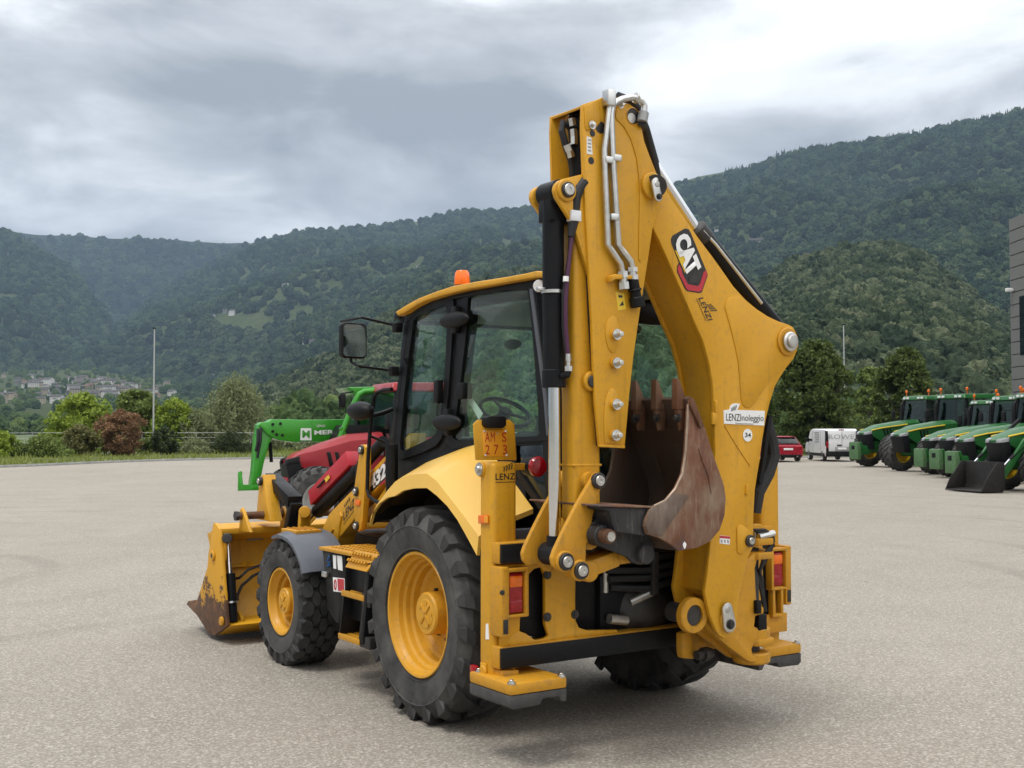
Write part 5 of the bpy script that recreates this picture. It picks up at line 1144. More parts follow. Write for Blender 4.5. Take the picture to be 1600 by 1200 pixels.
def smooth_line(pts, n=60):
    p = np.array(pts, float); d = np.r_[0, np.cumsum(np.hypot(*np.diff(p, axis=0).T))]; s = np.linspace(0, d[-1], n)
    q = np.c_[np.interp(s, d, p[:, 0]), np.interp(s, d, p[:, 1])]
    for _ in range(4): q[1:-1] = (q[:-2] + 2 * q[1:-1] + q[2:]) / 4
    return q
kl = smooth_line(kerb_px, 70)
g = G(); g.face([(-90, -60, 0), (110, -60, 0), (110, 83, 0)] + [(x, y, 0) for x, y in kl[::-1]] + [(-90, 30, 0)])
tag(g.build('yard_ground', 'asphalt', None, False), kind='structure')
nrm_ = np.gradient(kl, axis=0); nrm_ /= np.linalg.norm(nrm_, axis=1)[:, None]; out = np.c_[-nrm_[:, 1], nrm_[:, 0]]
def strip(name, offs, mat, kind='structure'):
    V_, F_ = [], []
    for i in range(len(kl)):
        for (o, z) in offs: V_.append((kl[i, 0] + out[i, 0] * o, kl[i, 1] + out[i, 1] * o, z))
    k = len(offs)
    for i in range(len(kl) - 1):
        for j in range(k - 1): F_.append((i * k + j, (i + 1) * k + j, (i + 1) * k + j + 1, i * k + j + 1))
    return tag(from_np(name, V_, F_, mat, None, True), kind=kind)
strip('kerb', [(-.01, -.02), (0, .12), (.15, .125), (.155, .10)], 'kerb_stone')
strip('verge_ground', [(.15, .09), (2, .16), (5, .24), (9, .27), (24, .27), (40, -.07)], 'grass_ground')
g = G(); g.face([(-9000, -900, -.08), (9000, -900, -.08), (9000, 16000, -.08), (-9000, 16000, -.08)])
tag(g.build('valley_floor', 'meadow', None, False), kind='structure')

# ================================================================ hills
def fbm(x, y, z=0.0, oct_=5, f=1.0):
    v, a = 0.0, 1.0
    for _ in range(oct_):
        v += a * mnoise.noise((x * f, y * f, z)); f *= 2.03; a *= .5
    return v
def foliage_mat(name, stops, bump=0.6, trans=0.0, nscale=0.35):
    m, t = newmat(name, stops[0][1], 0.9); t.b.inputs['Specular IOR Level'].default_value = 0.15
    oi = t.n('ShaderNodeObjectInfo'); n = t.noise(nscale, 5, 0.7)
    n_ = t.noise(nscale * 5, 4, 0.75)
    f = t.math('ADD', t.math('MULTIPLY', oi.outputs['Random'], 0.66), t.math('ADD', t.math('MULTIPLY', t.math('SUBTRACT', n, 0.5), 0.9), t.math('MULTIPLY', t.math('SUBTRACT', n_, 0.5), 1.0)))
    t.l(t.ramp(t.math('ADD', f, 0.10), stops), t.b.inputs['Base Color'])
    if bump: t.bump(t.noise(nscale * 3, 5, 0.7), bump, 0.8)
    return name
foliage_mat('forest_far', [(0.05, (0.006, 0.018, 0.010)), (0.5, (0.024, 0.050, 0.022)), (0.95, (0.085, 0.118, 0.050))])
foliage_mat('forest_near', [(0.05, (0.013, 0.026, 0.012)), (0.45, (0.036, 0.054, 0.024)), (0.75, (0.082, 0.100, 0.050)), (1.0, (0.17, 0.172, 0.11))])
foliage_mat('forest_mid', [(0.05, (0.012, 0.027, 0.012)), (0.45, (0.034, 0.058, 0.024)), (0.75, (0.078, 0.105, 0.046)), (1.0, (0.15, 0.165, 0.09))])
foliage_mat('forest_conifer', [(0.0, (0.010, 0.022, 0.014)), (1.0, (0.026, 0.045, 0.025))], 0.4)
foliage_mat('valley_trees', [(0.05, (0.026, 0.052, 0.016)), (0.5, (0.062, 0.10, 0.032)), (0.95, (0.13, 0.175, 0.055))])
def terrain_mat(name, a, b, c):
    m, t = newmat(name, a, 0.95); t.b.inputs['Specular IOR Level'].default_value = 0.1
    n = t.noise(0.010, 9, 0.72); n2 = t.noise(0.09, 6, 0.75)
    t.l(t.mix(t.ramp(n2, [(0.35, (0, 0, 0)), (0.7, (1, 1, 1))]), t.ramp(n, [(0.35, a), (0.65, b)]), c), t.b.inputs['Base Color'])
    t.bump(n2, 1.0, 12.0)
terrain_mat('mountain_forest', (0.020, 0.036, 0.020), (0.034, 0.055, 0.028), (0.018, 0.032, 0.018))
terrain_mat('hill_ground', (0.085, 0.115, 0.042), (0.115, 0.140, 0.055), (0.062, 0.088, 0.036))
def project(Pw):
    X = Pw[..., 0]; Y = Pw[..., 1]; Z_ = Pw[..., 2] - CAMH
    d = Y * math.cos(PITCH) + Z_ * math.sin(PITCH); up = -Y * math.sin(PITCH) + Z_ * math.cos(PITCH)
    return 800 + FPX * X / d, 600 - FPX * up / d
HILLS = {}
def hill(name, ridge, base, mat, amp, shape=1.15, nx=260, ny=70, gully=0.0, seed=0.0, back=True):
    """ridge: (column, row, distance) of the skyline; base: (column, distance, z) of the foot"""
    rg = np.array(ridge, float); bs = np.array(base, float)
    cols = np.linspace(rg[0, 0], rg[-1, 0], nx)
    ry = np.interp(cols, rg[:, 0], rg[:, 1]); rd = np.interp(cols, rg[:, 0], rg[:, 2])
    for _ in range(3): ry[1:-1] = (ry[:-2] + 2 * ry[1:-1] + ry[2:]) / 4
    bd = np.interp(cols, bs[:, 0], bs[:, 1]); bz = np.interp(cols, bs[:, 0], bs[:, 2])
    tt = np.linspace(0, 1, ny); grid = np.zeros((ny + (4 if back else 0), nx, 3))
    for i in range(nx):
        kx = (cols[i] - 800) / FPX
        zr = CAMH + (HOR - ry[i]) / FPX * rd[i]
        for j, t_ in enumerate(tt):
            d = bd[i] + (rd[i] - bd[i]) * t_
            x = kx * d; env = min(1, t_ * 5) * min(1.0, .15 + (1 - t_) * 2.2)
            n = fbm(x / 420 + seed, d / 420, seed, 4)
            gl = abs(mnoise.noise((x / 520 + d / 2400 + seed * 3, d / 2600, 7.1))) * gully
            grid[j, i] = (x, d, bz[i] + (zr - bz[i]) * t_ ** shape + amp * n * env - gl * env * (zr - bz[i]))
        if back:
            for j in range(4): grid[ny + j, i] = (kx * (rd[i] + 200 * (j + 1)), rd[i] + 200 * (j + 1), zr - 60 * (j + 1) ** 1.3)
    NY = grid.shape[0]
    f = [(j * nx + i, j * nx + i + 1, (j + 1) * nx + i + 1, (j + 1) * nx + i) for j in range(NY - 1) for i in range(nx - 1)]
    o = from_np(name, grid.reshape(-1, 3), f, mat, None, True); tag(o, kind='structure')
    HILLS[o.name] = grid[:ny]
    return o
# valley side rising gently towards the village
hill('hill', [(-900, 560, 2600), (-300, 572, 2600), (0, 580, 2500), (140, 578, 2400), (260, 596, 2200), (420, 640, 1700), (700, 660, 1500)], [(-900, 700, -1), (700, 700, -1)], 'hill_ground', 6, 1.35, 160, 40, seed=2.2)
# far blue mountain closing the side valley, with its head in the cloud
hill('mountain', [(-900, 330, 5400), (-300, 345, 5400), (40, 360, 5300), (120, 364, 5300), (200, 368, 5200), (300, 376, 5200), (400, 380, 5200), (560, 392, 5200), (800, 400, 5200)], [(-900, 3400, 20), (100, 3600, 90), (800, 4200, 60)], 'mountain_forest', 90, 1.05, 200, 60, 0.22, seed=5.5)
# dark slope on the left
hill('mountain', [(-1500, 150, 4200), (-600, 240, 4200), (-200, 318, 4100), (-60, 345, 4000), (0, 357, 3950), (22, 364, 3900), (60, 388, 3850), (110, 425, 3750), (150, 468, 3600), (178, 520, 3300), (190, 560, 3000), (200, 600, 2600)], [(-1500, 1700, 30), (0, 2300, 70), (140, 2400, 70), (200, 2300, 60)], 'hill_ground', 45, 1.0, 200, 60, 0.12, seed=9.1)
# the long main ridge from the side valley across to the right
MAIN = [(90, 590, 2450), (120, 560, 2900), (165, 525, 3500), (200, 497, 3900), (240, 465, 4100), (290, 432, 4300), (340, 404, 4400), (385, 380, 4500), (430, 368, 4500), (480, 360, 4500), (560, 355, 4450), (650, 343, 4400), (730, 328, 4300), (840, 319, 4200), (950, 302, 4000), (1050, 286, 3800), (1100, 270, 3700), (1190, 254, 3500), (1222, 240, 3400), (1300, 225, 3300), (1400, 212, 3200), (1500, 190, 3100), (1600, 172, 3000), (1900, 110, 2800), (2500, 20, 2600), (3200, -60, 2400)]
hill('mountain', MAIN, [(90, 2000, 40), (300, 1500, 20), (600, 900, 2), (1000, 800, -1), (1600, 760, -1), (3200, 700, -1)], 'hill_ground', 60, 1.12, 420, 100, 0.10, seed=1.3)
# wooded foothill in front
FOOT = [(380, 648, 900), (430, 615, 920), (470, 597, 940), (500, 582, 960), (560, 545, 1000), (620, 498, 1050), (700, 462, 1080), (800, 440, 1080), (900, 428, 1050), (1000, 436, 1000), (1100, 450, 960), (1160, 470, 940), (1200, 452, 930), (1250, 420, 900), (1330, 402, 880), (1400, 402, 870), (1432, 410, 860), (1480, 448, 840), (1540, 500, 820), (1600, 540, 800), (1800, 580, 780), (2400, 560, 760)]
hill('hill', FOOT, [(380, 560, -1), (1000, 330, -1), (1600, 300, -1), (2400, 320, -1)], 'hill_ground', 14, 1.05, 260, 60, 0.06, seed=4.4)

# crowns for the woods: lumpy tree heads, instanced over the slopes
def crown_mesh(k, conifer=False):
    bm = bmesh.new()
    if conifer:
        n = 9
        for lay in range(5):
            z0 = lay * 2.6; r0 = 2.6 * (1 - lay / 5.6); top = bm.verts.new((0, 0, z0 + 4.6)); ring = []
            for j in range(n): a = 2 * math.pi * j / n + lay; q = r0 * (1 + .25 * math.sin(j * 3.1 + k)); ring.append(bm.verts.new((math.cos(a) * q, math.sin(a) * q, z0 + .5 * math.sin(j * 2.3))))
            for j in range(n): bm.faces.new((ring[j], ring[(j + 1) % n], top))
    else:
        bmesh.ops.create_icosphere(bm, subdivisions=4, radius=1)
        for v in bm.verts:
            p = v.co.copy(); q = p * 1.9 + Vector((k * 7.3, k * 3.1, 0))
            d = 1 + .34 * mnoise.noise(q) + .24 * mnoise.noise(q * 2.3) + .22 * mnoise.noise(q * 5.1) + .16 * mnoise.noise(q * 11.7)
            v.co = Vector((p.x * 4.7 * d, p.y * 4.7 * d, (p.z * 5.4 * d) + 4.2))
    me = bpy.data.meshes.new('crown'); bm.to_mesh(me); bm.free(); return me
CROWNS = [crown_mesh(k) for k in range(4)]; CONIFERS = [crown_mesh(k, True) for k in range(2)]
def forest(name, pts, scl, me, mat, label):
    o = bpy.data.meshes.new(name); o.from_pydata(pts.tolist(), [], [])
    at = o.attributes.new('size', 'FLOAT', 'POINT'); at.data.foreach_set('value', scl.astype(np.float32))
    ob = bpy.data.objects.new(name, o); COL.objects.link(ob); tag(ob, label, 'forest', None, 'stuff')
    me2 = me.copy(); me2.materials.clear(); me2.materials.append(MATS[mat]); proto = bpy.data.objects.new('crown_source', me2)
    ng = bpy.data.node_groups.new('forest_nodes', 'GeometryNodeTree')
    ng.interface.new_socket('Geometry', in_out='INPUT', socket_type='NodeSocketGeometry'); ng.interface.new_socket('Geometry', in_out='OUTPUT', socket_type='NodeSocketGeometry')
    gi = ng.nodes.new('NodeGroupInput'); go = ng.nodes.new('NodeGroupOutput'); ins = ng.nodes.new('GeometryNodeInstanceOnPoints'); ob_ = ng.nodes.new('GeometryNodeObjectInfo'); ob_.inputs['Object'].default_value = proto; ob_.inputs['As Instance'].default_value = True
    rv = ng.nodes.new('FunctionNodeRandomValue'); rv.data_type = 'FLOAT_VECTOR'; rv.inputs[0].default_value = (-.12, -.12, 0); rv.inputs[1].default_value = (.12, .12, 6.28)
    na = ng.nodes.new('GeometryNodeInputNamedAttribute'); na.data_type = 'FLOAT'; na.inputs['Name'].default_value = 'size'
    L = ng.links.new
    L(gi.outputs[0], ins.inputs['Points']); L(ob_.outputs['Geometry'], ins.inputs['Instance']); L(rv.outputs[0], ins.inputs['Rotation']); L(na.outputs[0], ins.inputs['Scale']); L(ins.outputs[0], go.inputs[0])
    md = ob.modifiers.new('forest', 'NODES'); md.node_group = ng
    return ob
# clearings and house plots (column, row, half width, half height of the picture region)
CLEAR = [(388, 505, 44, 15), (267, 513, 16, 3), (215, 531, 17, 4), (243, 548, 38, 5), (522, 562, 34, 8), (8, 466, 26, 8), (1228, 307, 24, 3), (70, 606, 24, 9), (1555, 358, 16, 4), (60, 648, 38, 9),
         (428, 452, 14, 3), (434, 466, 12, 4), (355, 492, 16, 5), (328, 499, 8, 4), (450, 578, 16, 5), (485, 558, 9, 6), (497, 540, 26, 6), (460, 503, 26, 4), (325, 593, 28, 5), (405, 603, 16, 5),
         (1185, 383, 14, 3), (1118, 366, 12, 4), (1095, 345, 34, 4), (1492, 298, 18, 4), (1378, 529, 9, 4), (490, 430, 12, 3), (665, 423, 30, 3), (715, 418, 20, 2), (1500, 394, 40, 2)]
def sample(grid, n, tmin=0.0, tmax=1.0, tpow=1.0, keep_clear=True, xmin=-9e9):
    ny, nx, _ = grid.shape
    a = RNG.random(n) * (nx - 1.001); t_ = (tmin + (tmax - tmin) * RNG.random(n) ** tpow) * (ny - 1.001)
    i = a.astype(int); j = t_.astype(int); fa = (a - i)[:, None]; ft = (t_ - j)[:, None]
    p = (grid[j, i] * (1 - fa) + grid[j, i + 1] * fa) * (1 - ft) + (grid[j + 1, i] * (1 - fa) + grid[j + 1, i + 1] * fa) * ft
    if keep_clear:
        x, y = project(p); ok = np.ones(n, bool)
        for (cx_, cy_, rx, ry_) in CLEAR: ok &= ((x - cx_) / rx) ** 2 + ((y - cy_ - 1) / ry_) ** 2 > 1
        p = p[ok & (x > xmin)]
    return p
GR = list(HILLS.values())
H_FAN, H_FAR, H_LEFT, H_MAIN, H_FOOT = GR
def woods(name, grid, n, mat, label, base, tmin=0, tmax=1, tpow=1.0, con=False, far=4000.0, xmin=-9e9):
    src = CONIFERS if con else CROWNS
    for k, me in enumerate(src):
        p = sample(grid, n // len(src), tmin, tmax, tpow, True, xmin)
        s = base * RNG.uniform(.65, 1.3, len(p)) * (1 + p[:, 1] / far)
        p[:, 2] -= .8
        forest(name, p, s, me, mat, label)
woods('forest', H_FOOT, 15000, 'forest_near', 'pale green wood covering the nearer rounded foothill', 1.0, 0, 1, .75)
woods('forest', H_MAIN, 9000, 'forest_mid', 'lighter mixed wood on the lower part of the main mountain slope', 1.05, 0, .38, .8, far=3800)
woods('forest', H_MAIN, 40000, 'forest_far', 'dark green wood covering the long main mountain slope', 1.1, 0, .97, 1.15, far=3800)
woods('forest', H_MAIN, 9000, 'forest_conifer', 'dark fir wood along the upper ridge of the main mountain', .95, .80, 1.0, .7, True, far=9000, xmin=1130)
woods('forest', H_LEFT, 16000, 'forest_far', 'dark green wood covering the steep slope at the left edge', 1.1, 0, .97, 1.0, far=3800)
woods('forest', H_FAR, 9000, 'forest_far', 'bluish dark wood on the mountain closing the side valley', 1.25, .15, .97, 1.0, far=3800)
woods('forest', H_LEFT, 2500, 'forest_conifer', 'dark fir wood on the crest of the left slope', .9, .8, 1.0, .7, True, far=9000)
# trees and thickets on the valley floor between the yard and the slopes
vp = np.c_[RNG.uniform(-1, 1, 2600), RNG.uniform(0, 1, 2600) ** .7 * 640 + 110, np.full(2600, -.3)]; vp[:, 0] *= vp[:, 1] * .62
vx, vy = project(vp)
keep = ~(((vx > -40) & (vx < 110) & (vp[:, 1] > 260) & (vp[:, 1] < 520)) | (vp[:, 1] < 120))
_tx, _ty = project(vp + np.array([0, 0, 8.0])); keep &= ~((vx < 360) & (_ty < 640))
vp = vp[keep]
for k in range(4):
    q = vp[k::4]; forest('forest', q, RNG.uniform(.45, .95, len(q)) * np.where(q[:, 1] < 200, .6, 1), CROWNS[k], 'valley_trees', 'scattered green thickets on the flat valley floor beyond the fence')
fanp = sample(H_FAN, 2600, .05, .98)
forest('forest', fanp, RNG.uniform(.5, 1.1, len(fanp)), CROWNS[1], 'valley_trees', 'scattered trees between the village houses')

# ================================================================ village and hillside houses
plain('house_white', (0.62, 0.60, 0.57), 0.9, var=0.1, scale=.2); plain('house_cream', (0.40, 0.34, 0.25), 0.9, var=0.1, scale=.2); plain('house_pink', (0.36, 0.26, 0.20), 0.9, var=.1, scale=.2); plain('house_grey', (0.20, 0.195, 0.185), 0.9, var=.1, scale=.2)
plain('roof_tile', (0.072, 0.066, 0.062), 0.9, var=0.25, scale=.6); plain('roof_red', (0.12, 0.075, 0.055), 0.9, var=0.25, scale=.6); plain('window_dark', (0.05, 0.055, 0.06), 0.3)
def house(name, w, d, h, wall, roof, storeys, label, cat='house', tower=None):
    t = thing(name, (0, 0, 0), 0, label, cat, 'houses on the valley side')
    g = G(); g.box((-w / 2, -d / 2, -4), (w / 2, d / 2, h), 0)
    g.prism([(-w / 2, -d / 2 + .01, h), (-w / 2, d / 2 - .01, h), (-w / 2, 0, h + d * .24)], (w, 0, 0), 0); g.build('wall', wall, t, False)
    e = .6; rh = d * .25
    g = G()
    for s in (1, -1): g.hexa([(-w / 2 - e, 0, h + rh), (w / 2 + e, 0, h + rh), (w / 2 + e, s * (d / 2 + e), h - .35), (-w / 2 - e, s * (d / 2 + e), h - .35), (-w / 2 - e, 0, h + rh + .35), (w / 2 + e, 0, h + rh + .35), (w / 2 + e, s * (d / 2 + e), h), (-w / 2 - e, s * (d / 2 + e), h)], 0)
    g.build('roof', roof, t, False)
    for st in range(storeys):
        zc = 1.6 + st * 2.9
        for k in range(max(2, int(w / 3.5))):
            xk = -w / 2 + (k + .5) * w / max(2, int(w / 3.5)); G().box((xk - .5, -d / 2 - .05, zc - .7), (xk + .5, -d / 2 + .05, zc + .7), 0).build('window', 'window_dark', t, False)
    if tower: G().box((w / 2 - 1, -1.6, 0), (w / 2 + 2.2, 1.6, tower), 0).build('tower', wall, t, False); G().cyl((w / 2 + .6, 0, tower), (w / 2 + .6, 0, tower + 3), 2.4, 4, 0, .05).build('spire', roof, t, False)
    return t
protos = [house('house', 11, 9, 6, 'house_white', 'roof_tile', 2, 'small white house with grey roof among the village houses'), house('house', 14, 10, 8.5, 'house_cream', 'roof_tile', 3, 'cream house with grey roof among the village houses'),
          house('house', 10, 8, 6, 'house_pink', 'roof_red', 2, 'small pinkish house with red roof among the village houses'), house('house', 20, 11, 10, 'house_white', 'roof_tile', 3, 'long white apartment house in the village'), house('house', 10, 8, 6, 'house_grey', 'roof_tile', 2, 'small grey stone house among the village houses')]
ALLG = np.concatenate([H_FAN.reshape(-1, 3), H_LEFT.reshape(-1, 3), H_MAIN.reshape(-1, 3), H_FOOT.reshape(-1, 3)])
APX, APY = project(ALLG); NF = len(H_FAN.reshape(-1, 3)); NFO = len(H_FOOT.reshape(-1, 3))
def land(px, py, region):
    sel = {'fan': slice(0, NF), 'foot': slice(len(ALLG) - NFO, None), 'main': slice(NF, len(ALLG) - NFO)}[region]
    k = np.argmin((APX[sel] - px) ** 2 + ((APY[sel] - py) * 1.4) ** 2); p = ALLG[sel][k]
    d = p[1]; return Vector(((px - 800) / FPX * d, d, p[2] + 1.0))
hr = random.Random(3); first = set(); village = []
spots = []
for _ in range(105):
    x = hr.uniform(0, 205); lo_, hi_ = (588, 632) if x < 110 else (596 + (x - 110) * .03, 627)
    spots.append((x, hr.uniform(lo_, hi_)))
for _ in range(14): spots.append((hr.uniform(195, 275), hr.uniform(603, 622)))
spots.sort(key=lambda s: s[1])
for i, (x, y) in enumerate(spots):
    k = hr.choices(range(5), (4, 3, 1.5, 1, 3))[0]
    o = protos[k] if k not in first else copy_tree(protos[k]); first.add(k)
    p = land(x, y, 'fan'); o.location = p; o.rotation_euler = (0, 0, hr.uniform(-.6, .6)); s = hr.uniform(.62, 1.0); o.scale = (s, s, s)
hill_houses = [(483, 558, 'foot', 3, .42, 'large pale house alone on a green hillside terrace'), (478, 538, 'main', 0, 1, 'white hamlet houses on the slope above the mirror'), (488, 540, 'main', 4, 1, 'white hamlet houses on the slope above the mirror'), (497, 541, 'main', 0, 1, 'white hamlet houses on the slope above the mirror'), (507, 543, 'main', 0, 1, 'white hamlet houses on the slope above the mirror'),
               (312, 594, 'main', 1, .9, 'cream farmhouse low on the wooded slope'), (328, 593, 'main', 1, 1.2, 'cream farmhouse low on the wooded slope'), (330, 498, 'main', 0, 1.3, 'single bright white house below the terraced meadow'), (352, 491, 'main', 4, 1.2, 'stone houses at the top of the terraced meadow'), (362, 491, 'main', 0, 1.2, 'stone houses at the top of the terraced meadow'),
               (424, 452, 'main', 0, 1.5, 'high hamlet houses on the middle slope'), (432, 465, 'main', 4, 1.5, 'high hamlet houses on the middle slope'), (445, 451, 'main', 0, 1.2, 'high hamlet houses on the middle slope'), (440, 501, 'main', 4, 1.2, 'grey houses strung along the terrace'), (470, 502, 'main', 0, 1.1, 'grey houses strung along the terrace'), (655, 423, 'main', 0, 1.3, 'tiny white houses high behind the cab roof'), (668, 424, 'main', 0, 1.3, 'tiny white houses high behind the cab roof'), (712, 418, 'main', 0, 1.4, 'tiny white houses high behind the cab roof'),
               (1178, 383, 'main', 4, 1.4, 'grey farm buildings on the right-hand slope'), (1190, 382, 'main', 4, 1.4, 'grey farm buildings on the right-hand slope'), (1112, 367, 'main', 0, 1.1, 'small white buildings beside the black dipper cylinder'), (1122, 366, 'main', 0, 1.1, 'small white buildings beside the black dipper cylinder'), (1080, 345, 'main', 0, 1.0, 'white roadside buildings behind the boom'), (1483, 298, 'main', 3, .9, 'white farmhouse alone high on the right slope'), (1377, 530, 'foot', 0, .5, 'white shed in the wood on the foothill')]
for (x, y, reg, k, s, lab) in hill_houses:
    o = copy_tree(protos[k]); o['label'] = lab; o.location = land(x, y, reg); o.rotation_euler = (0, 0, hr.uniform(-.5, .5)); o.scale = (s, s, s)
ch = house('church', 20, 9, 8, 'house_white', 'roof_tile', 1, 'white church with a square bell tower on a hillside knoll', 'church', 19); del ch['group']
ch.location = land(449, 581, 'foot'); ch.scale = (.5,) * 3; ch.rotation_euler = (0, 0, .25)

# ================================================================ haze
g = G(); g.box((-8500, -120, -1.2), (8500, 9800, 1750), 0)
hz = g.build('haze', None, None, False); tag(hz, 'pale blue haze filling the valley air', 'haze', None, 'stuff')
hm = bpy.data.materials.new('haze'); hm.use_nodes = True; hm.node_tree.nodes.clear()
pvn = hm.node_tree.nodes.new('ShaderNodeVolumePrincipled'); pvn.inputs['Color'].default_value = (0.55, 0.74, 1.0, 1); pvn.inputs['Density'].default_value = 0.000070; pvn.inputs['Anisotropy'].default_value = 0.0
ho = hm.node_tree.nodes.new('ShaderNodeOutputMaterial'); hm.node_tree.links.new(pvn.outputs[0], ho.inputs['Volume']); hz.data.materials.append(hm)
# ================================================================ near vegetation
def leaf_mat(name, a, b, c):
    m, t = newmat(name, b, 0.6); t.b.inputs['Specular IOR Level'].default_value = 0.25
    n = t.noise(0.9, 4, 0.7); n2 = t.noise(9, 3, 0.7)
    f = t.math('ADD', t.math('MULTIPLY', n, 0.55), t.math('MULTIPLY', n2, 0.45))
    t.l(t.ramp(f, [(0.32, a), (0.5, b), (0.68, c)]), t.b.inputs['Base Color'])
    # light coming through the leaves
    tl = t.n('ShaderNodeBsdfTranslucent'); t.l(t.ramp(f, [(0.32, a), (0.5, b), (0.68, c)]), tl.inputs[0])
    mx = t.n('ShaderNodeMixShader'); mx.inputs[0].default_value = 0.3; t.l(t.b.outputs[0], mx.inputs[1]); t.l(tl.outputs[0], mx.inputs[2]); t.l(mx.outputs[0], t.t.nodes['Material Output'].inputs[0])
leaf_mat('leaf_dark', (0.038, 0.060, 0.012), (0.078, 0.112, 0.025), (0.15, 0.185, 0.050))
leaf_mat('leaf_bright', (0.106, 0.156, 0.018), (0.219, 0.294, 0.037), (0.388, 0.475, 0.075))
leaf_mat('leaf_mid', (0.085, 0.124, 0.026), (0.150, 0.202, 0.049), (0.247, 0.305, 0.085))
leaf_mat('leaf_willow', (0.121, 0.144, 0.063), (0.201, 0.230, 0.109), (0.310, 0.339, 0.178))
leaf_mat('leaf_russet', (0.102, 0.066, 0.034), (0.222, 0.126, 0.066), (0.360, 0.210, 0.108))
leaf_mat('leaf_olive', (0.10, 0.105, 0.034), (0.17, 0.165, 0.06), (0.25, 0.235, 0.09))
leaf_mat('leaf_bush', (0.024, 0.035, 0.014), (0.049, 0.068, 0.024), (0.084, 0.108, 0.041))
leaf_mat('grass_blade', (0.14, 0.175, 0.030), (0.23, 0.265, 0.060), (0.33, 0.345, 0.12))
plain('bark', (0.085, 0.070, 0.055), 0.9, var=0.3, scale=4)
plain('dry_twig', (0.30, 0.28, 0.23), 0.9, var=0.2)
def leaves_np(centres, radii, per, size, droop=0.0, aspect=1.0, rng=RNG):
    V_, n = [], 0
    for c, r in zip(centres, radii):
        k = int(per * (r[0] * r[2] if len(r) > 2 else 1)) if False else per
        d = rng.normal(size=(k, 3)); d /= np.linalg.norm(d, axis=1)[:, None]; rr = rng.random(k) ** .45
        p = c + d * rr[:, None] * np.array(r)
        a = rng.normal(size=(k, 3)); a /= np.linalg.norm(a, axis=1)[:, None]
        if droop: a = a * (1 - droop) + np.array([0, 0, -droop]) ; a /= np.linalg.norm(a, axis=1)[:, None]
        b = np.cross(a, rng.normal(size=(k, 3))); b /= np.linalg.norm(b, axis=1)[:, None]
        s = size * rng.uniform(.6, 1.35, k)[:, None]
        V_.append(np.stack([p - a * s, p + b * s * .55 / aspect, p + a * s, p - b * s * .55 / aspect], 1))
    v = np.concatenate(V_).reshape(-1, 3); return v, np.arange(len(v)).reshape(-1, 4)
def plant(name, cat, label, loc, w, h, z0, shape, mat, nclump, per, leaf, trunk=True, group=None, droop=0.0, aspect=1.0, seed=1, flat=1.0):
    rng = np.random.default_rng(seed); t = thing(name, loc, 0, label, cat, group)
    C_, R_ = [], []
    i = 0
    while len(C_) < nclump:
        u = rng.uniform(0, 1); a = rng.uniform(0, 2 * math.pi); q = rng.random() ** .32
        if shape == 'egg': rad = max(0, math.sin(math.pi * min(.985, .16 + .825 * u ** 1.08))) ** .52
        elif shape == 'dome': rad = math.sqrt(max(0, 1 - u ** 2.2))
        elif shape == 'cone': rad = (1 - u) ** .6 * min(1, .55 + u * 4)
        else: rad = math.sqrt(max(0, 1 - (2 * u - 1) ** 2))
        rad *= w / 2 * (1 + .20 * math.sin(a * 3 + seed) + .12 * math.sin(a * 5 + u * 7))
        rr = w * rng.uniform(.085, .165)
        C_.append((math.cos(a) * rad * q, math.sin(a) * rad * q * flat, z0 + u * (h - z0))); R_.append((rr, rr, rr * rng.uniform(.6, .95) * (1.8 if droop else 1)))
    v, f = leaves_np(np.array(C_), R_, per, leaf, droop, aspect, rng); v[:, 2] = np.maximum(v[:, 2], .03)
    from_np('crown', v, f, mat, t)
    g = G(); r0 = max(.05, h * .022); top = h * .72
    pts = [(0.02 * math.sin(k) * h * .3, .02 * math.cos(k * 1.7) * h * .3, top * k / 5 - .1) for k in range(6)]
    if trunk:
        g.tube(pts, [r0 * (1 - .14 * k) for k in range(6)], 9)
        for k in range(7):
            zb = h * rng.uniform(.25, .6); a = k * 2.4; g.tube([(0, 0, zb), (math.cos(a) * w * .2, math.sin(a) * w * .2, zb + h * .12), (math.cos(a) * w * .36, math.sin(a) * w * .36, zb + h * .22)], [r0 * .45, r0 * .3, r0 * .12], 6)
        g.build('trunk', 'bark', t)
    else:
        for k in range(9):
            a = k * 2.4; g.tube([(math.cos(a) * .08, math.sin(a) * .08, -.1), (math.cos(a) * w * .18, math.sin(a) * w * .18, h * .4), (math.cos(a) * w * .3, math.sin(a) * w * .3, h * .7)], [r0 * .5, r0 * .35, r0 * .15], 5)
        g.build('stems', 'bark', t)
    return t
def gp(px, y): return Vector(((px - 800) / FPX * y, y, 0))
def plant_at(name, label, x0, x1, ytop, ybase, depth, shape, mat, ncl, per, leaf, seed, trunk=True, **kw):
    c = at_depth((x0 + x1) / 2, ybase, depth); c.z = min(c.z, .27) - .05; k = depth / FPX
    return plant(name, 'tree' if 'tree' in name else 'shrub', label, c, (x1 - x0) * k * .92, CAMH + (HOR - ytop) * k - c.z - .15, (.9 if shape == 'egg' else .12), shape, mat, ncl, per, leaf, trunk, seed=seed, **kw)
plant_at('tree', 'tall dark green egg-shaped tree behind the red car', 1221, 1333, 534, 712, 84, 'egg', 'leaf_dark', 230, 75, .17, 11)
plant_at('tree', 'dark green tree behind the row of green tractors', 1372, 1463, 548, 712, 90, 'egg', 'leaf_dark', 210, 75, .17, 12)
plant_at('tree', 'slim pale green tree between the two dark trees', 1333, 1384, 575, 712, 125, 'egg', 'leaf_mid', 90, 60, .24, 13)
plant_at('tree', 'dark tree half hidden by the boom above the red car', 1180, 1222, 610, 712, 110, 'egg', 'leaf_dark', 90, 60, .22, 14)
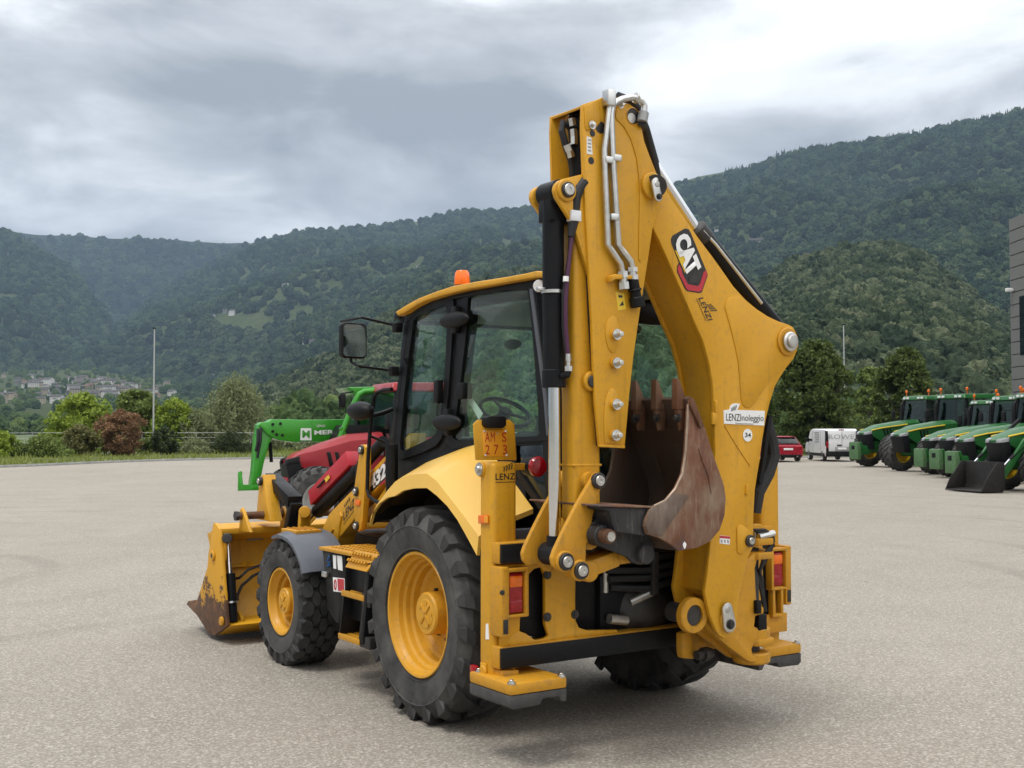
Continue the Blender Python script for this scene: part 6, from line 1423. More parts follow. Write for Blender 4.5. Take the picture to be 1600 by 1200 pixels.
plant_at('tree', 'bright yellow-green tree left of the lamp post', 72, 182, 617, 706, 84, 'dome', 'leaf_bright', 150, 65, .15, 21)
plant_at('tree', 'broad fresh green tree directly behind the lamp post', 165, 262, 611, 706, 92, 'dome', 'leaf_mid', 150, 60, .16, 22)
plant_at('tree', 'yellow-green tree between the lamp post and the willow', 238, 312, 624, 706, 90, 'dome', 'leaf_bright', 100, 60, .15, 23)
plant_at('willow_tree', 'large silvery green willow at the end of the fence', 305, 436, 602, 708, 96, 'dome', 'leaf_willow', 170, 85, .18, 24, droop=.45, aspect=2.2)
plant_at('willow_thicket', 'low silvery willow thicket behind the dark clipped bushes', 268, 345, 645, 708, 90, 'dome', 'leaf_willow', 100, 70, .16, 25, False, droop=.35, aspect=2)
plant_at('shrub', 'reddish brown shrub beside the lamp post', 150, 226, 642, 709, 76, 'ball', 'leaf_russet', 120, 75, .085, 31, False)
plant_at('shrub', 'dark rounded bush at the foot of the lamp post', 232, 280, 668, 712, 79, 'ball', 'leaf_bush', 80, 80, .06, 32, False)
plant_at('shrub', 'dark clipped bush in front of the willow', 330, 394, 674, 714, 82, 'ball', 'leaf_bush', 90, 80, .06, 33, False)
plant_at('shrub', 'olive and brown shrub touching the reddish shrub', 92, 158, 664, 710, 75, 'dome', 'leaf_olive', 90, 65, .09, 34, False)
plant_at('shrub', 'low dark green hedge bush at the foot of the fence', 14, 112, 682, 711, 71, 'dome', 'leaf_mid', 110, 65, .08, 35, False, flat=.6)
plant_at('shrub', 'leafy light green bush before the fence below the village', -40, 28, 672, 712, 70, 'dome', 'leaf_bright', 90, 60, .09, 36, False)
plant_at('shrub', 'pale weedy bush between the two dark bushes', 276, 334, 684, 713, 81, 'dome', 'leaf_willow', 80, 55, .09, 37, False, aspect=2)
plant_at('shrub', 'grey-green weeds between the reddish shrub and the dark bush', 212, 244, 682, 711, 79, 'dome', 'leaf_mid', 55, 55, .09, 38, False)
for i, (px, y, w, h, mt) in enumerate(((445, 88, 7, 1.6, 'leaf_willow'), (520, 90, 8, 1.7, 'leaf_mid'), (610, 92, 8, 2.2, 'leaf_mid'), (700, 92, 8, 2.2, 'leaf_mid'), (790, 94, 8, 2.4, 'leaf_dark'), (1130, 96, 8, 3.0, 'leaf_dark'), (1350, 100, 8, 2.6, 'leaf_dark'), (1500, 104, 10, 3, 'leaf_dark'))):
    plant('hedge_bush', 'shrub', ('silvery bush behind the green loading arm', 'green bush behind the red tractor nose', 'bush behind the red tractor cab', 'bush seen through the cab door glass', 'bush seen through the rear side window', 'dark bush behind the boom', 'dark bush behind the white van', 'dark bush behind the tractor cabs')[i], gp(px, y), w, h, .05, 'dome', mt, 90, 55, .12, False, seed=40 + i, flat=.5)
# grass on the verge
k = 15000; s_ = RNG.random(k) * (len(kl) - 1.01); i0 = s_.astype(int); fr = (s_ - i0)[:, None]; o_ = .25 + RNG.random(k) ** 1.2 * 9
pq = kl[i0] * (1 - fr) + kl[i0 + 1] * fr + out[i0] * o_[:, None]; zz = np.interp(o_, [.15, 2, 5, 9, 16], [.09, .16, .24, .27, .27])
hh = RNG.uniform(.10, .26, k) * (1 + .8 * (o_ > 6)); an = RNG.random(k) * 6.28; wv = np.c_[np.cos(an), np.sin(an), np.zeros(k)] * RNG.uniform(.03, .07, k)[:, None]
bp_ = np.c_[pq, zz]; tip = bp_ + np.c_[RNG.normal(0, .06, k), RNG.normal(0, .06, k), hh]
v = np.stack([bp_ - wv, bp_ + wv, tip], 1).reshape(-1, 3)
tag(from_np('grass', v, np.arange(len(v)).reshape(-1, 3), 'grass_blade'), 'rough grass on the verge along the yard edge', 'grass', None, 'stuff')
# wire fence behind the verge
fence = thing('wire_fence', (0, 0, 0), 0, 'thin wire mesh fence with steel posts behind the grass verge', 'fence')
fpts = [(-42, 62), (-36, 74), (-30, 82), (-22, 86), (-12, 88), (-4, 88.5), (4, 89)]
fq = smooth_line(fpts, 16)
for (x, y) in fq: G().cyl((x, y, -.1), (x, y, 1.75), .026, 8).build('post', 'grey_decal', fence)
G().tube([(x, y, 1.70) for x, y in fq], .012, 6).build('top_rail', 'zinc', fence)
for z_ in (.3, .65, 1.0, 1.35): G().tube([(x, y, z_) for x, y in fq], .006, 4).build('wire', 'zinc', fence)
# lamp posts
for (px, y, top, lab) in ((240.5, 79, 514, 'tall thin steel lamp post among the shrubs on the left'), (1320, 90, 508, 'tall thin steel lamp post between the two dark trees')):
    b_ = gp(px - .6, y); zt = CAMH + (HOR - top) / FPX * y
    lp_ = thing('lamp_post', b_, 0, lab, 'lamp post')
    G().tube([(0, 0, -.1), (0, 0, zt * .5), (0, 0, zt)], [.075, .06, .04], 10).build('pole', 'zinc', lp_); G().box((-.06, -.25, zt), (.06, .12, zt + .10), .02).build('lamp_head', 'black_plastic', lp_)

# ================================================================ building at the right edge
plain('hall_panel', (0.155, 0.155, 0.15), 0.55, var=0.06, scale=1.0); plain('hall_joint', (0.05, 0.05, 0.05), 0.8)
hb = thing('hall', (25.55, 54.0, 0), 0, 'tall grey hall clad in long horizontal panels at the right edge', 'building')
HT = 12.7
G().box((.08, -45, -.1), (30, 5.9, HT - .02), 0).build('wall', 'hall_joint', hb, False)
pmesh = None; ph_ = HT / 20
for i in range(20):
    for j in range(4):
        y1 = 6.0 - j * 8.6
        if pmesh is None: o = G().box((-.02, -8.56, .012), (.09, 0, ph_ - .03), .012).build('wall_panel', 'hall_panel', hb, False); pmesh = o.data
        else: o = link('wall_panel', pmesh, None, hb)
        o.location = (0, y1, i * ph_)
G().box((0, 5.9, 0), (30, 6.0, HT), .02).build('end_wall', 'hall_panel', hb, False)
cam_b = thing('security_camera', (25.50, 59.6, 9.0), 0, 'small white camera fixed to the grey hall wall', 'camera')
G().box((-.35, -.1, -.08), (-.02, .12, .1), .03).build('camera_body', 'white_decal', cam_b); G().cyl((-.1, 0, 0), (.05, 0, 0), .05, 10).build('bracket', 'white_decal', cam_b)
wn_ = G().box((-.04, -1.2, 5.6), (.0, 4.9, 8.6), .02).build('window', 'dark_glass', hb, False)

# ================================================================ tractors
paint('deere_green', (0.014, 0.105, 0.022), 0.32, 0.10, coat=0.1); plain('stripe_yellow', (0.72, 0.52, 0.03), 0.4); plain('rim_yellow', (0.72, 0.47, 0.015), 0.4, var=.06)
paint('case_red', (0.27, 0.010, 0.016), 0.34, 0.08, coat=0.05); plain('rim_grey', (0.36, 0.355, 0.34), 0.5, var=.2)
paint('merlo_green', (0.040, 0.30, 0.022), 0.3, 0.1, coat=0.3); paint('car_red', (0.30, 0.010, 0.026), 0.25, 0.05, coat=0.2); paint('van_white', (0.70, 0.71, 0.72), 0.3, 0.06, coat=0.4)
plain('weight_green', (0.075, 0.16, 0.065), 0.5, var=.2)
def simple_wheel(t, name, c, side, Rr, W, rim, rmat, lug=18):
    w = tyre_mesh(c, side, Rr, W, rim, 40).build(name, 'tyre_rubber', t); lug_tread(c, side, Rr, W, lug, -.26, .034 * Rr / .7, .14).build('tread', 'tyre_tread', w, True, 20)
    rim_mesh(c, side, rim, W, .02, 40).build('rim', rmat, w); hub_mesh(c, side, rim * .38, 0, .10, False).build('hub', rmat, w)
    return w
def tractor(name, label, body, rim, stripe, roofmat, wb=2.75, fr=.72, rr=.95, weight=True, exhaust=True, group=None, ov=1.0, hlmat='lamp_glass'):
    t = thing(name, (0, 0, 0), 0, label, 'tractor', group); xf = wb
    for s in (1, -1):
        simple_wheel(t, 'rear_wheel', (0, s * .95, rr), s, rr, .62, rr * .50, rim, 20); simple_wheel(t, 'front_wheel', (xf, s * .92, fr), s, fr, .50, fr * .52, rim, 18)
        G().tube([(math.cos(a) * (rr + .10), s * .95, rr + math.sin(a) * (rr + .10)) for a in np.linspace(R(20), R(150), 9)], .03, 6).build('fender_edge', 'black_plastic', t)
        g = G(); arc = [(math.cos(a) * (rr + .10), rr + math.sin(a) * (rr + .10)) for a in np.linspace(R(20), R(150), 10)]
        g.prism([(x, s * .62, z) for x, z in arc] + [(x * .97, s * .62, rr + (z - rr) * .97) for x, z in arc[::-1]], (0, s * .62, 0), .004); g.build('rear_fender', body, t)
    G().box((-.4, -.25, .75), (xf + .5, .25, 1.15), .03).box((-.3, -.42, .55), (.7, .42, 1.3), .04).cyl((0, -.8, rr), (0, .8, rr), .16).cyl((xf, -.8, fr), (xf, .8, fr), .11).build('chassis', body, t)
    # engine hood: sloping, rounded, with dark grille
    x0, x1 = .95, xf + ov
    sec = [(x0, 1.20, 2.10, .46), (x0 + .7, 1.18, 2.05, .45), (x1 - .75, 1.12, 1.86, .42), (x1 - .22, 1.40, 1.66, .38), (x1 - .02, 1.40, 1.50, .34)]
    rows = []
    g = G()
    for (x, zl, zh, hw) in sec:
        ring = [(x, -hw, zl), (x, -hw * 1.02, zl + (zh - zl) * .55), (x, -hw * .92, zl + (zh - zl) * .84), (x, -hw * .62, zh - .02), (x, 0, zh), (x, hw * .62, zh - .02), (x, hw * .92, zl + (zh - zl) * .84), (x, hw * 1.02, zl + (zh - zl) * .55), (x, hw, zl)]
        rows.append([g.bm.verts.new(p) for p in ring])
    fs = []
    for a, b in zip(rows, rows[1:]):
        for j in range(8): fs.append(g.bm.faces.new((a[j], a[j + 1], b[j + 1], b[j])))
        fs.append(g.bm.faces.new((a[8], a[0], b[0], b[8])))
    fs += [g.bm.faces.new(rows[0]), g.bm.faces.new(rows[-1][::-1])]; bmesh.ops.recalc_face_normals(g.bm, faces=fs); hd = g.build('hood', body, t, True, 32)
    G().hexa([(x1 - .42, -.36, .76), (x1 - .10, -.30, .80), (x1 - .10, .30, .80), (x1 - .42, .36, .76), (x1 - .25, -.415, 1.50), (x1 + .035, -.335, 1.42), (x1 + .035, .335, 1.42), (x1 - .25, .415, 1.50)], .03).build('grille', 'black_plastic', t)
    for s in (1, -1):
        G().hexa([(x1 - .22, s * .25, 1.44), (x1 + .045, s * .16, 1.42), (x1 + .03, s * .35, 1.42), (x1 - .22, s * .425, 1.45), (x1 - .24, s * .25, 1.58), (x1 + .02, s * .16, 1.52), (x1 + .00, s * .34, 1.53), (x1 - .24, s * .415, 1.60)], .015).build('headlight', hlmat, t)
        if stripe:
            st = [(x, s * (hw * .97 + .012), zl + (zh - zl) * .80) for (x, zl, zh, hw) in sec[1:4]]
            G().tube(st, .030, 6).build('stripe', 'stripe_yellow', hd)
        for k in range(3):
            xx = x1 - .95 - k * .17; G().hexa([(xx, s * .43, 1.38), (xx + .09, s * .43, 1.38), (xx + .09, s * .452, 1.38), (xx, s * .452, 1.38), (xx + .07, s * .42, 1.68), (xx + .15, s * .42, 1.68), (xx + .15, s * .442, 1.66), (xx + .07, s * .442, 1.66)], .004).build('vent', 'black_plastic', hd)
    # cab
    cw = .80
    def pil(p, q, w=.08): return G().beam(p, q, w, w, (0, 1, 0), .01)
    for s in (1, -1):
        pil((.98, s * cw, 1.35), (.78, s * (cw - .06), 2.98)).build('cab_pillar', 'black_paint', t); pil((-.15, s * (cw + .02), 1.35), (-.18, s * (cw - .05), 2.98)).build('cab_pillar', 'black_paint', t); pil((-.85, s * cw, 1.6), (-.75, s * (cw - .06), 2.98)).build('cab_pillar', 'black_paint', t)
        G().hexa([(.95, s * cw - .01, 1.4), (-.85, s * cw - .01, 1.4), (-.85, s * cw, 1.4), (.95, s * cw, 1.4), (.78, s * (cw - .06) - .01, 2.95), (-.75, s * (cw - .06) - .01, 2.95), (-.75, s * (cw - .06), 2.95), (.78, s * (cw - .06), 2.95)], 0).build('side_glass', 'tractor_glass', t)
        G().box((-.85, s * cw - .03, 1.28), (1.0, s * cw + .03, 1.40), .01).build('cab_sill', 'black_paint', t)
        G().tube([(.95, s * .82, 2.55), (1.1, s * 1.15, 2.55), (1.1, s * 1.15, 2.2)], .018, 6).box((1.06, s * 1.15 - .10, 2.15), (1.14, s * 1.15 + .10, 2.5), .03).build('mirror', 'black_plastic', t)
        G().cyl((.70, s * .72, 3.16), (.70, s * .72, 3.32), .02, 6).lathe([(.055, 0), (.06, .02), (.052, .10), (.001, .13)], (.70, s * .72, 3.30), (0, 0, 1), 14).build('beacon', 'orange_lens', t)
        for k in range(2): G().box((.92, s * (.35 + .22 * k) - .07, 3.0), (.97, s * (.35 + .22 * k) + .07, 3.09), .01).build('work_light', 'white_lens', t)
    G().hexa([(.98, -.74, 1.45), (.985, -.74, 1.45), (.985, .74, 1.45), (.98, .74, 1.45), (.79, -.68, 2.95), (.795, -.68, 2.95), (.795, .68, 2.95), (.79, .68, 2.95)], 0).build('windscreen', 'tractor_glass', t)
    G().hexa([(-.85, -.74, 1.6), (-.845, -.74, 1.6), (-.845, .74, 1.6), (-.85, .74, 1.6), (-.75, -.68, 2.95), (-.745, -.68, 2.95), (-.745, .68, 2.95), (-.75, .68, 2.95)], 0).build('rear_glass', 'tractor_glass', t)
    G().hexa([(-.95, -.84, 2.96), (.95, -.84, 2.96), (.95, .84, 2.96), (-.95, .84, 2.96), (-.88, -.72, 3.17), (.86, -.74, 3.15), (.86, .74, 3.15), (-.88, .72, 3.17)], .05, 3).build('cab_roof', roofmat, t)
    G().box((-.6, -.25, 1.5), (-.1, .25, 1.65), .05).box((-.65, -.24, 1.6), (-.5, .24, 2.3), .05).box((.45, -.2, 1.3), (.8, .2, 1.95), .05).build('seat', 'seat_fabric', t)
    G().box((-.80, -.72, 1.15), (.95, .72, 1.36), .03).build('cab_floor', 'black_plastic', t)
    if exhaust: G().tube([(1.08, -.62, 1.6), (1.08, -.62, 2.55), (1.06, -.62, 2.75), (.98, -.64, 2.86)], [.09, .075, .06, .055], 12).build('exhaust', 'zinc' if exhaust == 'chrome' else 'black_plastic', t)
    if weight:
        w = G().box((x1 + .26, -.30, .34), (x1 + .46, .30, 1.10), .03).build('front_weight', 'weight_green', t)
        G().box((x1 + .458, -.12, .78), (x1 + .466, .10, .95), .004).build('weight_slot', 'black_plastic', w)
        G().box((x1 - .25, -.28, .55), (x1 + .32, .28, .95), .03).beam((x1 + .1, .3, .6), (x1 + .3, .3, 1.1), .08, .08).beam((x1 + .1, -.3, .6), (x1 + .3, -.3, 1.1), .08, .08).build('front_linkage', body, t)
    return t
JG = 'green tractors parked in a row'
jd = tractor('tractor', 'green tractor farthest left in the row, its nose beside the white van', 'deere_green', 'rim_yellow', True, 'deere_green', group=JG)
HD = math.atan2(-.36, -.93)
jrow = [(1398, 730.5, 1.16, 0, 'green tractor farthest left in the row, its nose beside the white van'), (1458, 738, 1.12, .05, 'second green tractor in the row, its big yellow front wheel rim in full view'), (1504, 743, 1.0, -.04, 'small green tractor third in the row, with a narrow nose'),
        (1536, 748, 1.03, -.06, 'fourth green tractor in the row, with a pale green front weight'), (1569, 756, 1.02, -.10, 'fifth green tractor in the row, with a square dark slot in its front weight'), (1633, 770, 1.04, -.12, 'nearest green tractor, carrying a dark loader bucket in front')]
for i, (px, py, sc_, dr, lab) in enumerate(jrow):
    o = jd if i == 0 else copy_tree(jd)
    o['label'] = lab; rz = HD + dr; gpt = ground_at(px, py)
    near = Vector((2.75, .92, 0)) * sc_
    o.scale = (sc_,) * 3; o.rotation_euler = (0, 0, rz)
    o.location = gpt - Vector((near.x * math.cos(rz) - near.y * math.sin(rz), near.x * math.sin(rz) + near.y * math.cos(rz), 0))
    if i == 2:
        for ch in [c2 for ch in o.children for c2 in ch.children if c2.name.startswith('weight_slot')]: bpy.data.objects.remove(ch)
    if i in (1, 5):
        for ch in list(o.children):
            if ch.name.startswith(('front_weight', 'front_linkage')):
                for c2 in list(ch.children): bpy.data.objects.remove(c2)
                bpy.data.objects.remove(ch)
    if i == 5:
        # front loader with its bucket on the ground
        for s in (1, -1):
            G().beam((1.25, s * .72, 1.75), (3.2, s * .72, 1.45), .10, .20, (0, 0, 1), .01).beam((3.2, s * .72, 1.5), (4.05, s * .72, .40), .10, .18, (0, 0, 1), .01).build('loader_arm', 'deere_green', o)
            G().cyl((2.3, s * .72, 2.1), (3.75, s * .72, .95), .055, 12).build('loader_cylinder', 'black_paint', o); G().cyl((3.75, s * .72, .95), (4.1, s * .72, .62), .035, 12).build('loader_rod', 'chrome', o)
            G().beam((1.25, s * .72, .9), (1.25, s * .72, 1.9), .16, .22, (1, 0, 0), .01).build('loader_post', 'deere_green', o)
        bk = G().prism([(4.05, -.82, .88), (4.0, -.82, .20), (4.10, -.82, .03), (4.8, -.82, .03), (4.8, -.82, .06), (4.16, -.82, .10), (4.10, -.82, .25), (4.14, -.82, .88)], (0, 1.64, 0), .006).build('loader_bucket', 'loader_steel', o)
        for s in (1, -1): G().prism([(4.02, s * .82, .88), (4.02, s * .82, .1), (4.10, s * .82, .02), (4.8, s * .82, .03), (4.65, s * .82, .35), (4.25, s * .82, .88)], (0, s * .03, 0), .004).build('bucket_side', 'loader_steel', bk)
# red tractor and green telehandler beyond the loader bucket
rt = tractor('red_tractor', 'red tractor with grey wheel rims behind the yellow loader', 'case_red', 'rim_grey', False, 'case_red', wb=2.5, fr=.70, rr=.95, weight=False, exhaust=False, ov=.50, hlmat='black_plastic'); rt.scale = (.87,) * 3
rz = math.atan2(-.40, -.915); c_ = ground_at(498, 836); near = Vector((2.5, .98, 0)) * .87; rt.rotation_euler = (0, 0, rz)
rt.location = c_ - Vector((near.x * math.cos(rz) - near.y * math.sin(rz), near.x * math.sin(rz) + near.y * math.cos(rz), 0))
for ch in list(rt.children):
    if ch.name.startswith(('beacon', 'work_light')): bpy.data.objects.remove(ch)
text_mesh('150', (1.55, .475, 1.62), (1.25, .475, 1.64), (1.55, .468, 1.74), (0, .012, 0), 'lettering', 'black_decal', rt, .01)
G().hexa([(1.22, .47, 1.62), (.98, .47, 1.60), (.98, .485, 1.60), (1.22, .485, 1.62), (1.22, .465, 1.80), (.98, .465, 1.80), (.98, .48, 1.80), (1.22, .48, 1.80)], .003).build('badge', 'grey_decal', rt)

TF = Frame((0, 0, 0), 0)
tl_ = ground_at(540, 820); tz = math.atan2(-.40, -.92)
TB = thing('telehandler', tl_, tz, 'bright green telehandler with its long arm held out behind the red tractor', 'telehandler')
TFm = Frame(tl_, tz)
def T(px, py, v): return TFm.P(px, py, 1, v)
bm_px = [(404, 664), (409, 660), (420, 659), (425, 655), (436, 655.5), (450, 655), (470, 656), (640, 654), (640, 690), (470, 690), (462, 691), (436, 688), (425, 683), (417, 678)]
ta = G().prism([T(x, y, -.1) for x, y in bm_px], (0, -.42, 0), .015).build('boom', 'merlo_green', TB)
for (x, y) in ((426, 663), (438, 662), (426, 674), (432, 679), (441, 680)): q_ = T(x, y, -.1); G().cyl(q_, q_ + YV * .02, .028, 12).build('boom_bolt', 'black_plastic', ta)
G().box(tuple(T(420, 691, -.2) - Vector((.2, .2, 0))), tuple(T(462, 690, -.2) + Vector((-.0, .1, .04))), .005).build('wear_pad', 'black_plastic', ta) if False else None
text_mesh('MERLO', T(491, 679.5, -.1), T(541, 677.5, -.1), T(491, 672.5, -.1), (0, .012, 0), 'lettering', 'white_decal', ta, .03)
G().prism([T(470, 669, -.1) + Vector((0, .004, 0)), T(486, 669, -.1) + Vector((0, .004, 0)), T(487, 688, -.1) + Vector((0, .004, 0)), T(469, 688, -.1) + Vector((0, .004, 0))], (0, .004, 0), .0).build('badge', 'white_decal', ta)
text_mesh('M', T(472, 684, -.1), T(484, 684, -.1), T(472, 672.5, -.1), (0, .012, 0), 'lettering', 'merlo_green', ta, .03)
text_mesh('LENZI', T(495, 667, -.1), T(508, 667, -.1), T(495, 663.5, -.1), (0, .006, 0), 'lettering', 'white_decal', ta)
hd_px = [(404, 664), (413, 660), (425, 665), (427, 683), (420, 695), (412, 725), (408, 746), (404, 762), (394, 764), (393, 756), (396, 738), (399, 700), (400, 685)]
th = G().prism([T(x, y, -.14) for x, y in hd_px], (0, -.34, 0), .012).build('boom_head', 'merlo_green', TB)
G().tube([T(403, 670, -.1), T(403, 690, -.05), T(400, 705, -.1)], .03, 8).tube([T(408, 668, -.1), T(407, 690, -.05), T(402, 715, -.1)], .025, 8).build('head_hoses', 'hose_rubber', th)
G().cyl(T(422, 690, -.3), T(424, 722, -.3), .035, 8).build('head_cylinder', 'black_paint', th)
a0_ = T(373, 766, .25); 
g = G()
for q_ in ([(372, 766), (372.5, 737), (378, 737.5), (379, 757), (386, 759), (386, 766)], [(386, 757), (404, 757), (405, 766), (386, 766)], [(378, 737), (390, 736), (390, 739), (378, 740)]): g.prism([T(x, y, .30) for x, y in q_], (0, -1.0, 0), .006)
G().prism([T(x, y, .30) for x, y in ((372, 767), (372.5, 737), (378, 737.5), (380, 757), (403, 758), (406, 766))], (0, -.06, 0), .006).prism([T(x, y, -.55) for x, y in ((372, 767), (372.5, 737), (378, 737.5), (380, 757), (403, 758), (406, 766))], (0, -.06, 0), .006).tube([T(376, 739, .3), T(376, 739, -.6)], .035, 8).tube([T(392, 761, .3), T(392, 761, -.6)], .05, 8).build('tool_carriage', 'merlo_green', th)
CVT = .75
tube_px = [(528, 694), (533, 680), (545, 650), (556, 625), (561, 616), (569, 611.5), (640, 608)]
G().tube([T(x, y, CVT) for x, y in tube_px], .055, 10).tube([T(533, 668, CVT), T(543, 693, CVT)], .05, 10).build('cab_tube', 'merlo_green', TB)
G().prism([T(x, y, CVT) for x, y in ((545, 605), (640, 603), (640, 611), (568, 611), (556, 617), (552, 612))], (0, -1.0, 0), .02).build('cab_roof', 'merlo_green', TB)
G().prism([T(x, y, CVT - .02) for x, y in ((540, 664), (560, 620), (570, 614), (640, 611), (640, 668), (545, 668))], (0, -.01, 0), 0).build('cab_glass', 'tractor_glass', TB)
G().prism([T(x, y, CVT - .01) for x, y in ((530, 690), (543, 664), (640, 662), (640, 690))], (0, -.9, 0), .02).build('cab_lower', 'black_plastic', TB)
G().tube([T(531, 640, CVT + .2), T(530, 620, CVT + .2), T(533, 615, CVT + .2), T(552, 612, CVT)], .015, 6).box(tuple(T(536, 626, CVT + .2) - Vector((.05, .03, .13))), tuple(T(536, 626, CVT + .2) + Vector((.06, .03, .13))), .02).build('mirror', 'black_plastic', TB)
o0 = T(560, 800, .6); G().box((o0.x - 3.4, -.9, .55), (o0.x + .6, .7, 1.25), .08).build('chassis', 'merlo_green', TB)
for (dx) in (.1, -2.7):
    for (yy, s) in ((.75, 1), (-.95, -1)): simple_wheel(TB, 'wheel', (o0.x + dx, yy, .6), s, .6, .42, .31, 'rim_grey', 16)

# ================================================================ car and van
def road_wheel(t, c, side, Rr, W):
    w = tyre_mesh(c, side, Rr, W, Rr * .62, 32).build('wheel', 'tyre_rubber', t); rim_mesh(c, side, Rr * .62, W, .03, 32).build('rim', 'zinc', w)
vl = ground_at(1316, 721.5); VN = thing('van', vl, math.pi / 2, 'white delivery van seen from behind, with grey lettering on its rear doors', 'van')
# local: x forward (away), y left; rear face at x = 0
prof = [(.02, .48), (0, 1.15), (.10, 1.88), (.25, 1.96), (3.3, 1.97), (3.75, 1.86), (4.35, 1.28), (4.85, 1.10), (5.0, .85), (4.98, .30), (.1, .30)]
g = G(); hw = .96
rows = []
for (w_, dz) in ((1.0, 0),): g.prism([(x, -hw, z) for x, z in prof], (0, 2 * hw, 0), .10, 3)
vb = g.build('body', 'van_white', VN, True, 40)
G().box((-.05, -.95, .30), (.14, .95, .62), .04).build('rear_bumper', 'black_plastic', VN)
for s in (1, -1):
    G().box((.3, s * .962 - .01, .32), (4.9, s * .962 + .012, .50), .01).build('side_skirt', 'black_plastic', VN)
    G().prism([(-.012, s * .95, .62), (-.012, s * .80, .62), (-.012, s * .80, 1.12), (-.012, s * .84, 1.82), (-.012, s * .95, 1.82)], (.05, 0, 0), .01).build('lamp_strip', 'black_plastic', VN)
    G().box((-.03, min(s * .82, s * .94), .80), (.02, max(s * .82, s * .94), 1.22), .02).build('tail_lamp', 'red_lens', VN)
    G().prism([(.02, s * .975, .95), (.16, s * .975, .95), (.16, s * .975, 1.84), (.05, s * .955, 1.84)], (0, -s * .05, 0), .01).build('corner_trim', 'black_plastic', VN)
    G().prism([(3.15, s * .966, 1.20), (4.25, s * .966, 1.22), (3.85, s * .945, 1.72), (3.65, s * .940, 1.80), (3.18, s * .940, 1.80)], (0, -s * .02, 0), .005).build('side_window', 'dark_glass', VN)
    G().box((3.95, s * 1.0 - .08, 1.15), (4.1, s * 1.0 + .14, 1.42), .03).build('mirror', 'black_plastic', VN)
    G().box((3.0, s * .968 - .006, .5), (3.02, s * .968 + .004, 1.85), 0).box((1.2, s * .968 - .006, .5), (1.22, s * .968 + .004, 1.85), 0).build('door_gap', 'grey_decal', VN)
    for x in (.85, 4.1): road_wheel(VN, (x, s * .86, .33), s, .33, .22)
g = G()
for (a, b, c, d) in ((1.5, 2.6, 1.70, 1.76), (1.5, 2.5, 1.56, 1.62), (1.5, 2.7, 1.42, 1.48), (1.6, 2.4, 1.28, 1.34), (1.5, 2.6, 1.15, 1.2)): g.box((a, .966, c), (b, .975, d), 0)
g.build('side_print', 'grey_decal', VN, False)
text_mesh('ROWE', (.02, .78, 1.36), (.02, -.72, 1.36), (.03, .78, 1.62), (-.03, 0, 0), 'lettering', 'grey_decal', VN, -.006)
G().box((-.025, -.26, .72), (.01, .26, .84), .004).build('number_plate', 'white_decal', VN); G().box((-.02, -.42, .66), (.02, .42, .90), .01).build('plate_recess', 'grey_decal', VN)
G().box((-.03, .02, .95), (.02, .30, 1.02), .015).build('door_handle', 'black_plastic', VN); G().box((.10, -.16, 1.88), (.16, .16, 1.93), .01).build('brake_light', 'red_lens', VN); G().box((-.016, -.006, .62), (.03, .006, 1.86), 0).build('door_gap', 'grey_decal', VN)
cl_ = ground_at(1232, 722.3); CR = thing('car', cl_, math.pi / 2 + .10, 'red hatchback seen from behind, half hidden by the yellow boom', 'car'); CR.scale = (1.07,) * 3
def loft(g, secs, close=True):
    rows = [[g.bm.verts.new(p) for p in s] for s in secs]; fs = []; n = len(rows[0])
    for a, b in zip(rows, rows[1:]):
        for j in range(n): fs.append(g.bm.faces.new((a[j], a[(j + 1) % n], b[(j + 1) % n], b[j])))
    fs += [g.bm.faces.new(rows[0]), g.bm.faces.new(rows[-1][::-1])]; bmesh.ops.recalc_face_normals(g.bm, faces=fs); return g
def csec(x, hw, zl, zm, zh): return [(x, -hw * .94, zl), (x, -hw, zm * .65 + zl * .35), (x, -hw * .98, zm), (x, -hw * .88, zh), (x, hw * .88, zh), (x, hw * .98, zm), (x, hw, zm * .65 + zl * .35), (x, hw * .94, zl)]
loft(G(), [csec(0, .80, .42, .70, .86), csec(.06, .87, .32, .80, .95), (csec(.35, .90, .24, .84, .97)), csec(1.0, .905, .22, .84, .95), csec(2.6, .905, .22, .80, .92), csec(3.2, .90, .24, .76, .86), csec(4.0, .86, .28, .66, .72), csec(4.3, .74, .34, .55, .60)]).build('body', 'car_red', CR, True, 30)
def gsec(x, hw, zl, zh, k): return [(x, -hw, zl), (x, -hw * k, zh), (x, -hw * k * .8, zh + .02), (x, hw * k * .8, zh + .02), (x, hw * k, zh), (x, hw, zl)]
loft(G(), [gsec(.28, .80, .93, 1.00, .96), gsec(.50, .82, .93, 1.22, .84), gsec(.75, .83, .93, 1.38, .76), gsec(1.4, .84, .93, 1.42, .74), gsec(2.2, .83, .9, 1.38, .74), gsec(3.0, .82, .86, .95, .95)]).build('cabin', 'car_red', CR, True, 30)
G().hexa([(.20, -.70, 1.02), (.26, -.70, 1.02), (.26, .70, 1.02), (.20, .70, 1.02), (.58, -.60, 1.35), (.64, -.60, 1.35), (.64, .60, 1.35), (.58, .60, 1.35)], .01).build('rear_window', 'dark_glass', CR)
G().box((.52, -.60, 1.36), (.78, .60, 1.40), .015).build('roof_spoiler', 'car_red', CR)
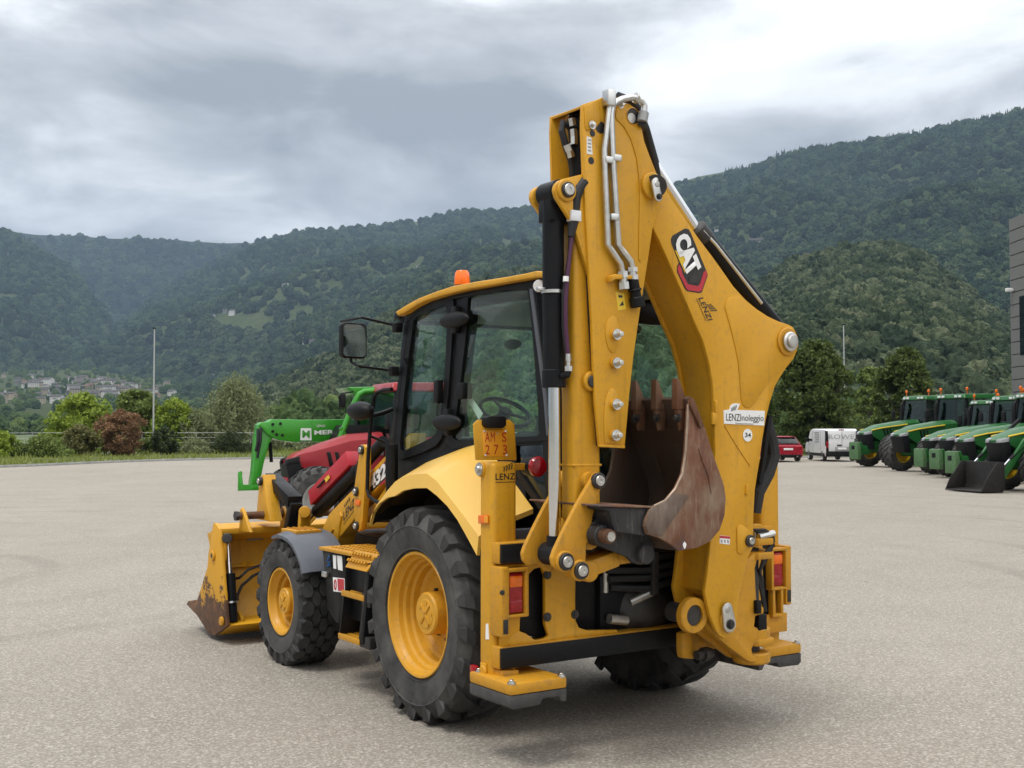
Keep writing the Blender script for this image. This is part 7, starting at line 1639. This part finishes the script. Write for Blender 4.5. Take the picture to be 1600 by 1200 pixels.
for s in (1, -1):
    G().hexa([(.8, s * .80, 1.0), (2.7, s * .815, .96), (2.7, s * .83, .96), (.8, s * .83, 1.0), (1.0, s * .62, 1.34), (2.1, s * .62, 1.34), (2.1, s * .65, 1.34), (1.0, s * .65, 1.34)], .01).build('side_window', 'dark_glass', CR)
    G().box((-.015, min(s * .42, s * .80), .74), (.10, max(s * .42, s * .80), .86), .02).build('tail_lamp', 'red_lens', CR)
    for x in (.85, 3.45): road_wheel(CR, (x, s * .80, .32), s, .32, .21)
    G().box((2.7, s * .95 - .10, .95), (2.85, s * .95 + .08, 1.08), .03).build('mirror', 'car_red', CR)
G().box((-.03, -.72, .26), (.12, .72, .42), .03).build('rear_diffuser', 'black_plastic', CR); G().box((-.02, -.26, .66), (.03, .26, .77), .004).build('number_plate', 'white_decal', CR)
for s in (1, -1): G().cyl((-.04, s * .5, .32), (.05, s * .5, .32), .045, 12).build('exhaust_pipe', 'chrome', CR)
# ================================================================ tidy the tree of parts
def split_pieces(o, new_name, child_of_first=False, gap=.002):
    """a mesh of several separate alike pieces -> one object per piece"""
    bm = bmesh.new(); bm.from_mesh(o.data); bm.verts.ensure_lookup_table(); seen = {}; isl = []
    for v in bm.verts:
        if v.index in seen: continue
        st = [v]; seen[v.index] = len(isl); cur = []
        while st:
            a = st.pop(); cur.append(a)
            for e_ in a.link_edges:
                b = e_.other_vert(a)
                if b.index not in seen: seen[b.index] = len(isl); st.append(b)
        isl.append(cur)
    bb = [(np.array([v.co[:] for v in c]).min(0) - gap, np.array([v.co[:] for v in c]).max(0) + gap) for c in isl]
    grp = list(range(len(isl)))
    def find(i):
        while grp[i] != i: i = grp[i]
        return i
    for i in range(len(isl)):
        for j in range(i):
            if (bb[i][0] <= bb[j][1]).all() and (bb[j][0] <= bb[i][1]).all(): grp[find(i)] = find(j)
    roots = sorted({find(i) for i in range(len(isl))})
    if len(roots) < 2: bm.free(); o.name = new_name; return
    isl_of = {i: [k for k in range(len(isl)) if find(k) == i] for i in roots}; first_o = None
    for i in roots:
        b2 = bm.copy(); b2.verts.ensure_lookup_table(); keep_ = {v.index for k in isl_of[i] for v in isl[k]}
        bmesh.ops.delete(b2, geom=[v for v in b2.verts if v.index not in keep_], context='VERTS')
        me = bpy.data.meshes.new(new_name); b2.to_mesh(me); b2.free()
        for m_ in o.data.materials: me.materials.append(m_)
        if first_o is None: o.data = me; o.name = new_name if not child_of_first else o.name; first_o = o
        else:
            n_ = link(new_name, me, None, o if child_of_first else o.parent); n_.matrix_basis = Matrix() if child_of_first else o.matrix_basis.copy()
    bm.free()
SPLIT = {'wheel_nuts': 'wheel_nut', 'rear_header': 'rear_header', 'windscreen_frame': 'windscreen_frame', 'cab_lower_panel': 'cab_lower_panel', 'control_lever': 'control_lever', 'hydraulic_hoses': 'hydraulic_hose', 'hydraulic_fittings': 'hydraulic_fitting', 'shaft_bracket': 'shaft_bracket', 'carriage_arm': 'carriage_arm', 'step_bracket': 'step_bracket',
         'swing_hoses': 'swing_hose', 'swing_fittings': 'swing_fitting', 'mirror_arm': 'mirror_arm', 'hood_hoses': 'hood_hose', 'inner_hose': 'inner_hose', 'bucket_hose': 'bucket_hose', 'head_hose': 'head_hose', 'head_hoses': 'head_hose', 'head_strap': 'head_strap', 'band_screw': 'band_screw', 'wheel_arch_liner': 'wheel_arch_liner', 'clam_lug': 'clam_lug', 'arm_gusset': 'arm_gusset', 'frame_back': 'frame_back',
         'work_light': 'work_light', 'stop_block': 'stop_block', 'tool_carriage': 'tool_carriage', 'side_print': 'side_print', 'door_gap': 'door_gap', 'swing_web': 'swing_web', 'loader_arm': 'loader_arm'}
def stem_(o): return o.name.split('.')[0]
for o in [x for x in COL.objects if x.type == 'MESH']:
    s_ = stem_(o)
    if s_ in SPLIT and o.data.users == 1: split_pieces(o, SPLIT[s_])
    elif s_ == 'step': split_pieces(o, 'step_slat', True, 0.0)
    elif s_ in ('step_studs', 'tread_studs', 'sticker_print', 'small_print', 'leaf_emblem', 'stems'): o['kind'] = 'stuff'
def depth_(o): return 0 if o.parent is None else 1 + depth_(o.parent)
for o in sorted([x for x in COL.objects if x.parent], key=depth_):
    while depth_(o) > 2:
        p_ = o.parent; mb = p_.matrix_basis @ o.matrix_basis; o.parent = p_.parent; o.matrix_basis = mb
